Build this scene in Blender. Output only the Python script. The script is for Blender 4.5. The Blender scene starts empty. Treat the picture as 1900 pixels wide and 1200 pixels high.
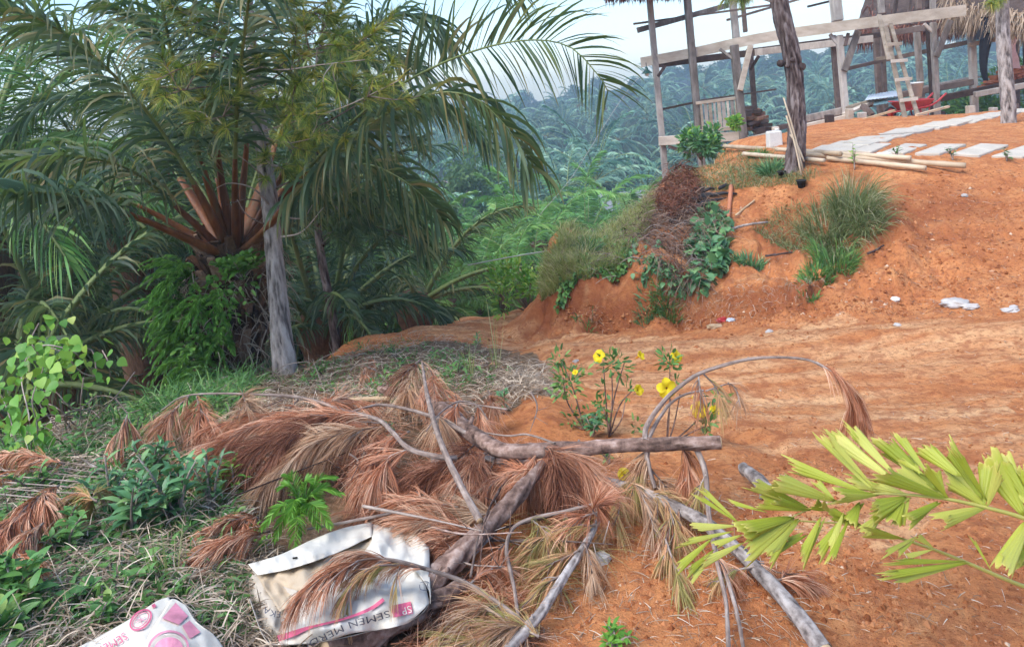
import bpy, math, random
import numpy as np
from mathutils import Vector
R = math.radians
SC = bpy.context.scene
COL = SC.collection
rng = np.random.default_rng(7)

# ------------------------------------------------------------------ camera, sky, sun, exposure
F, PU, PV = 1376.0, 950.0, 300.0            # focal length and principal point in photo pixels
PITCH, ROLL, EYE = R(6.2), R(5.5), 1.6
fw = np.array([0, math.cos(PITCH), -math.sin(PITCH)])
r0 = np.array([1.0, 0, 0]); u0 = np.array([0, math.sin(PITCH), math.cos(PITCH)])
cr = math.cos(ROLL)*r0 - math.sin(ROLL)*u0
cu = math.cos(ROLL)*u0 + math.sin(ROLL)*r0
CAM = np.array([0, 0, EYE])
cd = bpy.data.cameras.new('camera'); cam = bpy.data.objects.new('camera', cd); COL.objects.link(cam)
from mathutils import Matrix
cam.matrix_world = Matrix(((cr[0], cu[0], -fw[0], 0), (cr[1], cu[1], -fw[1], 0), (cr[2], cu[2], -fw[2], EYE), (0, 0, 0, 1)))
cd.sensor_width = 36; cd.lens = F/1900*36; cd.shift_y = -(600-PV)/1900
cd.clip_start = 0.05; cd.clip_end = 3000
SC.camera = cam
w = bpy.data.worlds.new('World'); SC.world = w; w.use_nodes = True
nt = w.node_tree; nt.nodes.clear()
sk = nt.nodes.new('ShaderNodeTexSky'); sk.sky_type = 'NISHITA'; sk.sun_disc = False
sk.sun_elevation = R(55); sk.sun_rotation = R(235); sk.air_density = 1.0; sk.dust_density = 0.8; sk.ozone_density = 4.0
bg = nt.nodes.new('ShaderNodeBackground'); bg.inputs[1].default_value = 0.10
wo = nt.nodes.new('ShaderNodeOutputWorld')
nt.links.new(sk.outputs[0], bg.inputs[0]); nt.links.new(bg.outputs[0], wo.inputs[0])
sl = bpy.data.lights.new('sun', 'SUN'); so = bpy.data.objects.new('sun', sl); COL.objects.link(so)
sl.energy = 1.5; sl.angle = R(50); sl.color = (1.0, 0.95, 0.88)
so.rotation_euler = (R(90-55), 0, R(180-235))
SC.view_settings.view_transform = 'Standard'; SC.view_settings.look = 'None'
SC.view_settings.gamma = 1; SC.view_settings.exposure = 1.58
SC.render.engine = 'CYCLES'
SC.cycles.max_bounces = 6; SC.cycles.diffuse_bounces = 4; SC.cycles.glossy_bounces = 2
SC.cycles.transmission_bounces = 3; SC.cycles.transparent_max_bounces = 8; SC.cycles.volume_bounces = 2
SC.cycles.use_adaptive_sampling = True; SC.cycles.adaptive_threshold = 0.03
SC.cycles.use_denoising = True

def P(u, v, d):                              # photo pixel + depth -> place in the world
    u = np.asarray(u, float); v = np.asarray(v, float); d = np.asarray(d, float)
    x = (u-PU)/F; y = (PV-v)/F
    return CAM + d[..., None]*(x[..., None]*cr + y[..., None]*cu + fw)
def proj(p):
    q = np.asarray(p)-CAM; d = q@fw
    return PU+F*(q@cr)/d, PV-F*(q@cu)/d, d

# ------------------------------------------------------------------ noise
def _h(ix, iy, s):
    n = (ix.astype(np.int64)*374761393 + iy.astype(np.int64)*668265263 + s*1442695041) & 0xffffffff
    n = ((n ^ (n >> 13))*1274126177) & 0xffffffff
    return ((n ^ (n >> 16)) & 0xffff)/65535.0
def vn(x, y, s=0):
    ix = np.floor(x); iy = np.floor(y); fx = x-ix; fy = y-iy
    fx = fx*fx*(3-2*fx); fy = fy*fy*(3-2*fy)
    a = _h(ix, iy, s); b = _h(ix+1, iy, s); c = _h(ix, iy+1, s); e = _h(ix+1, iy+1, s)
    return (a+(b-a)*fx)*(1-fy) + (c+(e-c)*fx)*fy - .5
def fbm(x, y, s=0, o=4):
    t = 0; a = 1
    for k in range(o):
        t = t + a*vn(x*2**k+17.3*k, y*2**k-9.1*k, s+k); a *= .5
    return t
def sst(a, b, x):
    t = np.clip((x-a)/(b-a), 0, 1); return t*t*(3-2*t)

# ------------------------------------------------------------------ terrain height
GP = [  # photo pixel u, v, depth: spots of ground read off the photograph
 (950,1200,2.06),(0,1200,1.95),(1900,1200,1.98),(1300,1100,2.23),(1800,1100,2.16),(600,1080,2.45),(100,1000,2.65),(350,930,2.95),
 (1850,1000,2.42),(1100,1000,2.55),(950,1080,2.36),(1400,1000,2.5),(700,900,3.1),(1100,880,3.1),(1500,900,2.95),(1850,900,2.85),
 (150,870,3.35),(450,800,3.85),(800,780,4.1),(1100,780,3.95),(1500,780,3.85),(1850,800,3.5),(100,790,4.5),(300,750,5.2),
 (1400,700,4.9),(1700,700,4.75),(1100,700,5.0),(850,690,5.4),(600,720,5.5),(700,660,6.6),(1000,660,6.1),(1250,660,5.6),(1500,650,5.5),
 (1850,650,5.0),(1850,570,5.9),(1600,590,6.1),(530,690,6.0),(420,705,6.4),(640,640,8.2),(760,610,9.2),(860,588,11),(900,620,8.2),(1000,574,13.5),
 (990,590,10.8),(960,620,8.4),(1400,590,6.8),(1250,600,7.2),(1100,617,7.7),(1010,618,8.1),(1005,606,8.35),(1013,540,8.42),(1040,522,8.32),(1075,512,8.25),(1120,505,8.15),(1165,500,8.0),(1035,612,7.98),(1085,604,7.72),(1140,600,7.5),(1195,590,7.35),(1200,520,7.85),(1000,590,9.2),
 (1850,460,6.9),(1850,330,8.0),(1700,330,8.1),(1650,420,7.5),(1600,520,6.8),(1500,560,6.8),(1720,540,6.3),
 (1510,350,8.4),(1420,362,8.8),(1430,430,8.2),(1410,520,7.5),(1340,400,8.8),(1345,480,7.9),(1260,540,7.6),(1170,560,7.8),(1065,585,8.0),
 (1300,340,9.8),(1235,338,10.6),(1190,392,9.6),(1200,470,8.4),(1110,440,9.3),(1100,560,7.95),(1035,497,8.9),(1030,565,8.16),
 (1470,320,9.0),(1870,230,12.3),(1690,220,16.3),(1390,270,15.0),(1560,262,12.5),(1800,260,10.3),(1480,262,13.2),(1600,215,16.5),(1750,185,18.0),(1890,165,18.5),(1330,290,12.4),
]
GX = [  # x, y, z: ground the photograph does not show
 (0,0,0),(-3,0,0),(3,0,0),(0,-4,0),(-6,0,-.3),(6,1,0),(-9,3,-2.2),(-4.6,5.6,-1.4),(-3.4,7.5,-2.2),(-6,9,-3.2),(-2.4,8.6,-1.9),(-3.2,12,-3.6),(-12,12,-5),(-1.6,12.5,-3.2),
 (.9,11.6,-2.6),(1.0,15,-3.6),(2.0,13.0,-2.6),(3.0,12.5,-1.5),(3.6,15.5,-1.1),(4.5,18.5,-1.3),(8,20.5,-.9),(14,22,-1.2),(3,22,-4.5),(-3,18,-5.0),
 (9,8,.1),(12,14,.1),(18,18,.1),(8,3,-.1),(14,5,.3),
]
gp = np.array([P(*g) for g in GP]); gx = np.array(GX, float)
CP = np.vstack([gp, gx])
def _rbf_fit(C, c, lam=1e-3):
    n = len(C); D = np.hypot(C[:, None, 0]-C[None, :, 0], C[:, None, 1]-C[None, :, 1])
    A = np.zeros((n+3, n+3)); A[:n, :n] = -np.sqrt(D**2+c*c)-lam*np.eye(n)*-1
    Q = np.c_[np.ones(n), C[:, 0], C[:, 1]]; A[:n, n:] = Q; A[n:, :n] = Q.T
    return np.linalg.lstsq(A, np.r_[C[:, 2], 0, 0, 0], rcond=None)[0]
def _rbf(C, wts, c, x, y):
    out = np.empty(x.shape); xf = x.ravel(); yf = y.ravel(); o = out.ravel()
    for i in range(0, xf.size, 40000):
        a = xf[i:i+40000, None]; b = yf[i:i+40000, None]
        D = -np.sqrt((a-C[:, 0])**2+(b-C[:, 1])**2+c*c)
        o[i:i+40000] = D@wts[:-3]+wts[-3]+wts[-2]*a[:, 0]+wts[-1]*b[:, 0]
    return o.reshape(x.shape)
W1 = _rbf_fit(CP, .12)
FP = np.array([  # the valley and the hill beyond it
 (0,20,-5.5),(-12,20,-7),(12,24,-3.5),(25,22,-1),(40,15,0),(0,34,-8.2),(-15,36,-8.5),(12,36,-9),(25,36,-8),(45,36,-4),(0,50,-11),(-20,55,-12),(20,55,-11.5),(45,55,-12),(70,40,-8),
 (0,70,-11.8),(25,70,-11.5),(-35,85,-12),(60,80,-12),(0,95,-10.5),(40,95,-10),(0,125,-8.8),(40,115,-7.5),(80,110,-8),(-60,110,-11),(0,160,-9.5),(50,150,-6.5),(100,150,-4.5),(-70,160,-9),
 (0,210,-10),(60,210,-4.0),(120,200,-1),(-90,220,-7),(0,300,-9),(100,300,-1),(200,280,1),(-150,300,-6),(0,420,-10),(250,400,5),(-250,400,-5),
 (-30,20,-8),(-60,30,-9),(-100,60,-10),(110,60,-6),(200,100,-5),(-40,0,-3),(40,0,0),(-60,-60,-2),(60,-60,0),(200,-200,0),(-200,-200,-3)], float)
W2 = _rbf_fit(FP, 4.0)
def road_ridges(x, y):
    # wheel ruts and graded humps sweeping from the right foreground round the foot of the bank
    z = 0
    for (pts, amp, wd) in RUTS:
        a = pts[:-1]; b = pts[1:]; best = np.full(x.shape, 9.0)
        for p, q in zip(a, b):
            dx, dy = q-p; L2 = dx*dx+dy*dy
            t = np.clip(((x-p[0])*dx+(y-p[1])*dy)/L2, 0, 1)
            best = np.minimum(best, np.hypot(x-p[0]-t*dx, y-p[1]-t*dy))
        z = z + 1.15*amp*np.exp(-(best/wd)**2)
    return z
def _l(*pp): return np.array([P(*q)[:2] for q in pp])
RUTS = [(_l((1040,655,6.3),(1180,650,5.9),(1400,640,5.7),(1650,632,5.5),(1900,640,5.2)), .07, .28),
        (_l((1000,672,5.9),(1180,672,5.35),(1330,675,5.15),(1450,690,5.0)), -.05, .13),
        (_l((960,640,7.0),(1050,625,7.1),(1250,618,6.6),(1500,612,6.3)), -.035, .15),
        (_l((880,610,9.3),(960,590,10.2),(1000,580,12)), .06, .3),
        (_l((1400,745,4.3),(1600,735,4.3),(1900,720,4.3)), -.03, .2),
        (_l((1350,700,4.85),(1600,690,4.85),(1900,690,4.7)), .035, .22),
        (_l((1150,760,4.2),(1300,790,3.8),(1450,830,3.4)), -.03, .1),
        (_l((960,745,4.6),(1000,760,4.3),(1010,800,3.85)), .06, .16)]
def inpoly(poly, x, y):
    poly = np.asarray(poly); r = np.zeros(np.shape(x), bool); j = len(poly)-1
    for i in range(len(poly)):
        xi, yi = poly[i]; xj, yj = poly[j]
        c = ((yi > y) != (yj > y)) & (x < (xj-xi)*(y-yi)/(yj-yi+1e-12)+xi); r ^= c; j = i
    return r
def segdist(x, y, c):
    best = np.full(np.shape(x), 9.0)
    for p, q in zip(c[:-1], c[1:]):
        dx, dy = q-p; t = np.clip(((x-p[0])*dx+(y-p[1])*dy)/(dx*dx+dy*dy), 0, 1)
        best = np.minimum(best, np.hypot(x-p[0]-t*dx, y-p[1]-t*dy))
    return best
FOOT = np.array([P(*q)[:2] for q in [(1200,500,11.6),(1080,500,11.2),(1022,500,10.3),(1006,560,9.2),(1004,611,8.25),(1030,610,7.98),(1085,605,7.78),(1140,601,7.55),(1200,594,7.38),(1300,590,7.1),(1400,586,6.85),(1490,572,6.7)]])
FPOLY = np.vstack([FOOT, [P(1560, 480, 7.4)[:2], P(1500, 400, 10)[:2]]])
def cutface(x, y):
    m = (np.abs(x-2.2) < 3) & (np.abs(y-8.5) < 4); z = np.zeros(np.shape(x))
    if not np.any(m): return z
    xm = x[m]; ym = y[m]; wob = .10*fbm(xm*2.5, ym*2.5, 33, 3); d = segdist(xm, ym, FOOT)+wob; ins = inpoly(FPOLY, xm, ym)
    amp = .42-.26*sst(1.2, 3.0, xm)
    z[m] = np.where(ins, amp*sst(.0, .20, d)*(1-.92*sst(.12, .85, d)), 0); return z
def Hs(x, y):
    x, y = np.broadcast_arrays(np.asarray(x, float), np.asarray(y, float))
    if x.ndim == 0: return Hs(x[None], y[None])[0]
    r = np.hypot(x, y)
    n = _rbf(CP, W1, .12, x, y); f = _rbf(FP, W2, 4.0, x, y)
    k = sst(17, 30, r + 0*x); k = np.maximum(k, sst(2, -12, y)*sst(6, 14, r))
    return (n+cutface(x, y))*(1-k)+f*k
def H(x, y):
    x = np.asarray(x, float); y = np.asarray(y, float)
    r = np.hypot(x, y); near = 1-sst(14, 26, r)
    z = Hs(x, y)+near*road_ridges(x, y)
    steep = bankmask(x, y)
    cl = np.clip(fbm(x*.8, y*.8, 51, 3)*2.2+.45, 0, 1); z = z + near*cl*(.022*np.abs(fbm(x*7, y*7, 52, 3))+.010*np.abs(vn(x*28, y*28, 53)))
    z = z + near*(.020*fbm(x*1.3, y*1.3, 3, 3) + .016*fbm(x*5, y*5, 5, 3)*(0.5+vn(x*.9, y*.9, 9)+.5) + .006*fbm(x*22, y*22, 6, 3))
    gs = x*1.0-y*.35; z = z - steep*.16*np.clip(.28-np.abs(vn(gs*2.6+.6*fbm(x*2, y*2, 8, 2), y*.25, 61)), 0, 1)*1.6 - steep*.06*np.clip(.3-np.abs(vn(gs*8+fbm(x*4, y*4, 9, 2), y*.8, 62)), 0, 1)*2
    z = z + steep*(.24*fbm(x*2.2, y*2.2, 11, 5)+.08*np.abs(fbm(x*8, y*8, 12, 4)))
    sl_ = 1-sst(.5, 1.5, segdist(x, y, SLOPE)); z = z + sl_*(.045*fbm(x*2.6, y*2.6, 71, 4)+.022*np.abs(fbm(x*9, y*9, 72, 3))+.012*np.abs(fbm(x*24, y*24, 73, 2)))
    rim = near*sst(5.4, 6.2, y)*sst(.6, 1.4, x); z = z + rim*(.016*np.abs(fbm(x*8, y*8, 74, 3))+.007*np.abs(fbm(x*25, y*25, 75, 2)))
    # streaks of the grader blade
    ax = x*.35+y*1.0
    z = z + near*(1-steep)*(.020*vn(ax*6, x*.4, 21)+.010*vn(ax*17, x*.9, 22))*sst(3.2, 4.2, y)
    return z + (1-near)*(1.2*fbm(x*.06, y*.06, 31, 3))
SLOPE = np.array([P(*q)[:2] for q in [(2100,430,7.2),(1850,440,7.1),(1700,450,7.2),(1600,480,7.2),(1520,540,6.9)]])
def segdist(x, y, c):
    best = np.full(np.shape(x), 9.0)
    for p, q in zip(c[:-1], c[1:]):
        dx, dy = q-p; t = np.clip(((x-p[0])*dx+(y-p[1])*dy)/(dx*dx+dy*dy), 0, 1)
        best = np.minimum(best, np.hypot(x-p[0]-t*dx, y-p[1]-t*dy))
    return best
def bankmask(x, y):
    # steep cut face
    c = np.array([P(*q)[:2] for q in [(1600,500,7.0),(1450,500,7.6),(1345,490,7.9),(1240,520,7.9),(1150,540,8.2),(1060,560,8.3)]])
    best = np.full(np.shape(x), 9.0)
    for p, q in zip(c[:-1], c[1:]):
        dx, dy = q-p; t = np.clip(((x-p[0])*dx+(y-p[1])*dy)/(dx*dx+dy*dy), 0, 1)
        best = np.minimum(best, np.hypot(x-p[0]-t*dx, y-p[1]-t*dy))
    return 1-sst(.4, 1.3, best)
def PH(u, v, h=0.0, d0=1.0, rough=False):
    """point on the ray of a photo pixel that is h above the ground"""
    u = np.atleast_1d(np.asarray(u, float)); v = np.atleast_1d(np.asarray(v, float)); h = np.broadcast_to(np.asarray(h, float), u.shape)
    d = np.full(u.shape, d0); lo = d.copy(); hi = np.full(u.shape, np.nan); fn = H if rough else Hs
    live = np.ones(u.shape, bool)
    for k in range(170):
        if not live.any(): break
        dn = d[live]*1.025; p = P(u[live], v[live], dn)
        below = p[:, 2]-fn(p[:, 0], p[:, 1])-h[live] < 0
        idx = np.where(live)[0]; d[idx] = dn
        lo[idx[~below]] = dn[~below]; hi[idx[below]] = dn[below]; live[idx[below]] = False
    hi = np.where(np.isnan(hi), lo, hi)
    for k in range(9):
        m = (lo+hi)/2; p = P(u, v, m); b = p[:, 2]-fn(p[:, 0], p[:, 1])-h < 0
        hi = np.where(b, m, hi); lo = np.where(b, lo, m)
    return P(u, v, (lo+hi)/2)
def PH1(u, v, h=0.0, rough=False): return PH([u], [v], h, rough=rough)[0]
def onground(p, dz=0.0):
    p = np.array(p, float); p[..., 2] = H(p[..., 0], p[..., 1])+dz; return p

# ------------------------------------------------------------------ mesh building
class MB:
    def __init__(s): s.v = []; s.q = []; s.t = []; s.mi = []; s.mt = []; s.rn = []; s.tt = []; s.n = 0
    def add(s, V, Q=None, T=None, m=0, rnd=None, t=None):
        V = np.asarray(V, float).reshape(-1, 3); k = len(V)
        s.v.append(V)
        if Q is not None and len(Q): Q = np.asarray(Q, np.int64).reshape(-1, 4); s.q.append(Q+s.n); s.mi.append(np.full(len(Q), m))
        if T is not None and len(T): T = np.asarray(T, np.int64).reshape(-1, 3); s.t.append(T+s.n); s.mt.append(np.full(len(T), m))
        s.rn.append(np.broadcast_to(np.asarray(.5 if rnd is None else rnd, float), (k,)))
        s.tt.append(np.broadcast_to(np.asarray(0 if t is None else t, float), (k,)))
        s.n += k; return s
    def join(s, o):
        for a, b in zip(o.v, range(len(o.v))): pass
        off = s.n; s.v += o.v; s.rn += o.rn; s.tt += o.tt
        s.q += [a+off for a in o.q]; s.t += [a+off for a in o.t]; s.mi += o.mi; s.mt += o.mt; s.n += o.n
    def mesh(s, name, mats, smooth=True):
        V = np.vstack(s.v); me = bpy.data.meshes.new(name)
        Q = np.vstack(s.q) if s.q else np.zeros((0, 4), int); T = np.vstack(s.t) if s.t else np.zeros((0, 3), int)
        nq, ntr = len(Q), len(T)
        me.vertices.add(len(V)); me.vertices.foreach_set('co', V.astype(np.float32).ravel())
        me.loops.add(nq*4+ntr*3); me.loops.foreach_set('vertex_index', np.r_[Q.ravel(), T.ravel()].astype(np.int32))
        me.polygons.add(nq+ntr)
        me.polygons.foreach_set('loop_start', np.r_[np.arange(nq)*4, nq*4+np.arange(ntr)*3].astype(np.int32))
        mi = np.concatenate(s.mi+s.mt) if (s.mi or s.mt) else np.zeros(0)
        me.polygons.foreach_set('material_index', mi.astype(np.int32))
        me.polygons.foreach_set('use_smooth', np.full(nq+ntr, smooth))
        for nm, arr in (('rnd', s.rn), ('t', s.tt)):
            a = me.attributes.new(nm, 'FLOAT', 'POINT'); a.data.foreach_set('value', np.concatenate(arr).astype(np.float32))
        for m in (mats if isinstance(mats, (list, tuple)) else [mats]): me.materials.append(m)
        me.update(calc_edges=True); me.validate(verbose=False)
        return me
    def obj(s, name, mats, parent=None, smooth=True):
        o = bpy.data.objects.new(name, s.mesh(name, mats, smooth)); COL.objects.link(o)
        if parent is not None:
            o.parent = parent; o.matrix_parent_inverse = parent.matrix_basis.inverted()
        return o
def tag(o, label=None, cat=None, group=None, kind=None):
    for k, v in (('label', label), ('category', cat), ('group', group), ('kind', kind)):
        if v: o[k] = v
    return o
def thing(name, loc, label, cat, group=None):
    o = bpy.data.objects.new(name, None); COL.objects.link(o); o.location = Vector([float(a) for a in loc]); o.empty_display_size = .1
    return tag(o, label, cat, group)
def dup(root, loc=None, rotz=None, scale=None, label=None, group=None):
    def cp(o, par):
        c = o.copy(); COL.objects.link(c); c.parent = par
        for ch in o.children: cp(ch, c)
        return c
    c = cp(root, None)
    if loc is not None: c.location = Vector([float(a) for a in loc])
    if rotz is not None: c.rotation_euler = (c.rotation_euler[0], c.rotation_euler[1], rotz)
    if scale is not None: c.scale = (scale,)*3
    if label: c['label'] = label
    if group: c['group'] = group
    return c
def nrm(a): a = np.asarray(a, float); return a/np.maximum(np.linalg.norm(a, axis=-1, keepdims=True), 1e-9)
UP = np.array([0, 0, 1.0])
def spline(pts, n=30):
    p = np.asarray(pts, float); m = len(p)
    if m == 2: return p[0]+(p[1]-p[0])*np.linspace(0, 1, n)[:, None]
    q = np.vstack([2*p[0]-p[1], p, 2*p[-1]-p[-2]])
    L = np.r_[0, np.cumsum(np.linalg.norm(np.diff(p, axis=0), axis=1))]; L /= L[-1]
    t = np.linspace(0, 1, n); i = np.clip(np.searchsorted(L, t, 'right')-1, 0, m-2)
    f = ((t-L[i])/(L[i+1]-L[i]))[:, None]
    a, b, c, d = q[i], q[i+1], q[i+2], q[i+3]
    return .5*(2*b+(c-a)*f+(2*a-5*b+4*c-d)*f**2+(3*b-a-3*c+d)*f**3)
def tube(mb, pts, rad, ns=8, m=0, rough=0.0, rnd=.5, cap=True, seed=0, flat=1.0, t0=0., t1=1.):
    p = np.asarray(pts, float); n = len(p); rad = np.broadcast_to(np.asarray(rad, float), (n,)) if np.ndim(rad) == 0 or len(np.atleast_1d(rad)) == n else np.interp(np.linspace(0, 1, n), np.linspace(0, 1, len(rad)), rad)
    T = nrm(np.gradient(p, axis=0)); ref = UP if abs(T[:, 2]).mean() < .8 else np.array([1.0, 0, 0])
    S = nrm(np.cross(T, ref)); U = np.cross(S, T)
    a = np.arange(ns)*2*np.pi/ns
    rr = rad[:, None]*np.ones(ns)
    if rough: rr = rr*(1+rough*(2*np.random.default_rng(seed).random((n, ns))-1))
    V = p[:, None]+rr[..., None]*(np.cos(a)[None, :, None]*S[:, None]+flat*np.sin(a)[None, :, None]*U[:, None])
    i = np.arange(n-1)[:, None]*ns; j = np.arange(ns)[None]; k = (j+1) % ns
    Q = np.stack([i+j, i+k, i+ns+k, i+ns+j], -1).reshape(-1, 4)
    tt = np.repeat(np.linspace(t0, t1, n), ns)
    V = V.reshape(-1, 3)
    T3 = None
    if cap:
        V = np.vstack([V, p[0], p[-1]]); tt = np.r_[tt, t0, t1]; c0 = n*ns; jj = np.arange(ns); kk = (jj+1) % ns
        T3 = np.vstack([np.stack([kk, jj, np.full(ns, c0)], 1), np.stack([(n-1)*ns+jj, (n-1)*ns+kk, np.full(ns, c0+1)], 1)])
    mb.add(V, Q, T3, m, rnd, tt); return mb
def ribbons(mb, base, dirs, side, L, W, droop=.3, nseg=3, prof=None, fold=0.0, m=0, rnd=None, wave=0.0, tscale=None):
    """many narrow leaves at once; droop bends them to the ground"""
    N = len(base); base = np.asarray(base, float); dirs = nrm(dirs); side = nrm(side)
    L = np.broadcast_to(L, (N,)); W = np.broadcast_to(W, (N,)); droop = np.broadcast_to(droop, (N,))
    if rnd is None: rnd = rng.random(N)
    t = np.linspace(0, 1, nseg+1)
    pr = (np.clip(1-t, 0, 1)**.7*.9+.1) if prof is None else np.interp(t, np.linspace(0, 1, len(prof)), prof)
    g = np.zeros((N, nseg+1, 3)); step = L/nseg; d = dirs.copy(); p = base.copy(); g[:, 0] = p
    for k in range(nseg):
        d = nrm(d+np.c_[np.zeros(N), np.zeros(N), -droop*(k+1)/nseg*1.3/max(nseg, 1)*2])
        p = p+d*step[:, None]; g[:, k+1] = p
    T = nrm(np.gradient(g, axis=1)); S = side[:, None]-np.sum(side[:, None]*T, -1, keepdims=True)*T; S = nrm(S); Nn = np.cross(S, T)
    hw = (W[:, None]*pr[None]*.5)[..., None]
    rv = np.repeat(rnd, (nseg+1)*(3 if fold else 2)); tv = np.tile(np.repeat(t, 3 if fold else 2), N)
    if fold:
        V = np.stack([g-S*hw+Nn*hw*fold, g, g+S*hw+Nn*hw*fold], 2).reshape(-1, 3); c = 3
    else:
        V = np.stack([g-S*hw, g+S*hw], 2).reshape(-1, 3); c = 2
    st = (nseg+1)*c; o = np.arange(N)[:, None]*st; k = (np.arange(nseg)*c)[None]
    qs = [np.stack([o+k+e, o+k+e+1, o+k+c+e+1, o+k+c+e], -1).reshape(-1, 4) for e in range(c-1)]
    mb.add(V, np.vstack(qs), None, m, rv, tv); return mb
def bar(mb, a, b, w, h, up=UP, m=0, rnd=None, taper=1.0):
    a = np.asarray(a, float); b = np.asarray(b, float); T = nrm(b-a)
    S = np.cross(T, up); S = nrm(S if np.linalg.norm(S) > 1e-3 else np.cross(T, [0, 1.0, 0])); U = np.cross(S, T)
    V = []
    for p, k in ((a, 1), (b, taper)):
        for x, y in ((-1, -1), (1, -1), (1, 1), (-1, 1)): V.append(p+S*x*w/2*k+U*y*h/2*k)
    Q = [(0, 3, 2, 1), (4, 5, 6, 7), (0, 1, 5, 4), (1, 2, 6, 5), (2, 3, 7, 6), (3, 0, 4, 7)]
    L = np.linalg.norm(b-a)
    mb.add(V, Q, None, m, rng.random() if rnd is None else rnd, [0]*4+[L]*4); return mb
def rdir(n, g=rng): a = g.normal(size=(n, 3)); return nrm(a)
def inpoly(poly, x, y):
    poly = np.asarray(poly); r = np.zeros(np.shape(x), bool); j = len(poly)-1
    for i in range(len(poly)):
        xi, yi = poly[i]; xj, yj = poly[j]
        c = ((yi > y) != (yj > y)) & (x < (xj-xi)*(y-yi)/(yj-yi+1e-12)+xi); r ^= c; j = i
    return r
def scatter(poly, n, g=rng):
    poly = np.asarray(poly, float); lo = poly.min(0); hi = poly.max(0); out = []
    while sum(map(len, out)) < n:
        q = lo+g.random((n*2, 2))*(hi-lo); out.append(q[inpoly(poly, q[:, 0], q[:, 1])])
    return np.vstack(out)[:n]
# ------------------------------------------------------------------ materials
def newmat(name):
    m = bpy.data.materials.new(name); m.use_nodes = True; t = m.node_tree; t.nodes.clear()
    return m, t, (lambda k: t.nodes.new(k)), t.links.new
def rampn(N, L, fac, stops):
    r = N('ShaderNodeValToRGB'); e = r.color_ramp.elements
    e[0].position, e[0].color = stops[0][0], (*stops[0][1], 1); e[1].position, e[1].color = stops[-1][0], (*stops[-1][1], 1)
    for p, c in stops[1:-1]:
        k = e.new(p); k.color = (*c, 1)
    L(fac, r.inputs[0]); return r.outputs[0]
def noise(N, L, vec, scale, detail=4, rough=.55, dist=0):
    n = N('ShaderNodeTexNoise'); n.inputs['Scale'].default_value = scale; n.inputs['Detail'].default_value = detail
    n.inputs['Roughness'].default_value = rough; n.inputs['Distortion'].default_value = dist
    if vec is not None: L(vec, n.inputs['Vector'])
    return n.outputs['Fac']
def mixc(N, L, f, a, b, mode='MIX'):
    x = N('ShaderNodeMix'); x.data_type = 'RGBA'; x.blend_type = mode
    for s, v in ((0, f), (6, a), (7, b)):
        if isinstance(v, (int, float)): x.inputs[s].default_value = v
        elif isinstance(v, tuple): x.inputs[s].default_value = (*v, 1)
        else: L(v, x.inputs[s])
    return x.outputs[2]
def attr(N, name): a = N('ShaderNodeAttribute'); a.attribute_name = name; return a.outputs['Fac']
def maprange(N, L, v, a, b, c=0, d=1):
    m = N('ShaderNodeMapRange'); m.inputs[1].default_value = a; m.inputs[2].default_value = b; m.inputs[3].default_value = c; m.inputs[4].default_value = d
    L(v, m.inputs[0]); return m.outputs[0]
def leafmat(name, stops, tip=None, tipstart=.6, trans=.3, rough=.5, spec=.4, objvar=0.0, patch=0.0):
    m, t, N, L = newmat(name)
    col = rampn(N, L, attr(N, 'rnd'), stops)
    if tip: col = mixc(N, L, maprange(N, L, attr(N, 't'), tipstart, 1.05), col, tip)
    if patch:
        g = N('ShaderNodeNewGeometry'); n = noise(N, L, g.outputs['Position'], 2.2, 3)
        hs = N('ShaderNodeHueSaturation'); L(maprange(N, L, n, .3, .7, 1-patch, 1+patch), hs.inputs['Value']); L(col, hs.inputs['Color']); col = hs.outputs[0]
    if objvar:
        oi = N('ShaderNodeObjectInfo'); hs = N('ShaderNodeHueSaturation')
        L(maprange(N, L, oi.outputs['Random'], 0, 1, 1-objvar, 1+objvar), hs.inputs['Value'])
        L(maprange(N, L, oi.outputs['Random'], 0, 1, .5-.03*objvar, .5+.03*objvar), hs.inputs['Hue']); L(col, hs.inputs['Color']); col = hs.outputs[0]
    b = N('ShaderNodeBsdfPrincipled'); b.inputs['Roughness'].default_value = rough; b.inputs['Specular IOR Level'].default_value = spec
    L(col, b.inputs['Base Color']); o = N('ShaderNodeOutputMaterial')
    if trans:
        tr = N('ShaderNodeBsdfTranslucent'); L(mixc(N, L, .35, col, (.30, .42, .05)) if trans > .05 else col, tr.inputs[0])
        mx = N('ShaderNodeMixShader'); mx.inputs[0].default_value = trans; L(b.outputs[0], mx.inputs[1]); L(tr.outputs[0], mx.inputs[2]); L(mx.outputs[0], o.inputs[0])
    else: L(b.outputs[0], o.inputs[0])
    return m
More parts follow.
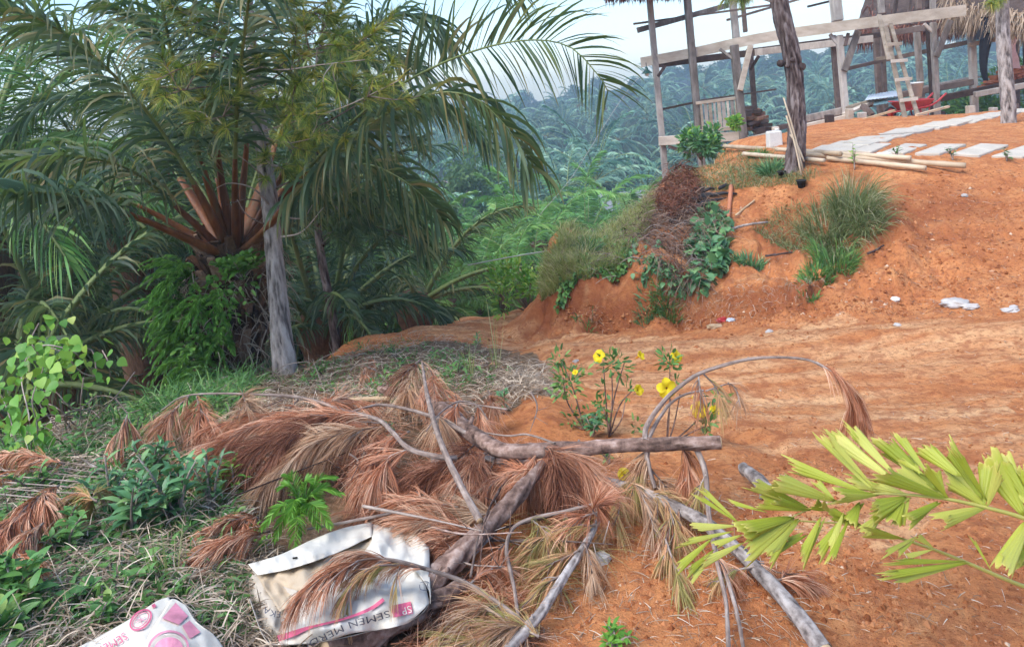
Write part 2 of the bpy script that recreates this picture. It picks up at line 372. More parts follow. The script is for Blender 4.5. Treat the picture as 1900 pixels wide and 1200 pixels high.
def drymat(name, stops, rough=.85, bump=0.0, scale=30, stretch=None, objvar=0.0, spec=.2, noise_amt=.35, trans=0.0):
    """wood, bark, straw, earthenware: colour by blade or board, broken up by noise"""
    m, t, N, L = newmat(name)
    tc = N('ShaderNodeTexCoord'); vec = tc.outputs['Object']
    if stretch:
        mp = N('ShaderNodeMapping'); mp.inputs['Scale'].default_value = stretch; L(vec, mp.inputs[0]); vec = mp.outputs[0]
    n = noise(N, L, vec, scale, 6, .65)
    a = N('ShaderNodeMath'); a.operation = 'ADD'; L(attr(N, 'rnd'), a.inputs[0]); L(maprange(N, L, n, .25, .75, -noise_amt, noise_amt), a.inputs[1])
    col = rampn(N, L, a.outputs[0], stops)
    n2 = noise(N, L, vec, scale*.22, 3, .5)
    hs = N('ShaderNodeHueSaturation'); L(maprange(N, L, n2, .3, .7, .78, 1.2), hs.inputs['Value']); L(col, hs.inputs['Color']); col = hs.outputs[0]
    b = N('ShaderNodeBsdfPrincipled'); b.inputs['Roughness'].default_value = rough; b.inputs['Specular IOR Level'].default_value = spec
    L(col, b.inputs['Base Color'])
    if bump:
        bp = N('ShaderNodeBump'); bp.inputs['Strength'].default_value = bump; bp.inputs['Distance'].default_value = .01; L(n, bp.inputs['Height']); L(bp.outputs[0], b.inputs['Normal'])
    o = N('ShaderNodeOutputMaterial'); L(b.outputs[0], o.inputs[0]); return m
def plain(name, c, rough=.5, spec=.4, var=.12, scale=12, metal=0):
    m, t, N, L = newmat(name); tc = N('ShaderNodeTexCoord')
    n = noise(N, L, tc.outputs['Object'], scale, 5, .6)
    hs = N('ShaderNodeHueSaturation'); L(maprange(N, L, n, .3, .7, 1-var, 1+var), hs.inputs['Value']); hs.inputs['Color'].default_value = (*c, 1)
    b = N('ShaderNodeBsdfPrincipled'); b.inputs['Roughness'].default_value = rough; b.inputs['Specular IOR Level'].default_value = spec; b.inputs['Metallic'].default_value = metal
    L(hs.outputs[0], b.inputs['Base Color']); o = N('ShaderNodeOutputMaterial'); L(b.outputs[0], o.inputs[0]); return m
def groundmat():
    m, t, N, L = newmat('orange laterite ground')
    g = N('ShaderNodeNewGeometry'); pos = g.outputs['Position']
    mp = N('ShaderNodeMapping'); mp.inputs['Rotation'].default_value = (0, 0, R(-18)); mp.inputs['Scale'].default_value = (.28, 1.5, 1); L(pos, mp.inputs[0])
    big = noise(N, L, pos, .55, 5, .6); med = noise(N, L, pos, 3.2, 6, .62, .4); fine = noise(N, L, pos, 26, 7, .7); grit = noise(N, L, pos, 120, 3, .7)
    streak = noise(N, L, mp.outputs[0], 2.4, 7, .6, .5)
    c = rampn(N, L, med, [(.25, (.43, .150, .053)), (.42, (.56, .213, .080)), (.55, (.62, .262, .103)), (.7, (.67, .335, .148)), (.85, (.72, .43, .225))])
    # pale trampled crust on the track
    k = N('ShaderNodeMath'); k.operation = 'MULTIPLY'; L(maprange(N, L, streak, .44, .62), k.inputs[0]); L(attr(N, 'road'), k.inputs[1])
    c = mixc(N, L, k.outputs[0], c, (.78, .45, .225))
    # darker red, in patches, where the cut face and slope are steep
    k3 = N('ShaderNodeMath'); k3.operation = 'MULTIPLY'; L(attr(N, 'bank'), k3.inputs[0]); L(maprange(N, L, noise(N, L, pos, 1.7, 6, .7), .3, .6), k3.inputs[1])
    c = mixc(N, L, k3.outputs[0], c, (.27, .085, .036))
    c = mixc(N, L, maprange(N, L, fine, .50, .66, 0, .75), c, (.25, .078, .034)); mid = noise(N, L, pos, 9, 6, .7, .6); c = mixc(N, L, maprange(N, L, mid, .48, .60, 0, .6), c, (.36, .118, .050)); c = mixc(N, L, maprange(N, L, noise(N, L, pos, 45, 5, .75), .58, .70, 0, .35), c, (.62, .36, .18))
    c = mixc(N, L, maprange(N, L, grit, .60, .74, 0, .3), c, (.62, .34, .17))
    # humus and litter-stained soil under the weeds
    k2 = N('ShaderNodeMath'); k2.operation = 'MULTIPLY'; L(attr(N, 'litter'), k2.inputs[0]); L(maprange(N, L, noise(N, L, pos, 6, 5, .7), .2, .55, .55, 1), k2.inputs[1])
    lit = rampn(N, L, fine, [(.3, (.06, .045, .03)), (.5, (.17, .115, .07)), (.7, (.34, .25, .17))])
    c = mixc(N, L, k2.outputs[0], c, lit)
    gr = rampn(N, L, med, [(.3, (.010, .020, .010)), (.6, (.028, .045, .018)), (.8, (.05, .07, .025))])
    c = mixc(N, L, attr(N, 'green'), c, gr)
    b = N('ShaderNodeBsdfPrincipled'); b.inputs['Roughness'].default_value = .95; b.inputs['Specular IOR Level'].default_value = .12
    L(c, b.inputs['Base Color'])
    ad = N('ShaderNodeMath'); ad.operation = 'ADD'; L(fine, ad.inputs[0]); 
    ad2 = N('ShaderNodeMath'); ad2.operation = 'MULTIPLY'; L(grit, ad2.inputs[0]); ad2.inputs[1].default_value = .35; L(ad2.outputs[0], ad.inputs[1])
    bp = N('ShaderNodeBump'); bp.inputs['Strength'].default_value = .85; bp.inputs['Distance'].default_value = .03; L(ad.outputs[0], bp.inputs['Height']); L(bp.outputs[0], b.inputs['Normal'])
    o = N('ShaderNodeOutputMaterial'); L(b.outputs[0], o.inputs[0]); return m
M = {}
M['ground'] = groundmat()
M['deadpale'] = leafmat('bleached dead needle', [(0, (.30, .15, .08)), (.5, (.50, .30, .18)), (1, (.66, .48, .33))], trans=.08, rough=.7, spec=.2, patch=.3)
M['deaddark'] = leafmat('dark dead needle', [(0, (.10, .035, .02)), (.5, (.24, .09, .05)), (1, (.42, .20, .12))], trans=.05, rough=.7, spec=.2, patch=.3)
M['palm'] = leafmat('oil palm leaflet', [(0, (.022, .058, .032)), (.4, (.048, .105, .055)), (.75, (.11, .175, .085)), (.92, (.24, .26, .12)), (1, (.34, .25, .10))], tip=(.24, .18, .07), tipstart=.75, trans=.38, rough=.5, spec=.45, patch=.15)
M['palmdark'] = leafmat('blue green oil palm leaflet', [(0, (.022, .060, .036)), (.5, (.045, .105, .060)), (.85, (.11, .19, .11)), (1, (.24, .30, .18))], trans=.35, rough=.5, spec=.45, patch=.2)  # bluer green than the other palm leaflet, without browned tips
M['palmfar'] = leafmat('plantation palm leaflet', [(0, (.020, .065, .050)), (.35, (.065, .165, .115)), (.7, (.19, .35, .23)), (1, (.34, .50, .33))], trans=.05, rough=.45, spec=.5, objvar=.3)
M['palmbright'] = leafmat('young palm leaflet', [(0, (.05, .14, .045)), (.4, (.11, .27, .075)), (.8, (.24, .46, .13)), (1, (.36, .50, .16))], trans=.3, rough=.45, spec=.45, objvar=.3)
M['petiole'] = drymat('orange brown petiole', [(0, (.05, .022, .012)), (.4, (.14, .048, .018)), (.75, (.22, .080, .028)), (1, (.16, .11, .05))], rough=.55, bump=.3, scale=6, stretch=(4, 4, 1), spec=.4)
M['rachis'] = drymat('green rachis', [(0, (.10, .15, .05)), (.5, (.19, .24, .09)), (1, (.30, .30, .14))], rough=.5, scale=8)
M['boot'] = drymat('old frond base', [(0, (.04, .024, .017)), (.4, (.11, .062, .038)), (.7, (.20, .105, .06)), (1, (.32, .20, .13))], rough=.95, bump=.8, scale=14, stretch=(3, 3, .6))
M['pinebark'] = drymat('grey pine bark', [(0, (.035, .028, .025)), (.3, (.125, .105, .094)), (.6, (.28, .24, .215)), (1, (.44, .39, .355))], rough=.95, bump=1.0, scale=22, stretch=(1, 1, .35), noise_amt=.4)
M['darkbark'] = drymat('dark furrowed bark', [(0, (.020, .013, .012)), (.4, (.070, .048, .044)), (.7, (.14, .105, .095)), (1, (.24, .20, .19))], rough=.95, bump=1.0, scale=20, stretch=(1, 1, .35), noise_amt=.45)
M['twig'] = drymat('dry twig', [(0, (.12, .085, .07)), (.5, (.27, .205, .17)), (1, (.42, .35, .30))], rough=.9, bump=.5, scale=30)
M['branch'] = drymat('dead branch bark', [(0, (.05, .032, .026)), (.35, (.16, .10, .078)), (.65, (.28, .185, .145)), (1, (.44, .33, .28))], rough=.95, bump=.9, scale=26, noise_amt=.5)
M['greybranch'] = drymat('weathered grey branch', [(0, (.07, .055, .048)), (.35, (.22, .185, .165)), (.65, (.36, .315, .285)), (1, (.50, .45, .41))], rough=.9, bump=.7, scale=26, noise_amt=.5)
M['cutwood'] = drymat('pale peeled wood', [(0, (.36, .23, .13)), (.5, (.52, .37, .22)), (1, (.66, .50, .34))], rough=.8, bump=.2, scale=18)
M['needle'] = leafmat('green pine needle', [(0, (.07, .14, .03)), (.45, (.18, .27, .05)), (.75, (.42, .46, .08)), (1, (.52, .40, .10))], trans=.3, rough=.5, patch=.3)
M['needledark'] = leafmat('dark pine needle', [(0, (.03, .075, .025)), (.5, (.06, .125, .04)), (1, (.13, .19, .06))], trans=.15, rough=.5, patch=.35)
M['deadneedle'] = leafmat('rust brown dead needle', [(0, (.26, .085, .040)), (.35, (.50, .20, .10)), (.75, (.66, .33, .20)), (1, (.74, .50, .34))], trans=.08, rough=.6, spec=.3, patch=.3)
M['olineedle'] = leafmat('yellowing needle', [(0, (.24, .22, .06)), (.3, (.40, .33, .12)), (.55, (.55, .34, .16)), (1, (.62, .32, .17))], trans=.08, rough=.6, spec=.3)
M['straw'] = leafmat('dry grass', [(0, (.16, .115, .075)), (.3, (.34, .255, .18)), (.7, (.54, .43, .32)), (1, (.68, .58, .46))], trans=.05, rough=.8, spec=.2)
M['grass'] = leafmat('bank grass', [(0, (.20, .25, .08)), (.5, (.40, .46, .15)), (.8, (.60, .58, .26)), (1, (.72, .64, .38))], trans=.45, rough=.6)
M['tuftgrass'] = leafmat('grey green tuft grass', [(0, (.09, .13, .05)), (.5, (.20, .26, .10)), (.8, (.34, .36, .17)), (1, (.52, .46, .30))], trans=.3, rough=.6)
M['weed'] = leafmat('weed leaf', [(0, (.05, .14, .04)), (.5, (.10, .25, .065)), (.9, (.18, .36, .09)), (1, (.32, .42, .11))], trans=.25, rough=.45, patch=.15)
M['weeddark'] = leafmat('glossy weed leaf', [(0, (.05, .14, .06)), (.5, (.095, .25, .10)), (.9, (.18, .36, .14)), (1, (.26, .42, .15))], trans=.2, rough=.42, spec=.5)
M['fern'] = leafmat('fresh fern', [(0, (.10, .28, .035)), (.5, (.16, .38, .05)), (1, (.26, .48, .08))], trans=.35, rough=.5)
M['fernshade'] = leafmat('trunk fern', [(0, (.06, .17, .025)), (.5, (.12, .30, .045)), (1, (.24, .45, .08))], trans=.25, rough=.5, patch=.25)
M['heart'] = leafmat('heart vine leaf', [(0, (.09, .26, .04)), (.5, (.18, .42, .06)), (.85, (.32, .54, .08)), (1, (.48, .54, .12))], trans=.35, rough=.45)
M['arecaleaf'] = leafmat('yellow green palm leaf', [(0, (.30, .36, .03)), (.5, (.44, .48, .05)), (1, (.60, .60, .14))], tip=(.66, .58, .14), tipstart=.75, trans=.25, rough=.42)
M['arecastem'] = plain('yellow palm stalk', (.40, .38, .09), .45, .5, .15, 8)
M['forest'] = leafmat('forest leaf', [(0, (.025, .060, .022)), (.5, (.045, .10, .033)), (1, (.085, .15, .05))], trans=.2, rough=.6, objvar=.4)
M['forestpale'] = leafmat('pale forest leaf', [(0, (.06, .14, .04)), (.5, (.10, .20, .06)), (1, (.15, .26, .08))], trans=.3, rough=.6, objvar=.2)
M['petal'] = leafmat('yellow petal', [(0, (.80, .55, .01)), (.5, (.85, .64, .015)), (1, (.88, .72, .03))], trans=.3, rough=.5, spec=.3)
M['throat'] = plain('orange flower throat', (.62, .24, .01), .5, .3, .1)
M['timber'] = drymat('weathered grey timber', [(0, (.13, .11, .095)), (.35, (.27, .235, .205)), (.7, (.40, .355, .31)), (1, (.52, .475, .42))], rough=.9, bump=.4, scale=9, stretch=(1, 1, .3))
M['timberdark'] = drymat('dark brown timber', [(0, (.045, .030, .025)), (.5, (.095, .068, .058)), (1, (.17, .125, .105))], rough=.9, bump=.4, scale=9)
M['timberpale'] = drymat('pale sawn timber', [(0, (.24, .19, .14)), (.4, (.40, .335, .26)), (.7, (.50, .43, .345)), (1, (.60, .53, .44))], rough=.85, bump=.3, scale=8, stretch=(.3, 1, 1))
M['thatch'] = leafmat('straw thatch', [(0, (.12, .075, .045)), (.5, (.30, .21, .14)), (1, (.46, .35, .25))], trans=.03, rough=.9, spec=.1)
M['thatchred'] = leafmat('red brown thatch', [(0, (.06, .025, .018)), (.5, (.14, .055, .04)), (1, (.24, .11, .075))], trans=.03, rough=.9, spec=.1)
M['bamboo'] = drymat('dry bamboo pole', [(0, (.36, .26, .16)), (.5, (.50, .38, .25)), (1, (.60, .49, .35))], rough=.55, bump=.1, scale=6, spec=.4)
M['slab'] = plain('concrete slab', (.55, .49, .40), .9, .2, .12, 5)
M['stone'] = plain('pale stone', (.48, .45, .42), .9, .2, .2, 8)
M['brick'] = drymat('orange brick', [(0, (.33, .115, .06)), (.5, (.46, .185, .10)), (1, (.56, .27, .17))], rough=.9, scale=8, noise_amt=.15)
M['white'] = plain('white plastic', (.72, .70, .64), .45, .4, .08)
M['red'] = plain('red painted metal', (.42, .035, .035), .4, .5, .25)
M['black'] = plain('black cloth', (.012, .013, .018), .8, .2, .3)
M['char'] = plain('charred wood', (.03, .030, .032), .8, .4, .6)
M['tin'] = plain('bluish tin sheet', (.10, .18, .20), .4, .5, .3)
M['tinpale'] = plain('pale tin sheet', (.45, .50, .55), .35, .5, .2)
M['cloth'] = plain('faded pink cloth', (.62, .40, .35), .9, .1, .1)
M['lampgreen'] = plain('dark green enamel', (.02, .07, .055), .3, .5, .1)
M['glass'] = plain('milky lamp glass', (.75, .78, .78), .2, .5, .03)
M['rubber'] = plain('black rubber', (.02, .02, .02), .8, .3, .2)
M['wire'] = plain('pale cable', (.42, .42, .40), .6, .3, .05)
M['roofgrey'] = plain('grey roof sheet', (.30, .31, .33), .6, .3, .2, 1)
# ------------------------------------------------------------------ ground: one sheet from the feet to the horizon
def build_ground():
    th = np.concatenate([np.linspace(-180, -52, 34)[:-1], np.linspace(-52, 48, 760), np.linspace(48, 180, 34)[1:-1]])
    th = np.radians(th)
    r = np.concatenate([np.exp(np.linspace(math.log(.7), math.log(24), 560)), np.exp(np.linspace(math.log(24), math.log(300), 90))[1:]])
    TH, RR = np.meshgrid(th, r, indexing='xy')
    x = RR*np.sin(TH); y = RR*np.cos(TH); z = H(x, y)
    nth, nr = len(th), len(r)
    V = np.stack([x, y, z], -1).reshape(-1, 3)
    V = np.vstack([V, [0, 0, float(H(0, 0))]])
    i = np.arange(nr-1)[:, None]*nth; j = np.arange(nth)[None]; k = (j+1) % nth
    Q = np.stack([i+j, i+nth+j, i+nth+k, i+k], -1).reshape(-1, 4)[:, ::-1]
    T = np.stack([np.arange(nth), (np.arange(nth)+1) % nth, np.full(nth, nr*nth)], 1)
    mb = MB(); mb.add(V, Q, T)
    o = mb.obj('ground', M['ground']); tag(o, 'bare orange laterite ground with ruts, sloping to a green valley', 'ground', kind='structure')
    X, Y = V[:, 0], V[:, 1]
    def soft(poly, wdt=.35, s=40):
        p = np.asarray(poly); jx = X+wdt*fbm(X*1.4, Y*1.4, s, 4); jy = Y+wdt*fbm(X*1.4, Y*1.4, s+5, 4)
        return inpoly(p, jx, jy).astype(float)
    rr = np.hypot(X, Y)
    lit = soft(LITTER, .5); road = soft(ROADP, .6, 60); bank = bankmask(X, Y)
    e_ = .15; z0 = Hs(X, Y); slp = np.hypot(Hs(X+e_, Y)-z0, Hs(X, Y+e_)-z0)/e_; bank = np.maximum(bank, 1-sst(.5, 1.6, segdist(X, Y, SLOPE)))*sst(.18, .5, slp); nb = np.clip(fbm(X*3, Y*3, 70, 4)*1.6+.55, 0, 1)
    green = np.maximum(np.maximum(soft(GREENL, .7, 80)*.75, soft(GRASSB, .5, 90)*nb*.45), sst(13, 15, rr + 1.0*fbm(X*.8, Y*.8, 44, 3))*(1-soft(TERR, .5, 95)))
    green = np.where(soft(ROADP, .5, 60) > 0, 0, green)
    for nm, a in (('litter', lit), ('road', road), ('bank', bank), ('green', green)):
        at = o.data.attributes.new(nm, 'FLOAT', 'POINT'); at.data.foreach_set('value', a.astype(np.float32))
    return o
def GXY(pts): p = PH([a for a, b in pts], [b for a, b in pts]); return p[:, :2]
LITTER = np.vstack([GXY([(0,800),(330,735),(560,690),(760,628),(900,640),(1010,690),(1030,740),(940,760),(880,820),(860,900),(800,1010),(820,1100),(700,1199),(560,1500)]), [[-.7, .9], [-6, 1.0], [-6, 3.6]]])
ROADP = np.vstack([GXY([(1900,1100),(1500,1000),(1300,900),(1060,760),(990,690),(900,640),(760,620),(850,590),(960,575),(1003,576),(1006,620),(1200,612),(1500,596),(1900,580)])])
GREENL = np.vstack([GXY([(0,800),(330,735),(480,712),(560,650),(640,638),(760,606),(860,584),(985,568)]), [[1.2, 15.5], [1.5, 30], [-40, 30], [-40, 5]]])
GRASSB = GXY([(1008,535),(1060,510),(1150,505),(1200,480),(1330,430),(1430,400),(1500,460),(1600,470),(1620,330),(1450,300),(1330,300),(1240,335),(1190,392),(1110,440),(1035,505)])
TERR = np.array([[2.6, 10.2], [3.2, 15.5], [4.6, 18.0], [8, 20.5], [16, 22], [40, 22], [40, -40], [-4, -40], [3, 6]])
build_ground()
# haze: real air between here and the far hill
def haze_box():
    m, t, N, L = newmat('haze air'); v = N('ShaderNodeVolumePrincipled'); v.inputs['Color'].default_value = (.60, .79, 1, 1)
    v.inputs['Density'].default_value = HAZE; v.inputs['Anisotropy'].default_value = 0
    o = N('ShaderNodeOutputMaterial'); L(v.outputs[0], o.inputs['Volume'])
    mb = MB(); lo = np.array([-305, -305, -30.]); hi = np.array([305, 305, 16.])
    V = [(x, y, z) for x in (lo[0], hi[0]) for y in (lo[1], hi[1]) for z in (lo[2], hi[2])]
    mb.add(V, [(0, 1, 3, 2), (4, 6, 7, 5), (0, 4, 5, 1), (2, 3, 7, 6), (0, 2, 6, 4), (1, 5, 7, 3)])
    ob = mb.obj('haze', m, smooth=False); tag(ob, 'pale morning haze over the valley', 'haze', kind='stuff')
HAZE = 0.0018
haze_box()

# ------------------------------------------------------------------ palm fronds
def leaflets(mb, path, lo=.2, n=60, L=.7, W=.035, droop=.6, nseg=4, m=0, seed=0, jit=.35, vee=.15, up=None, drk=None, tipL=.35, fan=(62, 38)):
    g = np.random.default_rng(seed); N = n*2
    t = np.tile(np.linspace(lo, .995, n), 2)+g.normal(size=N)*.15/n
    t = np.clip(t, lo, 1); sgn = np.repeat([-1, 1], n)
    ts = np.linspace(0, 1, len(path)); p = np.stack([np.interp(t, ts, path[:, k]) for k in range(3)], 1)
    tg = nrm(np.gradient(path, axis=0)); T = nrm(np.stack([np.interp(t, ts, tg[:, k]) for k in range(3)], 1))
    ref = UP if up is None else np.asarray(up, float)
    S = nrm(np.cross(T, ref)+1e-6); U = np.cross(S, T)
    s = (t-lo)/(1-lo); a = R(fan[0])-R(fan[1])*s
    D = S*(sgn*np.sin(a))[:, None]+T*np.cos(a)[:, None]+U*(vee+g.normal(size=N)*jit)[:, None]
    Ls = L*(tipL+(1-tipL)*np.sin(np.pi*np.clip(.12+.80*s, 0, 1))**.7)*(.85+.3*g.random(N))
    ribbons(mb, p, D, U+.4*g.normal(size=(N, 3)), Ls, W*(.8+.4*g.random(N)), droop*(.7+.6*g.random(N)), nseg, prof=[.55, 1, .95, .6, .06], m=m, rnd=g.random(N) if drk is None else np.clip(g.random(N)*drk[1]+drk[0], 0, 1))
def frond_path(o, az, el, L, sag=.9, n=14, twist=0.):
    d = np.array([math.cos(az)*math.cos(el), math.sin(az)*math.cos(el), math.sin(el)]); p = np.array(o, float); out = [p.copy()]
    for k in range(n):
        d = nrm(d+np.array([-math.sin(az)*twist/n, math.cos(az)*twist/n, -sag/n*(.25+1.6*k/n)])); p = p+d*L/n; out.append(p.copy())
    return np.array(out)
def palm_proto(name, seed, nf=26, L=4.2, n=26, nseg=2, W=.07, ll=.9, mat='palmfar', trunk=2.0, parts=False, updroop=(-10, 78), droop=.7, loc=(0, 0, 0), label=None, cat=None, group=None, jit=.3, fvar=False, sag=1.0, rr=.05):
    g = np.random.default_rng(seed)
    root = thing(name, (0, 0, 0), label, cat, group) if parts else None
    mb = MB(); allf = MB()
    for k in range(nf):
        f = k/nf; az = k*2.39996+g.normal()*.12; el = R(updroop[1]+(updroop[0]-updroop[1])*f**.85+g.normal()*5)
        pth = frond_path((.12*math.cos(az), .12*math.sin(az), trunk), az, el, L*(.75+.3*math.sin(math.pi*min(1, f+.35)))*(.92+.16*g.random()), sag+.3*g.random(), 12, g.normal()*.25)
        fb = MB()
        b_ = g.random()*.75; leaflets(fb, pth, .16, n, ll, W, droop, nseg, 0, int(g.integers(1e9)), jit, drk=(b_, .3) if fvar else None)
        tube(fb, pth, np.linspace(rr, rr*.25, len(pth)), 4, 1, cap=False, rnd=.3+.4*g.random())
        if parts: fb.obj('frond', [M[mat], M['rachis']], root)
        else: allf.join(fb)
    tb = MB(); hh = np.linspace(-1.2, trunk+.15, 9); tube(tb, np.c_[0*hh, 0*hh, hh], .30+.05*np.sin(hh*9), 9, 0, .12, seed=seed)
    if parts:
        tb.obj('trunk', M['boot'], root); return root
    off = MB(); off.v, off.rn, off.tt, off.n = tb.v, tb.rn, tb.tt, tb.n; off.q, off.t = tb.q, tb.t; off.mi = [a+2 for a in tb.mi]; off.mt = [a+2 for a in tb.mt]
    allf.join(off)
    o = allf.obj(name, [M[mat], M['rachis'], M['boot']]); return tag(o, label, cat, group)
def crown_tree(name, seed, h=7, rad=3, nleaf=2600, leaf=.28, mat='forest', bark='darkbark', label=None, cat='tree', group=None, nb=9, lean=0., squash=.8, sizevar=1., bare=.45):
    g = np.random.default_rng(seed); root = thing(name, (0, 0, 0), label, cat, group)
    tb = MB(); top = np.array([lean, 0, h*.8]); tp = spline([(0, 0, -.5), (lean*.3, 0.05*h*g.normal(), h*.35), top], 10)
    tube(tb, tp, np.linspace(.045*h*.5, .012*h*.5, 10), 7, 0, .1, seed=seed)
    cents = []
    for k in range(nb):
        az = k*2.4+g.random(); f = g.random(); st = tp[int(4+5*f)]
        e = np.array([math.cos(az)*rad*(.35+.65*g.random())*(1-.35*f), math.sin(az)*rad*(.35+.65*g.random())*(1-.35*f), h*(bare+(.95-bare)*(f*.75+.25*g.random()))])
        e[0] += lean*f
        tube(tb, spline([st, (st+e)/2+[0, 0, .15*h*.3], e], 6), np.linspace(.010*h, .003*h, 6), 4, 0, seed=k); cents.append(e)
    tb.obj('trunk', M[bark], root)
    cents.append(np.array([lean, 0, h*.93])); cents = np.array(cents)
    lb = MB(); ci = g.integers(0, len(cents), nleaf); rr = rad*.46*(.6+.6*g.random(len(cents)))[ci]
    d = rdir(nleaf, g); d[:, 2] *= squash; q = cents[ci]+d*(rr*g.random(nleaf)**.35)[:, None]
    sub = fbm(q[:, 0]*1.7/rad*3+q[:, 2], q[:, 1]*1.7/rad*3, seed % 97, 2); keep = sub > -.18; q = q[keep]; d = d[keep]
    nn = len(q); ribbons(lb, q, rdir(nn, g)+d*.8, rdir(nn, g), leaf*(.6+.8*g.random(nn)), leaf*.55*(.7+.6*g.random(nn)), .3, 2, prof=[.3, 1, .1])
    lb.obj('crown', M[mat], root); return root
def place(root, p, rz, s=1.0, **k): return dup(root, p, rz, s, **k)

g0 = np.random.default_rng(11)
# ---- the plantation on the far side: every palm its own object
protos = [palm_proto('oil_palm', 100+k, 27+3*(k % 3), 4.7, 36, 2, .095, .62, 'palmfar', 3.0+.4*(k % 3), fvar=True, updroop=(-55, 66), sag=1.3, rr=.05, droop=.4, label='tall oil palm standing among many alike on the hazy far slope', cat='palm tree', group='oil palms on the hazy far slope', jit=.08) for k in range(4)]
protoB = [palm_proto('young_oil_palm', 140+k, 18, 3.5, 42, 2, .06, .52, 'palmbright', .7, fvar=True, updroop=(-10, 70), droop=.4, sag=1.5, jit=.1, rr=.022, label='bright green young oil palm in the dip beyond the dirt road', cat='palm tree', group='young oil palms beyond the road') for k in range(3)]
def clear_of(L, p, r): return all((p[0]-q[0])**2+(p[1]-q[1])**2 > r*r for q in L)
hero = [(1190,300,62,1.2),(1035,325,62,1.15),(1110,348,57,1.0),(1085,250,88,1.2),(960,330,66,1.0),(1240,215,80,1.2),(1150,225,95,1.2),(1290,260,68,1.1),(1010,240,105,1.25)]
spots = [tuple(P(u, v, d)[:2]) for u, v, d, s in hero]
tries = 0
while len(spots) < 250 and tries < 30000:
    tries += 1
    ang = R(-22+g0.random()*60); r = 46+125*math.sqrt(g0.random())
    p = (r*math.sin(ang), r*math.cos(ang))
    if clear_of(spots, p, 8.3+r*.010): spots.append(p)
spots.sort(key=lambda p: p[1])
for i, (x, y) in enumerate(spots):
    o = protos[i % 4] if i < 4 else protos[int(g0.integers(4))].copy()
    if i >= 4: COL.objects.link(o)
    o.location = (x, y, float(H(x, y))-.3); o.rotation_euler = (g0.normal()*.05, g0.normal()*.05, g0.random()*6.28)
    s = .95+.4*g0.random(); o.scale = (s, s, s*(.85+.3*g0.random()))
# hand-set young palms in the dip, read off the photograph
yp = [(1090,425,27,1.0),(1000,450,24,1.0),(915,470,22,.95),(1040,395,34,1.1),(1130,395,33,1.05),(840,440,27,1.05),(780,480,20,.9),(960,420,33,1.1),(880,512,17,.75),(985,512,18,.8),
      (720,470,24,1.05),(830,545,14.5,.6),(940,535,15.5,.6),(660,520,19,1.0),(1170,410,30,1.0),(780,425,33,1.1),(880,400,39,1.15),(1080,370,44,1.2),(1180,368,46,1.1),(700,425,32,1.1)]
for i, (u, v, d, s) in enumerate(yp):
    pt = P(u, v, d); gz = float(H(pt[0], pt[1]))
    o = protoB[i] if i < 3 else protoB[i % 3].copy()
    if i >= 3: COL.objects.link(o)
    o.location = (pt[0], pt[1], gz+min(max(pt[2]-gz-.8*s, -.1), 1.1*s)); o.rotation_euler = (0, 0, g0.random()*6.28); o.scale = (s*.95,)*3
# forest trees
ftree = [crown_tree('forest_tree', 200+k, 9, 4.2, 2400, .75, 'forest', label='rounded hazy forest tree of the wooded ridge behind the far palms', group='trees of the far wooded ridge') for k in range(3)]
k = 0
for i in range(190):
    ang = R(-26+g0.random()*66); r = 172+75*g0.random()
    x, y = r*math.sin(ang), r*math.cos(ang)
    if i < 3: o = ftree[i]; o.location = (x, y, float(H(x, y))-.5); o.scale = (.7,)*3
    else: dup(ftree[i % 3], (x, y, float(H(x, y))-.5), g0.random()*6.3, .38+.45*g0.random()**2)
# ------------------------------------------------------------------ trees and palms at the left
def tufts(mb, pts, n, L, W, droop, fwd=None, spread=1.0, m=0, g=rng, nseg=3, lo=0.0):
    """needles bristling along a twig (pts: polyline), pointing to its tip"""
    bn = 9; nb_ = max(1, n//bn); n = nb_*bn; jb = lambda a, s: np.repeat(a, bn, 0)+s*g.normal(size=(n,)+a.shape[1:])
    pts = np.asarray(pts, float); t = np.clip(jb(lo+(1-lo)*g.random(nb_)**.8, .012), 0, 1); ts = np.linspace(0, 1, len(pts))
    p = np.stack([np.interp(t, ts, pts[:, k]) for k in range(3)], 1)
    tg = nrm(np.gradient(pts, axis=0)); T = nrm(np.stack([np.interp(t, ts, tg[:, k]) for k in range(3)], 1))
    r = jb(rdir(nb_, g), .22); r = nrm(r-np.sum(r*T, 1, keepdims=True)*T); fw_ = jb(g.random((nb_, 1)), .05); rs_ = jb(g.random((nb_, 1)), .08); br_ = np.clip(jb(g.random(nb_), .14), 0, 1); dr_ = np.maximum(jb(.55+.9*g.random(nb_), .1), 0)
    ribbons(mb, p, T*(.9-.5*spread*fw_)+r*spread*(.3+.8*rs_), rdir(n, g), L*(.6+.5*g.random(n)), W, droop*dr_, nseg, prof=[1, .9, .25], m=m, rnd=br_)
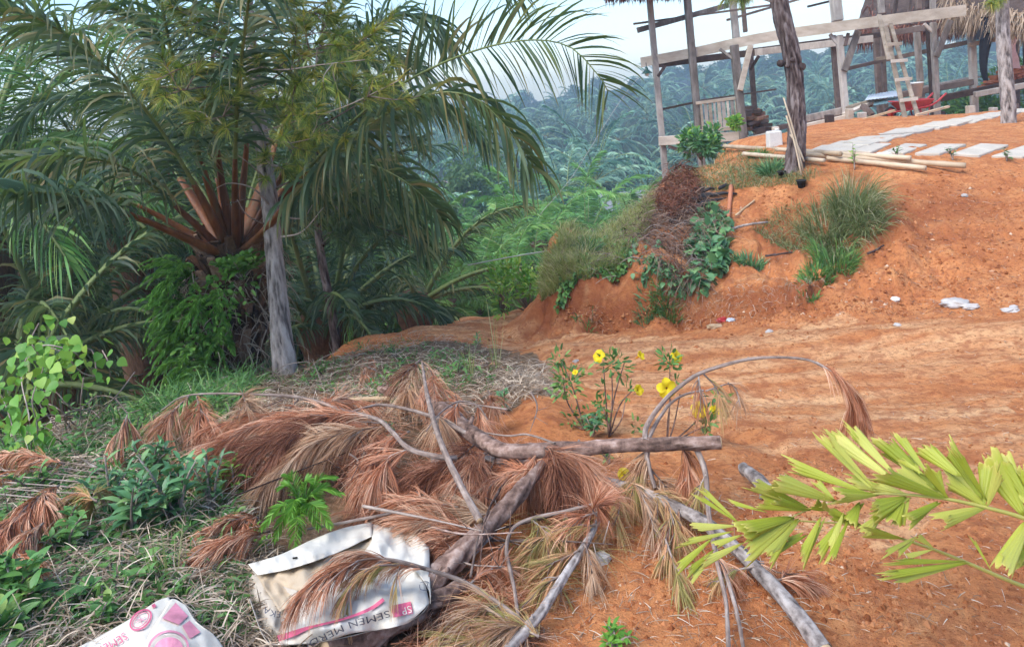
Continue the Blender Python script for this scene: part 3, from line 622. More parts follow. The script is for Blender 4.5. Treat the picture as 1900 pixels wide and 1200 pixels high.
def hero_palm():
    base = P(430, 712, 6.5); base[2] = H(base[0], base[1]); top = P(440, 482, 6.45)
    root = thing('oil_palm', base, 'big oil palm with orange brown frond stalks and fern-covered trunk, behind the grey pine trunk', 'palm tree')
    tb = MB(); path = spline([base-[0, 0, .4], (base+top)/2, top], 16); tube(tb, path, .24+.03*np.sin(np.arange(16)), 14, 0, .15, seed=2)
    g = np.random.default_rng(5)
    for k in range(170):      # stubs of cut fronds spiral up the trunk
        f = (k+g.random())/170; c = base+(top-base)*f; az = k*2.39996; o = np.array([math.cos(az), math.sin(az), 0])
        a = c+o*.17; L = .22+.2*g.random(); b = a+o*(.12+.12*g.random())+UP*L
        wv = .10+.05*g.random(); bar(tb, a, b, wv, .045, up=o, m=0, rnd=g.random(), taper=.55)
    n = 900; f = g.random(n); az = g.random(n)*6.28; o = np.stack([np.cos(az), np.sin(az), 0*az], 1)
    q = base+(top-base)*f[:, None]+o*(.30+.13*g.random((n, 1)))
    ribbons(tb, q, o*.5+rdir(n, g)*.9-UP*.4, rdir(n, g), .12+.2*g.random(n), .012, .8, 3, m=1, rnd=g.random(n)*.8)
    tb.obj('trunk', [M['boot'], M['straw']], root, smooth=False)
    C = P(438, 470, 6.45)
    FR = [  # pixel and depth stations of every rachis, the first lies at the crown; share of bare stalk; leaflet length
        ([(455,470,6.4),(500,400,6.2),(575,310,5.9),(690,195,5.5),(820,118,5.2),(950,78,5.0),(1050,84,4.9),(1110,140,4.85),(1128,170,4.85)], .30, .52, 1),
        ([(450,475,6.4),(490,430,6.0),(570,335,5.6),(680,235,5.2),(790,178,5.0),(870,178,4.9),(930,225,4.85),(975,290,4.85),(985,318,4.85)], .30, .52, 1),
        ([(460,478,6.5),(520,400,6.5),(590,335,6.3),(670,305,6.1),(740,330,6.0),(795,375,5.95),(822,412,5.95)], .26, .50, 1),
        ([(455,465,6.6),(520,330,6.7),(590,200,6.7),(660,90,6.6),(720,35,6.5),(790,35,6.4),(830,80,6.4)], .30, .62, 0),
        ([(450,465,6.6),(500,300,7.1),(560,130,7.5),(640,10,7.8),(740,-70,8),(860,-70,8.1),(960,-10,8.1)], .26, .66, 0),
        ([(440,465,6.5),(452,330,6.6),(470,180,6.5),(520,20,6.3),(600,-120,6.0),(700,-180,5.8)], .32, .62, 0),
        ([(430,465,6.4),(410,330,6.2),(395,180,5.8),(400,30,5.4),(430,-110,5.0),(500,-200,4.7)], .32, .62, 0),
        ([(425,465,6.4),(385,340,6.1),(345,200,5.7),(310,60,5.3),(290,-60,4.9),(280,-150,4.5)], .32, .62, 0),
        ([(420,470,6.3),(370,360,5.9),(290,230,5.4),(180,110,4.9),(60,30,4.5),(-60,10,4.2)], .30, .58, 0),
        ([(415,470,6.5),(360,370,6.7),(270,240,6.9),(160,110,7.0),(30,20,7.0),(-110,-10,7.0)], .26, .66, 0),
        ([(410,475,6.3),(345,400,6.1),(250,320,5.7),(140,290,5.3),(30,300,5.0),(-80,350,4.8)], .30, .55, 0),
        ([(405,478,6.4),(330,420,6.3),(240,375,6.1),(130,345,5.8),(20,345,5.5),(-80,380,5.3)], .42, .5, 0),
        ([(410,480,6.2),(340,440,5.9),(240,398,5.5),(120,362,4.9),(20,360,4.5),(-70,385,4.2)], .46, .5, 0),
        ([(430,468,6.7),(400,300,7.3),(350,120,7.8),(280,-20,8.1),(180,-90,8.3),(60,-80,8.4)], .24, .66, 0),
        ([(445,468,6.8),(470,340,7.5),(520,210,8.0),(600,120,8.3),(700,90,8.5),(790,140,8.5)], .2, .7, 0),
        ([(425,468,6.7),(380,360,7.2),(300,250,7.6),(200,190,7.9),(90,190,8.0),(10,250,8.0)], .2, .7, 0),
        ([(440,465,6.3),(436,330,5.9),(440,190,5.3),(455,50,4.8),(470,-60,4.3),(480,-120,3.9)], .33, .55, 0),
        ([(452,478,6.6),(540,420,6.8),(620,370,6.9),(700,360,6.9),(760,400,6.9),(790,460,6.9)], .25, .5, 0),
        ([(450,468,6.9),(540,330,7.3),(640,230,7.5),(740,190,7.6),(840,210,7.6),(900,270,7.6)], .25, .6, 0),
        ([(428,466,6.5),(408,350,6.5),(372,240,6.4),(330,130,6.2),(270,50,6.0),(200,10,5.8)], .30, .6, 0)]
    for i, (st, lo, ll, hero) in enumerate(FR):
        a = np.array(st, float); pts = P(a[:, 0], a[:, 1], a[:, 2]); pts[0] = C+(pts[0]-C)*.6
        path = spline(pts, 44); fb = MB()
        if hero: leaflets(fb, path, lo, 96, ll*1.05, .027, [.55, 1.7, 1.9][i], 6, 0, 300+i, .30, .12, tipL=.4, up=(UP*.30-fw) if i == 0 else (UP-fw*.3), fan=(82, 40), drk=(.25, .75))
        else: leaflets(fb, path, lo, 92, ll*.9, .025, 1.1, 5, 0, 300+i, .42, .15, tipL=.4)
        k = int(44*lo)
        tube(fb, path[k-2:], np.linspace(.020, .005, len(path[k-2:])), 6, 1, cap=True, rnd=.5, flat=.7)
        f = fb.obj('frond', [M['palm'] if hero or i % 3 else M['palmdark'], M['rachis']], root)
        pb = MB(); tube(pb, path[:k], np.interp(np.linspace(0, 1, k), [0, .12, 1], [.12, .075, .034]), 7, 0, .04, rnd=.35+.5*((i*37 % 10)/10), flat=.5, seed=i)
        pb.obj('petiole', M['petiole'], f)
hero_palm()
def fern_clump(name, c, n, L, label, mat, W=.02, group=None, seed=0, elr=(-30, 60), cat='fern', out=None, dens=26, ll=.07):
    g = np.random.default_rng(seed); root = thing(name, c, label, cat, group); mb = MB()
    for k in range(n):
        az = g.random()*6.28 if out is None else out+g.normal()*.75; el = R(elr[0]+(elr[1]-elr[0])*g.random())
        p = frond_path(np.array(c)+g.normal(size=3)*.03, az, el, L*(.6+.6*g.random()), 1.5, 10, g.normal()*.3)
        leaflets(mb, p, .12, dens, ll*(.8+.4*g.random()), W, .35, 2, 0, int(g.integers(1e9)), .12, .1, tipL=.15)
        tube(mb, p, np.linspace(.004, .0015, len(p)), 3, 0, cap=False, rnd=.3)
    mb.obj('fronds', M[mat], root); return root
for i, (u, v, d, L, n, w_) in enumerate([(345,510,6.15,.36,40,'uppermost'),(335,570,6.1,.32,36,'second highest'),(345,620,6.05,.30,32,'middle'),(352,668,6.0,.30,32,'second lowest'),(385,560,6.02,.35,20,'innermost'),(400,630,6.02,.3,16,'small'),(395,695,5.85,.4,24,'lowest')]):
    fern_clump('fern', P(u, v, d), n, L, w_+' bright green fern clump rooted on the left side of the big palm trunk' if i not in (4, 5) else {4: 'fern clump low on the front of the palm trunk, right of the fern fringe', 5: 'sparse fern hanging on the dark middle of the palm trunk'}[i], 'fernshade', .012, 'ferns on the palm trunk', 50+i, (-20, 60), out=R(200) if i not in (4, 5) else R(250), dens=26, ll=.05)
def broadleaves(mb, c, n, rad, L, W, g, m=0, droop=.4, up=.4, fold=.25, prof=(.15, .85, 1, .7, .05)):
    c = np.atleast_2d(c); ci = g.integers(0, len(c), n); d = rdir(n, g)
    q = c[ci]+d*(rad*g.random(n)**.5)[:, None]
    ribbons(mb, q, d+UP*up, nrm(np.cross(d+UP*up, rdir(n, g))), L*(.6+.7*g.random(n)), W*(.7+.5*g.random(n)), droop, 4, prof=list(prof), fold=fold, m=m)
def leafy_plant(name, c, label, cat, stems, h, rad, n, L, W, mat, seed, group=None, stemmat='twig', loc=None, ground=True):
    g = np.random.default_rng(seed); c = np.array(c, float)
    root = thing(name, c, label, cat, group); sb = MB(); lb = MB(); 
    for k in range(stems):
        az = g.random()*6.28; e = c+np.array([math.cos(az)*rad*(.2+.8*g.random()), math.sin(az)*rad*(.2+.8*g.random()), h*(.55+.5*g.random())])
        p = spline([c, (c+e)/2+[0, 0, h*.15], e], 9); tube(sb, p, np.linspace(.006, .002, 9)*(1+h), 5, 0, rnd=g.random())
        nn = max(3, n//stems); t = .35+.65*np.linspace(0, 1, nn); q = np.stack([np.interp(t, np.linspace(0, 1, 9), p[:, a]) for a in range(3)], 1)
        ph = np.arange(nn)*2.4+g.random()*6; dr = np.stack([np.cos(ph), np.sin(ph), .35+.5*t], 1)+.25*g.normal(size=(nn, 3))
        ribbons(lb, q, dr, np.cross(dr, UP)+.25*g.normal(size=(nn, 3)), L*(.7+.5*g.random(nn))*(1-.45*(t-.35)), W*(.8+.4*g.random(nn))*(1-.4*(t-.35)), .45, 5, prof=[.1, .7, 1, .85, .45, .03], fold=.3)
    sb.obj('stem', M[stemmat], root); lb.obj('leaves', M[mat], root, smooth=True); return root
leafy_plant('climbing_plant', P(450, 520, 6.05), 'leafy creeper crowning the top of the big palm trunk', 'creeper', 16, .2, .33, 240, .11, .055, 'fernshade', 61)

def pine_bark_tree(name, st, rads, label, bark, seed, ns=18, cat='pine tree', group=None, ridge=.10):
    a = np.array(st, float); pts = P(a[:, 0], a[:, 1], a[:, 2]); pts[0, 2] = H(pts[0, 0], pts[0, 1])-.15
    root = thing(name, pts[0], label, cat, group); path = spline(pts, 120); n = len(path)
    mb = MB(); T = nrm(np.gradient(path, axis=0)); S = nrm(np.cross(T, [0, 1.0, 0])); U = np.cross(S, T)
    rr = np.interp(np.linspace(0, 1, n), np.linspace(0, 1, len(rads)), rads)
    nsd = ns*3; an = np.arange(nsd)*2*np.pi/nsd; L = np.r_[0, np.cumsum(np.linalg.norm(np.diff(path, axis=0), axis=1))]
    AA, LL = np.meshgrid(an, L); px = np.cos(AA)*rr[:, None]*14+50; py = np.sin(AA)*rr[:, None]*14
    nz = vn(px*3.2+py*2.1, LL*8+py*3, seed)+.8*vn(px*6.1-py*2, LL*19+py*6, seed+3); nz = np.where(nz > .05, nz, nz*1.3)
    k = rr[:, None]*(1+ridge*nz*1.6+.03*vn(px, LL*2, seed+9))
    V = path[:, None]+k[..., None]*(np.cos(an)[None, :, None]*S[:, None]+np.sin(an)[None, :, None]*U[:, None])
    i = np.arange(n-1)[:, None]*nsd; j = np.arange(nsd)[None]; kk = (j+1) % nsd
    Q = np.stack([i+j, i+kk, i+nsd+kk, i+nsd+j], -1).reshape(-1, 4)
    mb.add(V.reshape(-1, 3), Q, rnd=np.clip(.66+.6*nz, 0, 1).ravel()); mb.obj('trunk', M[bark], root)
    return root, path
def PP(st): a = np.array(st, float); return P(a[:, 0], a[:, 1], a[:, 2])
pine, pp = pine_bark_tree('pine_tree', [(530,692,6.0),(520,600,6.0),(511,500,6.0),(503,400,6.0),(491,300,6.0),(480,220,6.0),(470,130,6.0),(462,40,6.0),(455,-80,6.0),(450,-200,6.0)],
    [.105,.082,.072,.066,.060,.054,.047,.042,.035,.02], 'slender pine with grey cracked bark in front of the big palm trunk', 'pinebark', 3)
g = np.random.default_rng(21); tw = MB(); nd = MB()
def pbranch(st, r=.012, tuft=0, nL=.17, tips=()):
    p = spline(PP(st), 14); tube(tw, p, np.linspace(r, r*.3, 14), 5, 0, rnd=g.random())
    if tuft: tufts(nd, p[int(14*.72):], tuft, nL, .0032, .25, g=g)
    return p
for st in [[(487,262,6),(430,265,5.9),(415,240,5.9)],[(505,345,6),(470,310,5.8),(430,280,5.8)],[(508,390,6),(470,350,5.8),(425,340,5.8),(400,350,5.8)],[(505,380,6),(460,370,5.9),(420,380,5.8)],
           [(515,400,6),(560,405,5.8),(580,380,5.8)],[(518,440,6),(560,430,5.8),(600,385,5.8)],[(500,420,6),(460,400,5.8),(440,370,5.8)],[(512,350,6),(548,330,5.8),(575,300,5.8)]]:
    pbranch(st, .009)
br = [[(484,245,6),(560,222,5.7),(640,198,5.4),(740,150,5.2)],[(490,270,6),(580,240,5.7),(680,185,5.4),(720,165,5.3)],[(470,130,6),(530,110,5.7),(590,90,5.5),(660,95,5.4)],[(476,180,6),(530,165,5.7),(560,150,5.5)],
      [(480,215,6),(530,215,5.6),(575,212,5.4)],[(468,110,6),(420,100,5.6),(340,125,5.3),(290,150,5.2)],[(474,160,6),(400,160,5.6),(330,170,5.3),(300,185,5.2)],[(465,80,6),(520,50,5.7),(560,30,5.5)],
      [(460,40,6),(540,20,5.7),(610,30,5.5)],[(470,140,6),(540,80,5.8),(600,60,5.6),(640,70,5.5)],[(475,170,6),(560,110,5.8),(650,85,5.6),(700,60,5.5)],[(478,200,6),(420,215,5.6),(350,230,5.3)],
      [(462,60,6),(400,40,5.6),(340,50,5.4)],[(488,255,6),(540,265,5.6),(600,250,5.4)],[(492,300,6),(520,310,5.8),(536,318,5.8)],[(468,120,6),(520,130,5.5),(600,120,5.3),(690,110,5.2)]]
for st in br:
    st = [(a, b, c if k == 0 else 6-(6-c)*1.9) for k, (a, b, c) in enumerate(st)]; p = pbranch(st, .009, 240, .14)
    for k in range(5):
        b0 = p[int(5+7*g.random())]; e = b0+nrm(p[-1]-p[0])*.22*g.random()+rdir(1, g)[0]*.22; q = spline([b0, (b0+e)/2+rdir(1, g)[0]*.03, e], 7)
        tube(tw, q, np.linspace(.005, .002, 7), 4, 0, rnd=g.random()); tufts(nd, q, 170, .12, .0032, .25, g=g, lo=.5)
tw.obj('branches', M['twig'], pine); nd.obj('needles', M['needle'], pine)
# dark pine behind
pine2, p2 = pine_bark_tree('pine_tree', [(628,640,8.6),(612,560,8.6),(600,500,8.6),(592,440,8.6),(588,380,8.6),(586,250,8.6),(590,130,8.6),(600,40,8.6)], [.065,.052,.047,.042,.036,.03,.016], 'thin dark pine with dense dark needles, behind the grey pine and to its right', 'darkbark', 4, ns=10)
tw = MB(); nd = MB()
for k in range(46):
    b0 = p2[int(45+70*g.random())]; az = R(-100+g.random()*260); Lb = .7+1.0*g.random(); e = b0+np.array([math.cos(az), math.sin(az)*.7, .1+.25*g.normal()])*Lb
    q = spline([b0, (b0+e)/2+[0, 0, .12], e], 9); tube(tw, q, np.linspace(.014, .004, 9), 4, 0, rnd=g.random())
    tufts(nd, q, 260, .2, .005, .5, g=g, lo=.3)
    for j in range(3):
        c0 = q[int(3+5*g.random())]; e2 = c0+nrm(e-b0)*.2+rdir(1, g)[0]*.35; q2 = spline([c0, e2], 5); tufts(nd, q2, 220, .18, .0045, .5, g=g)
tw.obj('branches', M['darkbark'], pine2); nd.obj('needles', M['needledark'], pine2)

# palms in the shaded gully and behind
def palm_at(u, v, d, seed, label, mat='palmdark', trunk=None, nf=20, L=3.0, n=60, ll=.6, W=.03, up=(-5, 80), droop=.9, cat='palm tree', group=None):
    c = P(u, v, d); gz = float(H(c[0], c[1])); tr = max(.3, c[2]-gz)
    r = palm_proto('oil_palm', seed, nf, L, n, 3, W, ll, mat, tr, True, up, droop, label=label, cat=cat, group=group)
    r.location = (c[0], c[1], gz); return r
palm_at(110, 640, 9.2, 71, 'low oil palm with upright dark stalks in the gully, left of the big palm', nf=22, L=2.9, ll=.5, up=(0, 82), mat='palm')
palm_at(600, 600, 9.6, 72, 'low palm with a fan of dark stalks between the two pine trunks', nf=20, L=2.2, n=40, ll=.45, up=(15, 75))
palm_at(770, 560, 12.0, 73, 'drooping oil palm at the roadside beyond the dark pine', nf=12, L=2.6, n=60, ll=.36, W=.026, up=(0, 55), mat='palm')
palm_at(-60, 330, 9.0, 74, 'tall oil palm half outside the left edge of the view', nf=22, L=3.8, ll=.8, mat='palmbright')
palm_at(230, 420, 12.5, 75, 'dark oil palm behind the long left fronds', nf=24, L=3.6, ll=.8, n=40)
palm_at(40, 520, 15, 76, 'oil palm deep in the shade at the far left', nf=24, L=3.8, ll=.8, n=36)
palm_at(330, 300, 15, 77, 'oil palm rising behind the stalks of the big palm', nf=26, L=4.2, ll=.95, n=36)
palm_at(560, 430, 13, 78, 'oil palm hidden behind the dark pine needles', nf=24, L=3.4, ll=.8, n=36)
palm_at(20, 720, 7.2, 79, 'small palm with pale striped fronds low at the left edge', nf=14, L=2.3, ll=.45, n=50, up=(5, 60), mat='palm')
# two long fronds of the gully palm lie over the dark hollow in full view
bt = crown_tree('broadleaf_tree', 301, 8.0, 3.2, 5200, .26, 'forest', label='dense dark broadleaf tree closing the view behind the leftmost palms', nb=12, bare=.12)
bt.location = tuple(onground(P(60, 500, 20)))
for i, (u, v, d, s, lb) in enumerate([(230,500,18,.85,'dark broadleaf tree behind the gully palm'),(420,500,17,.9,'dark broadleaf tree straight behind the big palm trunk'),(560,500,16,.62,'broadleaf tree behind the dark pine'),(690,470,23,.6,'broadleaf tree showing right of the dark pine'),(-120,480,16,.9,'broadleaf tree at the extreme left behind the palms'),(330,520,14,.5,'low broadleaf tree in the gully left of the big palm'),(140,560,13.5,.45,'low broadleaf tree in the gully behind the upright palm stalks')]):
    q = onground(P(u, v, d)); dup(bt, q, 1.3*i, s, label=lb)
pt = crown_tree('slender_tree', 310, 9.5, 3.0, 2600, .34, 'forestpale', 'greybranch', label='pale green tree with two thin white stems below the arching frond', nb=8, bare=.5)
q = P(905, 390, 52); pt.location = (q[0], q[1], float(H(q[0], q[1]))-.3)
dup(pt, onground(P(860, 400, 50)), 2.0, .95, label='pale green slender tree left of the white-stemmed one')
dup(pt, onground(P(950, 400, 56)), 4.0, .7, label='smaller pale tree at the edge of the far palms')
for i, (u, d, s) in enumerate([(880,60,1.0),(930,62,.9),(990,58,.75),(1040,60,.7),(830,58,1.0),(1130,56,.6),(780,60,1.1),(720,58,1.1)]):
    q = P(u, 380, d); dup(bt, (q[0], q[1], float(H(q[0], q[1]))-.5), 2.1*i, s*.75, label='dark forest tree along the foot of the far slope', group='dark trees at the foot of the far slope')
for i, (u, v, h, lb) in enumerate([(400,560,.10,'leafy creeper patch on the upper front of the palm trunk'),(380,600,.10,'leafy creeper patch halfway down the palm trunk front'),(372,650,.10,'leafy creeper patch low on the palm trunk front'),(440,540,.08,'few creeper leaves right under the crown of the palm trunk')]):
    g = np.random.default_rng(920+i); c = P(u, v, 6.0); root = thing('climbing_plant', c, lb, 'creeper'); lb_ = MB(); broadleaves(lb_, c+rdir(8, g)*[.12, .05, .14], 150 if i < 3 else 60, .10, .065, .03, g, up=.1); lb_.obj('leaves', M['fernshade'], root)
# ------------------------------------------------------------------ timber pavilion on the terrace
def Q1(u, v, d): return P(u, v, d)
def obar(name, a, b, w_, h_, mat, parent, up=UP, label=None, extra=None):
    mb = MB(); n = 1
    a = np.asarray(a); b = np.asarray(b); bar(mb, a, b, w_, h_, up)
    o = mb.obj(name, M[mat], parent, smooth=False)
    bv = o.modifiers.new('bevel', 'BEVEL'); bv.width = min(w_, h_)*.09; bv.segments = 1
    if label: o['label'] = label
    return o
pav = thing('timber_pavilion', onground(P(1500, 240, 16.5)), 'open unfinished timber pavilion of grey posts and beams on the terrace', 'building')
def post(u0_, v0_, u1_, v1_, d, w_=.14, mat='timber', toground=True):
    a = P(u0_, v0_, d); b = P(u1_, v1_, d)
    if toground: b = b.copy(); b[2] = float(H(b[0], b[1]))-.15
    obar('post', a, b, w_, w_, mat, pav, up=np.array([0, 1.0, 0]))
for pz in [(1203,-25,1236,330,17.5,.135),(1273,-25,1297,224,17.2,.155),(1357,-25,1366,72,17.9,.15,'timber',False),(1362,84,1381,262,16.9,.17),(1376,-25,1383,60,19.3,.10,'timberdark',False),(1392,90,1402,215,19.6,.12,'timberdark'),
           (1547,-25,1554,40,16.7,.21,'timber',False),(1545,66,1557,205,17.4,.11,'timberdark'),(1557,66,1570,205,16.4,.13),(1624,55,1633,172,19.4,.13,'timberdark'),(1636,60,1643,172,19.0,.10,'timberdark'),
           (1700,48,1712,160,18.6,.13,'timber'),(1722,42,1731,165,16.9,.10,'timberdark'),(1731,42,1738,165,16.2,.11),(1802,50,1808,186,17.2,.14,'timber'),(1632,-25,1636,26,16.8,.12,'timber',False),
           (1703,-25,1705,18,16.5,.10,'timberdark',False),(1730,-25,1731,18,16.2,.10,'timber',False),(1884,40,1884,128,19.5,.13,'timberdark'),(1724,-25,1722,16,17.5,.11,'timberdark',False)]:
    post(*pz)
# the long front beam, slightly bowed
bp = [P(1189,116,17.6)-UP*.0, P(1290,97,17.3), P(1370,79,17.0), P(1440,66,16.8), P(1530,53,16.4), P(1650,37,15.9), P(1792,19,15.4)]
bpath = spline(np.array(bp), 40); bm = MB()
Tt = nrm(np.gradient(bpath, axis=0)); Sd = nrm(np.cross(Tt, UP)); V = np.stack([bpath-Sd*.045-UP*.12, bpath+Sd*.045-UP*.12, bpath+Sd*.045+UP*.11, bpath-Sd*.045+UP*.11], 1).reshape(-1, 3)
i = np.arange(39)[:, None]*4; j = np.arange(4)[None]; k = (j+1) % 4
bm.add(V, np.vstack([np.stack([i+j, i+k, i+4+k, i+4+j], -1).reshape(-1, 4), [[0, 3, 2, 1], [156, 157, 158, 159]]]), rnd=.6); bm.obj('front_beam', M['timberpale'], pav, smooth=False)
for a, b, w_, h_, m in [((1213,121,18.1),(1400,98,17.7),.10,.16,'timberdark'),((1400,98,17.7),(1620,72,17.0),.10,.16,'timber'),((1500,84,18.6),(1800,40,17.4),.10,.14,'timberdark'),((1182,57,17.7),(1352,10,17.9),.03,.13,'timber'),
        ((1175,45,17.9),(1460,6,17.6),.04,.05,'timberdark'),((1348,38,18.6),(1500,-6,18.3),.04,.06,'timberdark'),((1498,13,17.2),(1560,-2,17.1),.04,.05,'timberdark'),
        ((1222,262,17.4),(1379,252,17.0),.10,.21,'timberpale'),((1229,203,17.6),(1290,190,17.3),.03,.05,'timberdark'),((1292,188,17.3),(1440,166,17.6),.03,.04,'timberdark'),
        ((1572,128,18.6),(1636,113,19.0),.05,.09,'timberdark'),((1626,110,18.3),(1652,106,18.2),.05,.09,'timberpale'),((1640,112,19.2),(1800,78,18.2),.06,.11,'timberdark'),((1797,84,17.1),(1850,73,17.0),.05,.10,'timberpale'),((1850,70,17.0),(1912,57,16.9),.05,.08,'timberdark'),
        ((1240,272,17.4),(1287,286,17.6),.05,.07,'timber'),((1230,262,19.5),(1388,246,19.5),.08,.12,'timberdark'),
        ((1750,62,17.8),(1850,44,17.2),.06,.12,'timber'),((1385,96,18.2),(1650,62,17.5),.08,.12,'timberdark')]:
    obar('beam', P(*a), P(*b), w_, h_, m, pav)
for a, b, w_, m in [((1221,142,17.45),(1238,117,17.55),.07,'timberdark'),((1360,110,16.9),(1336,92,17.1),.06,'timber'),((1373,168,16.75),(1393,84,16.85),.12,'timberpale'),((1408,104,18),(1392,130,18),.07,'timberdark'),
                    ((1567,132,16.3),(1592,58,16.4),.14,'timber'),((1556,84,16.4),(1540,64,16.5),.07,'timber'),((1548,92,17.4),(1538,72,17.3),.08,'timberdark'),((1737,106,16.1),(1764,38,16.0),.12,'timber'),((1733,62,16.2),(1714,45,16.2),.07,'timber'),((1574,62,16.3),(1568,86,16.3),.06,'timberdark')]:
    obar('brace', P(*a), P(*b), w_, .06, m, pav, up=-fw)
# railing
rail = obar('railing', P(1291,192,17.15), P(1367,182,16.95), .06, .07, 'timberpale', pav)
obar('bottom_rail', P(1297,244,17.15), P(1372,237,16.95), .06, .08, 'timberpale', rail)
for k in range(9):
    f = (k+.5)/9; obar('baluster', P(1296+f*74, 190-f*9, 17.15-.2*f), P(1301+f*73, 243-f*7, 17.15-.2*f), .075 if k % 3 else .05, .03, 'timber' if k % 2 else 'timberpale', rail, up=np.array([0, 1.0, 0]))
# floor joists and loose boards
def joist(a, b, w_, h_, m): obar('floor_joist', P(*a), P(*b), w_, h_, m, pav)
for a, b, w_, h_, m in [((1384,262,16.9),(1446,248,16.6),.12,.16,'timberpale'),((1488,222,16.8),(1566,205,16.5),.12,.16,'timber'),((1488,236,16.2),(1580,216,15.9),.12,.12,'timberpale'),((1570,204,16.4),(1630,188,16.2),.12,.16,'timberpale'),
        ((1400,247,18.4),(1560,212,18.2),.1,.12,'timberdark'),((1660,178,17.4),(1805,152,17.2),.12,.14,'timberdark'),((1740,184,16.8),(1905,150,16.8),.12,.14,'timberdark'),((1808,176,16.4),(1905,158,16.2),.14,.12,'timber'),((1700,165,18.6),(1812,143,18.5),.3,.05,'timber')]: joist(a, b, w_, h_, m)
for k, (u, v, d) in enumerate([(1490,252,15.7),(1540,243,15.6),(1577,232,15.7),(1600,226,15.8),(1745,190,16.5),(1800,178,16.6),(1842,168,16.2),(1880,163,16.1),(1440,258,16.4)]):
    p = onground(P(u, v, d), -.05); obar('pier_block', p, p+UP*(.16+.05*(k % 3)), .12+.03*(k % 2), .16, ['timber', 'timberdark', 'timberpale'][k % 3], pav, up=np.array([0, 1.0, 0]))
# thatch
def thatch_slab(name, corners, mat, parent, n, seed, L=.5, W=.03, thick=.18, under='timberdark'):
    """corners: eave a, eave b, ridge b, ridge a"""
    g = np.random.default_rng(seed); a, b, c, d = [np.asarray(q) for q in corners]; nn = nrm(np.cross(b-a, d-a)); nn = nn if nn[2] > 0 else -nn
    mb = MB(); V = [a, b, c, d, a+nn*thick, b+nn*thick, c+nn*thick, d+nn*thick]
    mb.add(V, [(0, 1, 2, 3), (7, 6, 5, 4), (0, 4, 5, 1), (1, 5, 6, 2), (2, 6, 7, 3), (3, 7, 4, 0)], m=1, rnd=.3)
    s = g.random(n); t = g.random(n)**1.6; p = (a*(1-s)[:, None]+b*s[:, None])*(1-t)[:, None]+(d*(1-s)[:, None]+c*s[:, None])*t[:, None]+nn*(thick*(.2+.9*g.random((n, 1))))
    dn = nrm((a+b)-(c+d)); ribbons(mb, p, dn+.28*g.normal(size=(n, 3))*[1, 1, .6], nrm(b-a)+.4*g.normal(size=(n, 3)), L*(.5+.8*g.random(n)), W*(.6+.8*g.random(n)), .35, 3)
    m = n//3; s = g.random(m); p = a*(1-s)[:, None]+b*s[:, None]+nn*(thick*g.random((m, 1)))
    ribbons(mb, p, dn*.7-UP*.6+.35*g.normal(size=(m, 3)), nrm(b-a)+.4*g.normal(size=(m, 3)), L*(.3+.7*g.random(m)), W*(.6+.8*g.random(m)), .5, 3)
    return mb.obj(name, [M[mat], M[under]], parent, smooth=False)
hut = thing('thatched_hut', onground(P(1850, 180, 19.5)), 'thatched hut roof rising behind the right end of the pavilion beam', 'building')
thatch_slab('roof', [P(1588,68,21), P(1790,44,19.6), P(1800,-130,23.5), P(1650,-130,24.5)], 'thatchred', hut, 2600, 1, .6, .04)
thatch_slab('roof', [P(1762,22,17.6), P(1935,38,15.6), P(1960,-130,18.5), P(1740,-120,20)], 'thatch', hut, 5200, 2, .7, .03)
for (u, v, u1, v1, d, w_) in [(1762,20,1766,60,18.5,.12),(1803,30,1806,180,19.5,.12),(1880,60,1884,140,19,.13),(1905,60,1908,150,17.5,.14),(1664,-5,1655,60,20.5,.08),(1690,-15,1684,55,20.4,.08),(1785,-5,1770,40,20.0,.08),(1640,10,1632,60,20.8,.08)]:
    b = P(u1, v1, d); b = b if v1 < 100 else onground(b, -.1); obar('hut_post', P(u, v, d), b, w_, w_, 'timberdark', hut, up=np.array([0, 1.0, 0]))
obar('hut_beam', P(1588,64,20.9), P(1800,40,19.5), .08, .12, 'timberdark', hut)
pr = thatch_slab('roof', [P(1122,-4,16.2), P(1262,-10,16.8), P(1280,-80,18.8), P(1130,-85,18.5)], 'thatchred', pav, 1300, 3, .26, .03, .12)
obar('fascia_board', P(1120,-3,16.2), P(1262,-9,16.8), .04, .10, 'timberdark', pav)
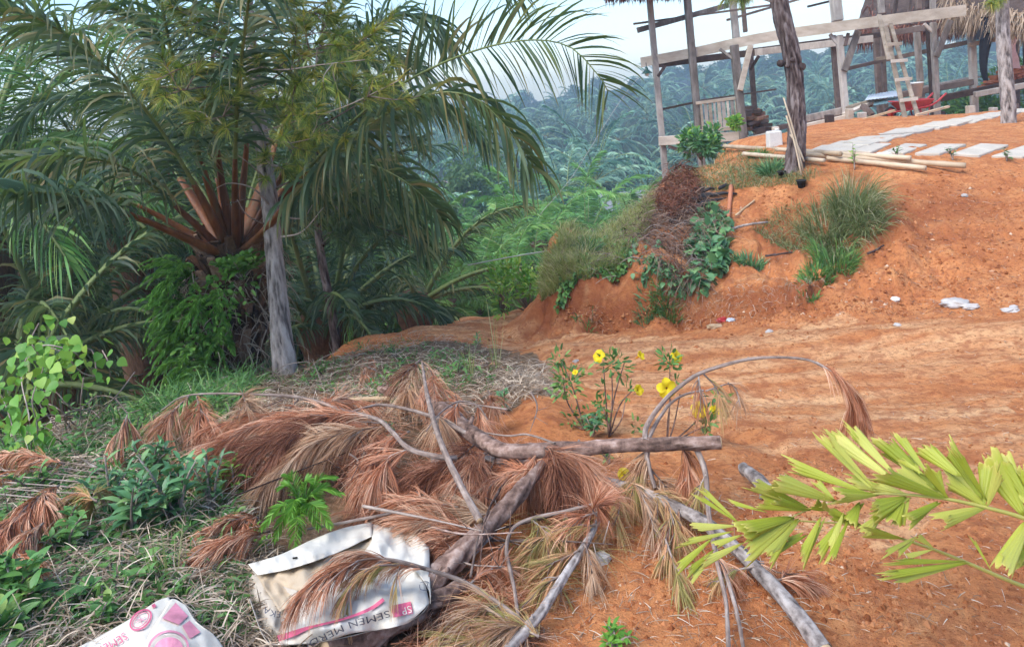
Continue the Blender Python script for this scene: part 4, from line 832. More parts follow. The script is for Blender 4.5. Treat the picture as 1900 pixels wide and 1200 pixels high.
# things on and about the building
ld = thing('ladder', onground(P(1690, 218, 14.9)), 'home-made wooden ladder leaning on the long beam', 'ladder')
obar('rail', P(1631,28,15.75), P(1650,112,15.3), .09, .05, 'timberpale', ld, up=-fw); obar('rail', P(1643,50,15.55), P(1680,223,14.9), .085, .05, 'timberpale', ld, up=-fw); obar('rail', P(1652,44,15.6), P(1704,219,14.9), .075, .05, 'timberpale', ld, up=-fw)
for a, b in [((1645,83),(1674,81)),((1653,114),(1684,112)),((1661,149),(1692,146)),((1670,187),(1703,183))]:
    f = (a[1]-50)/172; d = 15.42-.62*f; obar('rung', P(*a, d), P(*b, d), .03, .065, 'timberpale', ld)
lm = thing('hanging_lamp', P(1200, 128, 17.3), 'small dark green enamel lamp hanging below the left beam end', 'lamp')
def lathe(prof, ns=20, c=(0, 0, 0), mb=None, m=0, ax=None):
    mb = mb or MB(); a = np.arange(ns)*2*np.pi/ns; pr = np.array(prof, float); V = np.stack([pr[:, 0][:, None]*np.cos(a), pr[:, 0][:, None]*np.sin(a), np.repeat(pr[:, 1][:, None], ns, 1)], -1).reshape(-1, 3)
    if ax is not None:
        z = nrm(ax); x = nrm(np.cross(z, [.3, .2, .9] if abs(z[2]) < .9 else [1, 0, 0])); y = np.cross(z, x); V = V[:, :1]*x+V[:, 1:2]*y+V[:, 2:]*z
    i = np.arange(len(pr)-1)[:, None]*ns; j = np.arange(ns)[None]; k = (j+1) % ns
    mb.add(V+np.asarray(c), np.stack([i+j, i+k, i+ns+k, i+ns+j], -1).reshape(-1, 4), m=m); return mb
c = P(1200, 134, 17.3)
lathe([(.001,.12),(.03,.12),(.035,.06),(.06,.04),(.13,-.03),(.135,-.035),(.12,-.03),(.05,.03)], c=c).obj('lamp_shade', M['lampgreen'], lm)
lathe([(.04,.03),(.055,-.02),(.05,-.08),(.02,-.10),(.001,-.10)], c=c).obj('bulb', M['glass'], lm)
tube(MB(), [c+UP*.12, c+UP*.22], .008, 5).obj('hook', M['black'], lm)
wr = MB(); tube(wr, spline(np.array([c+UP*.1, P(1160,175,17), P(1120,235,16.8), P(1060,330,17), P(1000,400,17.2)]), 24), .006, 4); tag(wr.obj('lamp_cable', M['wire']), 'thin pale cable running down from the hanging green lamp', 'cable')
wr = MB(); tube(wr, spline(np.array([P(868,492,9.6), P(930,480,9.4), P(1000,468,9.3), P(1066,460,9.3)]), 24), .008, 5); tag(wr.obj('overhead_cable', M['wire']), 'pale cable crossing in front of the young palms to the grassy bank', 'cable')
bk = thing('bucket', P(1699,176,16.4), 'white bucket standing behind the red wheelbarrow', 'bucket')
lathe([(.001,0),(.12,0),(.16,.30),(.17,.30),(.165,.32),(.15,.31),(.115,.02),(.001,.02)], c=P(1699,180,16.4)).obj('body', M['white'], bk)
tube(MB(), [P(1699,180,16.4)+np.array([.165*math.cos(a), .03, .3-.16*math.sin(a)]) for a in np.linspace(0, math.pi, 12)], .005, 4).obj('handle', M['wire'], bk)
jb = thing('plastic_canister', PH1(1437, 272), 'square white plastic canister standing left of the dark pine trunk', 'canister'); jc = onground(PH1(1437, 272))
mb = MB(); bar(mb, jc-UP*.02, jc+UP*.21, .20, .15, up=np.array([0, 1.0, 0]), taper=.94); o = mb.obj('body', M['white'], jb, smooth=False); b_ = o.modifiers.new('b', 'BEVEL'); b_.width = .02; b_.segments = 3
lathe([(.001,0),(.03,0),(.03,.03),(.001,.035)], c=jc+np.array([.05, 0, .21])).obj('cap', M['white'], jb)
# red wheelbarrow
wb = thing('wheelbarrow', onground(P(1700, 205, 15.6)), 'red wheelbarrow parked under the ladder', 'wheelbarrow'); wc = onground(P(1690, 205, 15.6)); ex = np.array([1, .12, 0])*.7
mb = MB(); 
ringT = [(-.45,.42,.26),(.5,.50,.24)]; 
def tray(u, v, w_): return wc+ex*u+np.array([-.12*w_, w_, 0])*.7+UP*v*.7
Vt = [tray(-.5,.52,-.3),tray(.55,.5,-.28),tray(.55,.5,.28),tray(-.5,.52,.3),tray(-.28,.27,-.2),tray(.35,.25,-.18),tray(.35,.25,.18),tray(-.28,.27,.2)]
mb.add(Vt, [(0,1,5,4),(1,2,6,5),(2,3,7,6),(3,0,4,7),(4,5,6,7)]); o = mb.obj('tray', M['red'], wb, smooth=False); s_ = o.modifiers.new('s', 'SOLIDIFY'); s_.thickness = .02
mb = MB()
for sd in (-.22, .22):
    tube(mb, spline(np.array([tray(-.62,.2,sd*.3), tray(-.2,.24,sd), tray(.5,.32,sd*1.2), tray(.95,.62,sd*1.3)]), 14), .02, 6)
    tube(mb, spline(np.array([tray(.15,.27,sd), tray(.2,.02,sd), tray(.38,.02,sd), tray(.45,.3,sd)]), 12), .015, 6)
mb.obj('frame', M['red'], wb)
whl = lathe([(.09,-.02),(.12,-.03),(.13,0),(.12,.03),(.09,.02),(.09,-.02)], 24, c=tray(-.66,.19,0), ax=np.array([-.12, 1, 0])).obj('wheel', M['rubber'], wb)
lathe([(.001,-.02),(.09,-.015),(.09,.015),(.001,.02)], 20, c=tray(-.66,.19,0), ax=np.array([-.12, 1, 0])).obj('rim', M['red'], whl)
# tin sheets, boards, firewood
def sheet(name, cs, mat, label, cat, group=None, th=.012, corr=0):
    a, b, c, d = [np.asarray(x) for x in cs]; n = 28; s = np.linspace(0, 1, n)[None, :, None]; t = np.linspace(0, 1, 4)[:, None, None]
    V = (a*(1-s)+b*s)*(1-t)+(d*(1-s)+c*s)*t; nn = nrm(np.cross(b-a, d-a)); V = V+nn*corr*np.sin(s*60); V = V.reshape(-1, 3)
    i = np.arange(3)[:, None]*n; j = np.arange(n-1)[None]; mb = MB(); mb.add(V, np.stack([i+j, i+j+1, i+n+j+1, i+n+j], -1).reshape(-1, 4))
    o = mb.obj(name, M[mat], smooth=True); s_ = o.modifiers.new('s', 'SOLIDIFY'); s_.thickness = th; return tag(o, label, cat, group)
sheet('tin_sheet', [P(1605,186,16.0),P(1668,178,15.9),P(1662,168,16.9),P(1612,176,17)], 'tinpale', 'pale tin sheet, topmost on the stack left of the ladder', 'tin sheet', 'tin sheets by the ladder', .01, .008)
sheet('tin_sheet', [P(1620,196,15.7),P(1668,188,15.6),P(1666,180,16.2),P(1622,188,16.3)], 'tin', 'dark teal corrugated tin sheet below the pale sheet', 'tin sheet', 'tin sheets by the ladder', .01, .01)
def board(a, b, w_, h_, m, label, group=None, name='board', cat='board'):
    mb = MB(); bar(mb, a, b, w_, h_); o = mb.obj(name, M[m], smooth=False); return tag(o, label, cat, group)
board(P(1568,212,15.9), P(1640,180,16.4), .16, .05, 'timberpale', 'pale board lying left of the tin sheets', 'loose boards on the building floor')
board(P(1500,252,15.2), P(1660,205,15.3), .06, .04, 'cutwood', 'long thin pale lath lying on the soil in front of the floor', 'loose laths on the soil')
board(P(1500,262,14.6), P(1640,222,14.8), .05, .03, 'timberpale', 'thin lath nearest the paving slabs', 'loose laths on the soil')
board(P(1500,222,17.2), P(1620,192,17.0), .18, .04, 'brick', 'reddish board on the pavilion floor', 'loose boards on the building floor')
board(P(1600,196,15.9), P(1618,214,15.7), .1, .1, 'timberdark', 'short dark block below the tin sheets', 'loose boards on the building floor')
board(P(1700,214,14.6), P(1760,198,14.9), .06, .04, 'cutwood', 'short lath right of the ladder foot', 'loose laths on the soil')
g = np.random.default_rng(8)
k = 0
for row in range(7):
    for c_ in range(5 if row < 5 else 3):
        u = 1382+c_*9.5+g.normal()*1.5+row*.6; v = 240-row*6.6-c_*.4+g.normal()*.6; d = 17.7+g.normal()*.15
        if c_ > 5-row*.55: continue
        a = P(u, v, d); mb = MB(); L = .25+.2*g.random(); dr = nrm(np.array([1, .35*g.normal(), .12*g.normal()])); bar(mb, a-dr*L/2, a+dr*L/2, .09+.05*g.random(), .06+.03*g.random())
        o = mb.obj('firewood_log', M['boot' if g.random() < .4 else 'brick' if g.random() < .3 else 'timberdark'], smooth=False); tag(o, 'split brown log in the firewood stack behind the pavilion railing', 'log', 'split logs in the firewood stack'); k += 1
# brick heap
bproto = None
for row in range(5):
    for c_ in range(15):
        f = c_/14; u = 1812+f*92+g.normal()*1; vb = 170-f*22; top = vb-row*6.2
        if row > 1+3.4*min(1, f*1.9) : continue
        d = 17.3-row*.05+g.normal()*.05; p = P(u, top, d)
        if bproto is None:
            mb = MB(); bar(mb, np.array([-.1, 0, 0]), np.array([.1, 0, 0]), .10, .065); bproto = mb.obj('brick', M['brick'], smooth=False); bv = bproto.modifiers.new('b', 'BEVEL'); bv.width = .006
            tag(bproto, 'orange brick in the heap at the right end of the building', 'brick', 'bricks in the heap'); o = bproto
        else: o = bproto.copy(); COL.objects.link(o)
        o.location = tuple(p); o.rotation_euler = (g.normal()*.12, g.normal()*.12, g.normal()*.5+(1.57 if g.random() < .4 else 0))
# black cloth and faded curtain
def drape(name, c, w_, h_, mat, label, cat, seed, taperb=.4):
    g = np.random.default_rng(seed); n, m = 16, 14; V = []
    for i in range(m):
        f = i/(m-1); wd = w_*(1-taperb*f*f)*(1-.15*abs(math.sin(f*5+seed)))
        for j in range(n):
            a = j/(n)*2*math.pi; V.append(np.asarray(c)+cr*wd*.5*math.cos(a)+np.array([0, 1, 0])*(.07+.03*math.sin(a*4+f*3))*math.sin(a)*(1+.3*math.sin(3*a))-UP*h_*f+cr*.04*math.sin(f*4+seed))
    i = np.arange(m-1)[:, None]*n; j = np.arange(n)[None]; k = (j+1) % n; mb = MB(); mb.add(V, np.stack([i+j, i+k, i+n+k, i+n+j], -1).reshape(-1, 4), [[a, a+1, 0] for a in range(1, n-1)])
    return tag(mb.obj(name, M[mat]), label, cat)
drape('hanging_cloth', P(1824, 32, 16.4), .17, .5, 'black', 'black cloth bundle hanging under the thatch edge', 'cloth', 1, -1.2)
drape('hanging_cloth', P(1827, 62, 16.4), .28, 1.05, 'black', 'black tapering cloth hanging below the black bundle, in front of the pale rail', 'cloth', 2, .85)
drape('curtain', P(1872, 66, 16.9), .42, .75, 'cloth', 'faded pink cloth hanging behind the slim terrace pine', 'cloth', 3, -.3)
# concrete stepping slabs
def slab(cs, label, group):
    p = PH([c[0] for c in cs], [c[1] for c in cs], .03); zt = H(p[:, 0], p[:, 1]).max()*.5+p[:, 2].max()*.5
    b = p.copy(); p = p.copy(); p[:, 2] = H(p[:, 0], p[:, 1])+.028; b[:, 2] = p[:, 2]-.075
    mb = MB(); mb.add(np.vstack([b, p]), [(0, 3, 2, 1), (4, 5, 6, 7), (0, 1, 5, 4), (1, 2, 6, 5), (2, 3, 7, 6), (3, 0, 4, 7)]); o = mb.obj('paving_slab', M['slab'], smooth=False)
    bv = o.modifiers.new('b', 'BEVEL'); bv.width = .008; return tag(o, label, 'slab', group)
ords = ['first', 'second', 'third', 'fourth', 'fifth', 'sixth', 'seventh', 'eighth', 'ninth', 'tenth', 'eleventh', 'twelfth']
for i in range(11):
    f = i/10; cx = 1553+f*335; cy = 274.5-71*f**.86; w2 = 50-10*f; h = 5.6-2.3*f; sk = 9
    sl = -.10
    slab([(cx-w2-sk, cy+h-sl*-w2*0+3), (cx+w2-22, cy+h-1), (cx+w2+sk, cy-h-2), (cx-w2+22, cy-h+2)], ords[i]+' slab of the upper row climbing towards the hut, counted from the dark pine trunk', 'concrete slabs of the upper row')
for i in range(7):
    x0 = 1580+i*52+i*i*3.2; y0 = 281+i*2.2; wd = 36+i*5.5; lift = 15+i*1.1; run = 38+i*5.5
    slab([(x0, y0), (x0+wd, y0+1.5), (x0+wd+run, y0-lift), (x0+run, y0-lift-1)], ords[i]+' slab of the lower row leading right, counted from the dark pine trunk', 'concrete slabs of the lower row')
# bamboo poles
for i, (a, b, r, lb) in enumerate([((1345,284),(1560,300),.045,'bamboo pole running behind the dark pine trunk'),((1495,289),(1792,317),.045,'longest bamboo pole, ending furthest right'),((1535,296),(1718,320),.04,'shortest bamboo pole, nearest the grass tuft'),((1440,283),(1690,303),.04,'bamboo pole at the back of the heap'),((1380,291),(1530,305),.038,'bamboo pole reaching left past the dark pine trunk')]):
    p = PH([a[0], b[0]], [a[1], b[1]], .05); r = r*.72; q = spline(np.array([p[0], (p[0]+p[1])/2, p[1]]), 24); hh = H(q[:, 0], q[:, 1]); q[:, 2] = np.linspace(hh[:6].mean(), hh[-6:].mean(), 24); q[:, 2] += max(0, (hh-q[:, 2])[3:].max()*.6)+r*.7+.01*i
    mb = MB(); rr = r*(1+.10*((np.arange(24) % 4) == 0)); tube(mb, q, rr, 10, 0, rnd=.3+.15*i); tag(mb.obj('bamboo_pole', M['bamboo']), lb, 'bamboo pole', 'bamboo poles on the terrace')
p3, pth = pine_bark_tree('pine_tree', [(1471,326,9.0),(1478,240,9.0),(1476,160,9.0),(1468,105,9.0),(1456,50,9.0),(1442,-10,9.0),(1425,-90,9.0),(1400,-200,9.0)], [.125,.105,.097,.102,.098,.092,.085,.08], 'thick dark furrowed pine trunk with a sawn knot on the terrace edge', 'darkbark', 8, ns=22, ridge=.16)
for (u, v, rr) in [(1449,118,.05),(1487,124,.055),(1470,112,.035),(1462,124,.03)]:
    kn = MB(); tube(kn, [P(u, v, 8.98), P(u+(-2 if u < 1465 else 1), v-1, 8.87 if 1455 < u < 1480 else 8.93)], [rr*.95, rr*.75], 10, 0, .08); kn.obj('knot', M['darkbark'], p3)
p4, pth4 = pine_bark_tree('pine_tree', [(1872,232,12.3),(1869,170,12.3),(1863,100,12.3),(1860,40,12.3),(1859,-40,12.3),(1856,-140,12.3)], [.115,.105,.10,.092,.085,.08], 'slim grey pine trunk at the right edge behind the paving slabs', 'pinebark', 9, ns=14, ridge=.12)
nd = MB(); g = np.random.default_rng(33)
tufts(nd, PP([(1862,-10,12.3),(1850,0,12.1),(1838,8,12.0)]), 500, .22, .006, .5, g=g); nd.obj('needles', M['needle'], p4)
nd = MB(); tw = MB()
for st in [[(1450,10,9),(1380,-10,8.9),(1340,0,8.8)],[(1445,-5,9),(1400,-15,8.9),(1375,0,8.8)]]:
    q = spline(PP(st), 8); tube(tw, q, .01, 4); tufts(nd, q, 500, .17, .004, .5, g=g, lo=.4)
nd.obj('needles', M['needle'], p3); tw.obj('branches', M['twig'], p3)
for i, (a, b) in enumerate([((1454,182,8.75),(1490,318,8.6)),((1459,215,8.7),(1487,325,8.55)),((1466,250,8.8),(1492,300,8.7))]):
    mb = MB(); e = P(*b); e[2] = max(e[2], H(e[0], e[1])); tube(mb, spline(np.array([P(*a), (P(*a)+e)/2+[.01, 0, .02], e]), 8), .011, 5, rnd=.7); tag(mb.obj('bamboo_stick', M['bamboo']), ['longest thin stick leaning on the dark pine trunk', 'middle thin stick leaning on the dark pine trunk', 'shortest thin stick leaning low on the dark pine trunk'][i], 'stick', 'sticks leaning on the dark pine')
for i, (u, v, d, s, lb) in enumerate([(1486,322,8.5,.75,'small black plastic pot at the foot of the dark pine trunk, right side'),(1449,300,8.9,.7,'black plastic pot tucked behind the dark pine trunk, left side')]):
    c = P(u, v, d); c[2] = float(H(c[0], c[1]))-.01; root = thing('plant_pot', c, lb, 'pot'); lathe([(.001,0),(.05*s,0),(.065*s,.10*s),(.075*s,.10*s),(.075*s,.12*s),(.06*s,.12*s),(.05*s,.05)], c=c).obj('pot', M['rubber'], root)
    sb = MB(); lathe([(.001,.085*s),(.06*s,.085*s)], c=c, mb=sb).obj('soil', M['boot'], root)
# far roof in the valley
vr = thing('village_house', onground(P(1165, 372, 50)), 'small grey-roofed house half hidden at the foot of the far slope', 'house'); c = P(1165, 372, 50)
mb = MB(); mb.add([c+[-2.4,-1.5,-.6],c+[2.4,-1.5,-.6],c+[2.4,1.5,-.6],c+[-2.4,1.5,-.6],c+[-2.4,0,.6],c+[2.4,0,.6]], [(0,1,5,4),(2,3,4,5)], [(0,4,3),(1,2,5)]); mb.obj('roof', M['roofgrey'], vr, smooth=False)
mb = MB(); bar(mb, c+[-2,0,-1.8], c+[2,0,-1.8], 2.4, 2.3); mb.obj('wall', M['stone'], vr, smooth=False)
# ------------------------------------------------------------------ growth on the bank and terrace
def grassfield(name, poly, n, L, W, mat, label, cat, seed, droop=.6, lean=(0, 0), clump=.0, kind='stuff', up=1.0, world=None, hz=0.0, spread=.5, parent=None):
    g = np.random.default_rng(seed); q = scatter(poly if world is None else world, n, g); 
    p = PH(q[:, 0], q[:, 1]) if world is None else np.c_[q, np.zeros(n)]
    if clump:
        k = vn(p[:, 0]*clump, p[:, 1]*clump, seed)+.3*vn(p[:, 0]*clump*3, p[:, 1]*clump*3, seed+1); keep = k > g.normal(size=n)*.15-.05; p = p[keep]
    p = p[(p[:, 1] < 11.5) | (p[:, 0] > 2.6) | (not name.startswith(('bank', 'dry_bank')))]; p[:, 2] = H(p[:, 0], p[:, 1])-.005+hz*g.random(len(p)); nn = len(p); mb = MB()
    d = np.stack([spread*g.normal(size=nn)+lean[0], spread*g.normal(size=nn)+lean[1], up*(.6+.5*g.random(nn))], 1)
    ribbons(mb, p, d, rdir(nn, g)*[1, 1, .3], L*(.4+.9*g.random(nn)**1.5), W*(.6+.7*g.random(nn)), droop, 4)
    o = mb.obj(name, M[mat], parent, smooth=True)
    return tag(o, label, cat, kind=kind) if parent is None else o
grassfield('bank_grass', [(1004,560),(1006,480),(1040,425),(1110,395),(1185,355),(1215,345),(1215,392),(1200,430),(1175,480),(1120,500),(1060,510),(1020,545)], 22000, .17, .008, 'grass', 'pale green grass covering the left nose of the bank', 'grass', 1, .5, spread=.35)
grassfield('dry_bank_grass', [(1006,550),(1010,480),(1060,430),(1110,400),(1190,365),(1180,440),(1100,495),(1030,520)], 3600, .18, .004, 'straw', 'dry seed stalks among the grass of the bank nose', 'grass', 2, .35, spread=.3)
grassfield('terrace_grass', [(1240,332),(1330,285),(1440,280),(1450,330),(1560,310),(1500,345),(1400,350),(1330,360)], 4200, .12, .008, 'tuftgrass', 'short grass along the terrace edge under the dark pine', 'grass', 3, .6, clump=1.6)
grassfield('ledge_grass', [(1395,420),(1440,385),(1540,370),(1560,430),(1480,460),(1420,440)], 2600, .14, .007, 'tuftgrass', 'grass fringe on the ledge left of the tall tuft', 'grass', 4, .8, clump=1.5)
def tuft(name, u, v, n, L, W, label, cat='grass tuft', mat='tuftgrass', seed=0, rad=.18, droop=.9, group=None, dpt=None, bspread=.8, hang=0.0):
    g = np.random.default_rng(seed); c = PH1(u, v); c[2] = H(c[0], c[1]); root = thing(name, c, label, cat, group); mb = MB(); a = g.random(n)*6.28; r = rad*np.sqrt(g.random(n))
    p = np.c_[c[0]+r*np.cos(a), c[1]+r*np.sin(a), np.zeros(n)]; p[:, 2] = H(p[:, 0], p[:, 1])-.01
    d = np.stack([np.cos(a)*bspread*g.random(n), np.sin(a)*bspread*g.random(n)-hang, .5+.7*g.random(n)], 1)
    ribbons(mb, p, d, rdir(n, g)*[1, 1, .3], L*(.45+.6*g.random(n)), W*(.6+.7*g.random(n)), droop*(.5+g.random(n)), 6)
    mb.obj('blades', M[mat], root); return root, mb
tuft('grass_tuft', 1585, 400, 620, .48, .010, 'big tall grass tuft hanging over the edge of the orange slope', seed=5, rad=.20, hang=.25, bspread=.55)
tuft('grass_tuft', 1560, 440, 360, .36, .010, 'grass tuft drooping over the slope edge in front of the tallest tuft', seed=15, rad=.2, hang=.5)
tuft('grass_tuft', 1610, 430, 260, .38, .010, 'thin yellowish tuft right of the tallest tuft', seed=16, rad=.14, hang=.3)
tuft('grass_tuft', 1530, 415, 420, .34, .010, 'smaller grass tuft leaning left against the tallest tuft', seed=6, rad=.25, hang=.15)
tuft('grass_tuft', 1548, 480, 500, .26, .010, 'short dark tuft directly under the tallest tuft', seed=7, rad=.2, mat='weed')
for i, (u, v, n, L, lb) in enumerate([(1515,505,260,.14,'small green weed patch trailing down the slope below the tall tuft'),(1390,495,300,.15,'isolated weed patch in the middle of the bare bank face'),(1235,548,420,.13,'grey green weed cushion low on the bank face'),(1205,562,250,.12,'weed cushion at the foot of the bank, left of the grey green one'),(1500,545,90,.10,'tiny sprig of weed at the foot of the slope'),
    (1430,322,300,.24,'long thin grass just left of the dark pine base'),(1405,292,200,.14,'bright green weed behind the terrace grass'),(1090,470,260,.22,'bright weed sprouting on the bank nose'),(1085,600,60,.1,'weed sprig at the foot of the bank nose')]):
    tuft('weed_patch', u, v, n, L, .014, lb, 'weeds', 'weed' if i % 2 == 0 else 'weeddark', 20+i, rad=.14 if i < 4 else .1, droop=.8, group='weed patches on the bank')
# dead brush heap and charred sticks
M['brush'] = leafmat('dead brush', [(0, (.10, .060, .045)), (.4, (.24, .155, .115)), (.8, (.40, .28, .21)), (1, (.55, .43, .34))], trans=.03, rough=.9, spec=.1)
g = np.random.default_rng(17); br = thing('brush_heap', onground(P(1240, 440, 8.7)), 'tangled heap of dead grey brown brush hanging over the bank', 'brush'); mb = MB(); mb2 = MB()
q = scatter([(1165,450),(1195,385),(1250,335),(1300,370),(1350,410),(1335,460),(1300,520),(1230,505),(1185,490),(1165,470)], 3600, g); p = PH(q[:, 0], q[:, 1]); p[:, 2] = H(p[:, 0], p[:, 1])+.16*g.random(len(p))
ribbons(mb, p, rdir(len(p), g)*[1, 1, .7]-UP*.25, rdir(len(p), g), .18+.25*g.random(len(p)), .006, .9, 5, rnd=g.random(len(p))*.75)
q = scatter([(1215,400),(1240,335),(1275,320),(1300,350),(1290,400),(1250,430)], 1800, g); p = PH(q[:, 0], q[:, 1]); p[:, 2] = H(p[:, 0], p[:, 1])+.22*g.random(len(p))
ribbons(mb2, p, rdir(len(p), g)*[1, 1, .8], rdir(len(p), g), .10+.12*g.random(len(p)), .009, .7, 3, rnd=g.random(len(p))*.6)
mb.obj('twigs', M['brush'], br); mb2.obj('dead_leaves', M['deaddark'], br)
mb = MB()
for k in range(46):
    s = scatter([(1180,480),(1230,370),(1340,400),(1310,500)], 1, g)[0]; a = PH1(*s, .08); b = a+rdir(1, g)[0]*[.6, .5, .25]*.5; tube(mb, spline(np.array([a, (a+b)/2+[0, 0, .05], b]), 6), [.007, .003], 4, rnd=g.random())
mb.obj('sticks', M['twig'], br)
for k in range(26):
    s = scatter([(1235,395),(1290,350),(1350,340),(1345,360),(1290,392),(1250,410)], 1, g)[0]; a = PH1(*s, .05); L = .18+.35*g.random(); dr = nrm(np.array([1, .5*g.normal()+.4, .12*g.normal()]))
    mb = MB(); tube(mb, [a-dr*L/2, a+dr*L*.1+UP*.02, a+dr*L/2], [.022, .02, .014], 7, 0, .2, seed=k); tag(mb.obj('charred_stick', M['char']), 'charred black stick in the burnt heap on top of the bank', 'stick', 'charred sticks on the bank')
for i, (a, b, r_, lb, m) in enumerate([((1357,345),(1350,430),.03,'upright reddish board stub beside the creeper','brick'),((1365,400),(1400,372),.014,'pale stick lying on the bank top right of the board stub','cutwood'),((1350,428),(1425,412),.016,'pale crooked root at the bank lip','greybranch'),((1255,315),(1290,350),.012,'thin dark stick rising at the left of the burnt heap','darkbark'),((1420,475),(1470,468),.012,'dark twig stuck to the bare slope','darkbark'),((1610,470),(1640,455),.012,'short root on the orange slope right of the tall tuft','darkbark')]):
    p0 = PH1(*a, .06); p1 = PH1(*b, .04); mb = MB(); tube(mb, spline(np.array([p0, (p0+p1)/2+rdir(1, g)[0]*.02, p1]), 8), [r_, r_*.7], 7, 0, .15, rnd=.5, seed=i); tag(mb.obj('stick' if i else 'board_stub', M[m]), lb, 'stick' if i else 'board')
# broad-leaved creeper
def creeper(name, poly, n, L, W, mat, label, seed, h=.12, cat='creeper', dirn=(0, -.7, -.2), fold=.2, prof=(.5, 1, .95, .6, .05), stems=26):
    g = np.random.default_rng(seed); q = scatter(poly, n, g); p = PH(q[:, 0], q[:, 1]); p[:, 2] = H(p[:, 0], p[:, 1])+.02+h*g.random(n)
    root = thing(name, p.mean(0), label, cat); lb = MB(); d = np.array(dirn)+.6*g.normal(size=(n, 3)); ribbons(lb, p, d, np.cross(d, UP+.3*g.normal(size=(n, 3))), L*(.6+.6*g.random(n)), W*(.6+.6*g.random(n)), .5, 4, prof=list(prof), fold=fold)
    lb.obj('leaves', M[mat], root); sb = MB(); q = scatter(poly, stems*2, g); p = PH(q[:, 0], q[:, 1], h*.5)
    for k in range(stems): a, b = p[2*k], p[2*k+1]; b = a+(b-a)*min(1, .3/np.linalg.norm(b-a)); tube(sb, spline(np.array([a, (a+b)/2+[0, 0, .03], b]), 6), .003, 4, rnd=g.random())
    sb.obj('stem', M['twig'], root); return root
creeper('creeper', [(1275,470),(1290,420),(1320,385),(1350,410),(1352,460),(1345,500),(1300,525),(1280,510)], 420, .13, .11, 'weeddark', 'dark green broad-leaved creeper hanging on the bank beside the brush heap', 41)
creeper('creeper', [(1180,440),(1210,460),(1300,540),(1240,545),(1190,520),(1150,500)], 240, .07, .045, 'weeddark', 'thin trailing weed woven through the lower edge of the brush', 42, .05)
creeper('creeper', [(1120,440),(1175,420),(1180,480),(1140,520),(1090,500),(1060,520),(1050,560),(1030,580),(1040,520)], 700, .07, .04, 'weed', 'leafy ground creeper mixed into the grass of the bank nose', 43, .07)
# shrub on the terrace edge
def shrub(name, u, v, d, h, rad, n, L, W, mat, label, seed, bare=.35, pale=None):
    g = np.random.default_rng(seed); c = P(u, v, d); c[2] = float(H(c[0], c[1])); root = thing(name, c, label, 'shrub'); sb = MB(); tube(sb, spline(np.array([c-UP*.05, c+[.02, 0, h*.5], c+[0, 0, h*.8]]), 8), [.022, .012], 6); cents = []
    for k in range(9):
        az = k*2.4; e = c+np.array([math.cos(az)*rad*.7, math.sin(az)*rad*.7, h*(bare+.2+.45*g.random())]); tube(sb, spline(np.array([c+UP*h*bare, (c+UP*h*bare+e)/2+UP*.03, e]), 6), [.010, .004], 5); cents.append(e)
    sb.obj('stem', M['twig'], root); lb = MB(); broadleaves(lb, np.array(cents), n, rad*.42, L, W, g, up=.5); lb.obj('leaves', M[mat], root)
    if pale: l2 = MB(); broadleaves(l2, np.array(cents)+UP*rad*.3, n//6, rad*.3, L*.8, W, g, up=1.0); l2.obj('young_leaves', M[pale], root)
    return root
shrub('shrub', 1300, 292, 10.8, .58, .27, 900, .085, .04, 'weeddark', 'round dark green shrub on a short stem at the terrace edge', 51, pale='heart')
yb = MB(); c = P(1364,228,16.4); broadleaves(yb, c, 160, .11, .12, .08, np.random.default_rng(4)); tag(yb.obj('leafy_sprig', M['heart']), 'small yellow green leaf bunch showing at the railing', 'leaf bunch')
shrub('shrub', 1830, 172, 20.5, 1.9, .8, 1500, .13, .06, 'weed', 'green bush beyond the pavilion posts left of the brick heap', 52)
shrub('shrub', 1790, 176, 21.5, 2.0, .8, 1500, .13, .06, 'weed', 'green bush beyond the pavilion posts, lower and further left', 55)
shrub('shrub', 1905, 150, 21, 2.6, 1.0, 1500, .13, .06, 'weed', 'green bush behind the hut posts at the right edge', 53)
for i, (u, v, h, lb, m) in enumerate([(1586,318,.30,'yellow green sapling growing out of the tall grass tuft','heart'),(1768,300,.16,'small dark seedling behind the pole ends','weeddark'),(1868,300,.17,'grey green seedling in front of the slabs at the right','weed'),(1665,295,.12,'tiny seedling beside the bamboo poles','weed'),(1345,290,.18,'single sapling right of the round shrub','grass')]):
    leafy_plant('sapling', onground(PH1(u, v)), lb, 'seedling', 3, h, .06, 18, .07, .028, m, 60+i)
grassfield('bank_litter', [(1060,590),(1140,520),(1300,545),(1400,470),(1560,470),(1520,560),(1400,585),(1200,600)], 2200, .10, .004, 'straw', 'dead roots and stalks clinging to the cut face of the bank', 'dry grass', 13, .9, clump=1.8, spread=.9, up=.3)
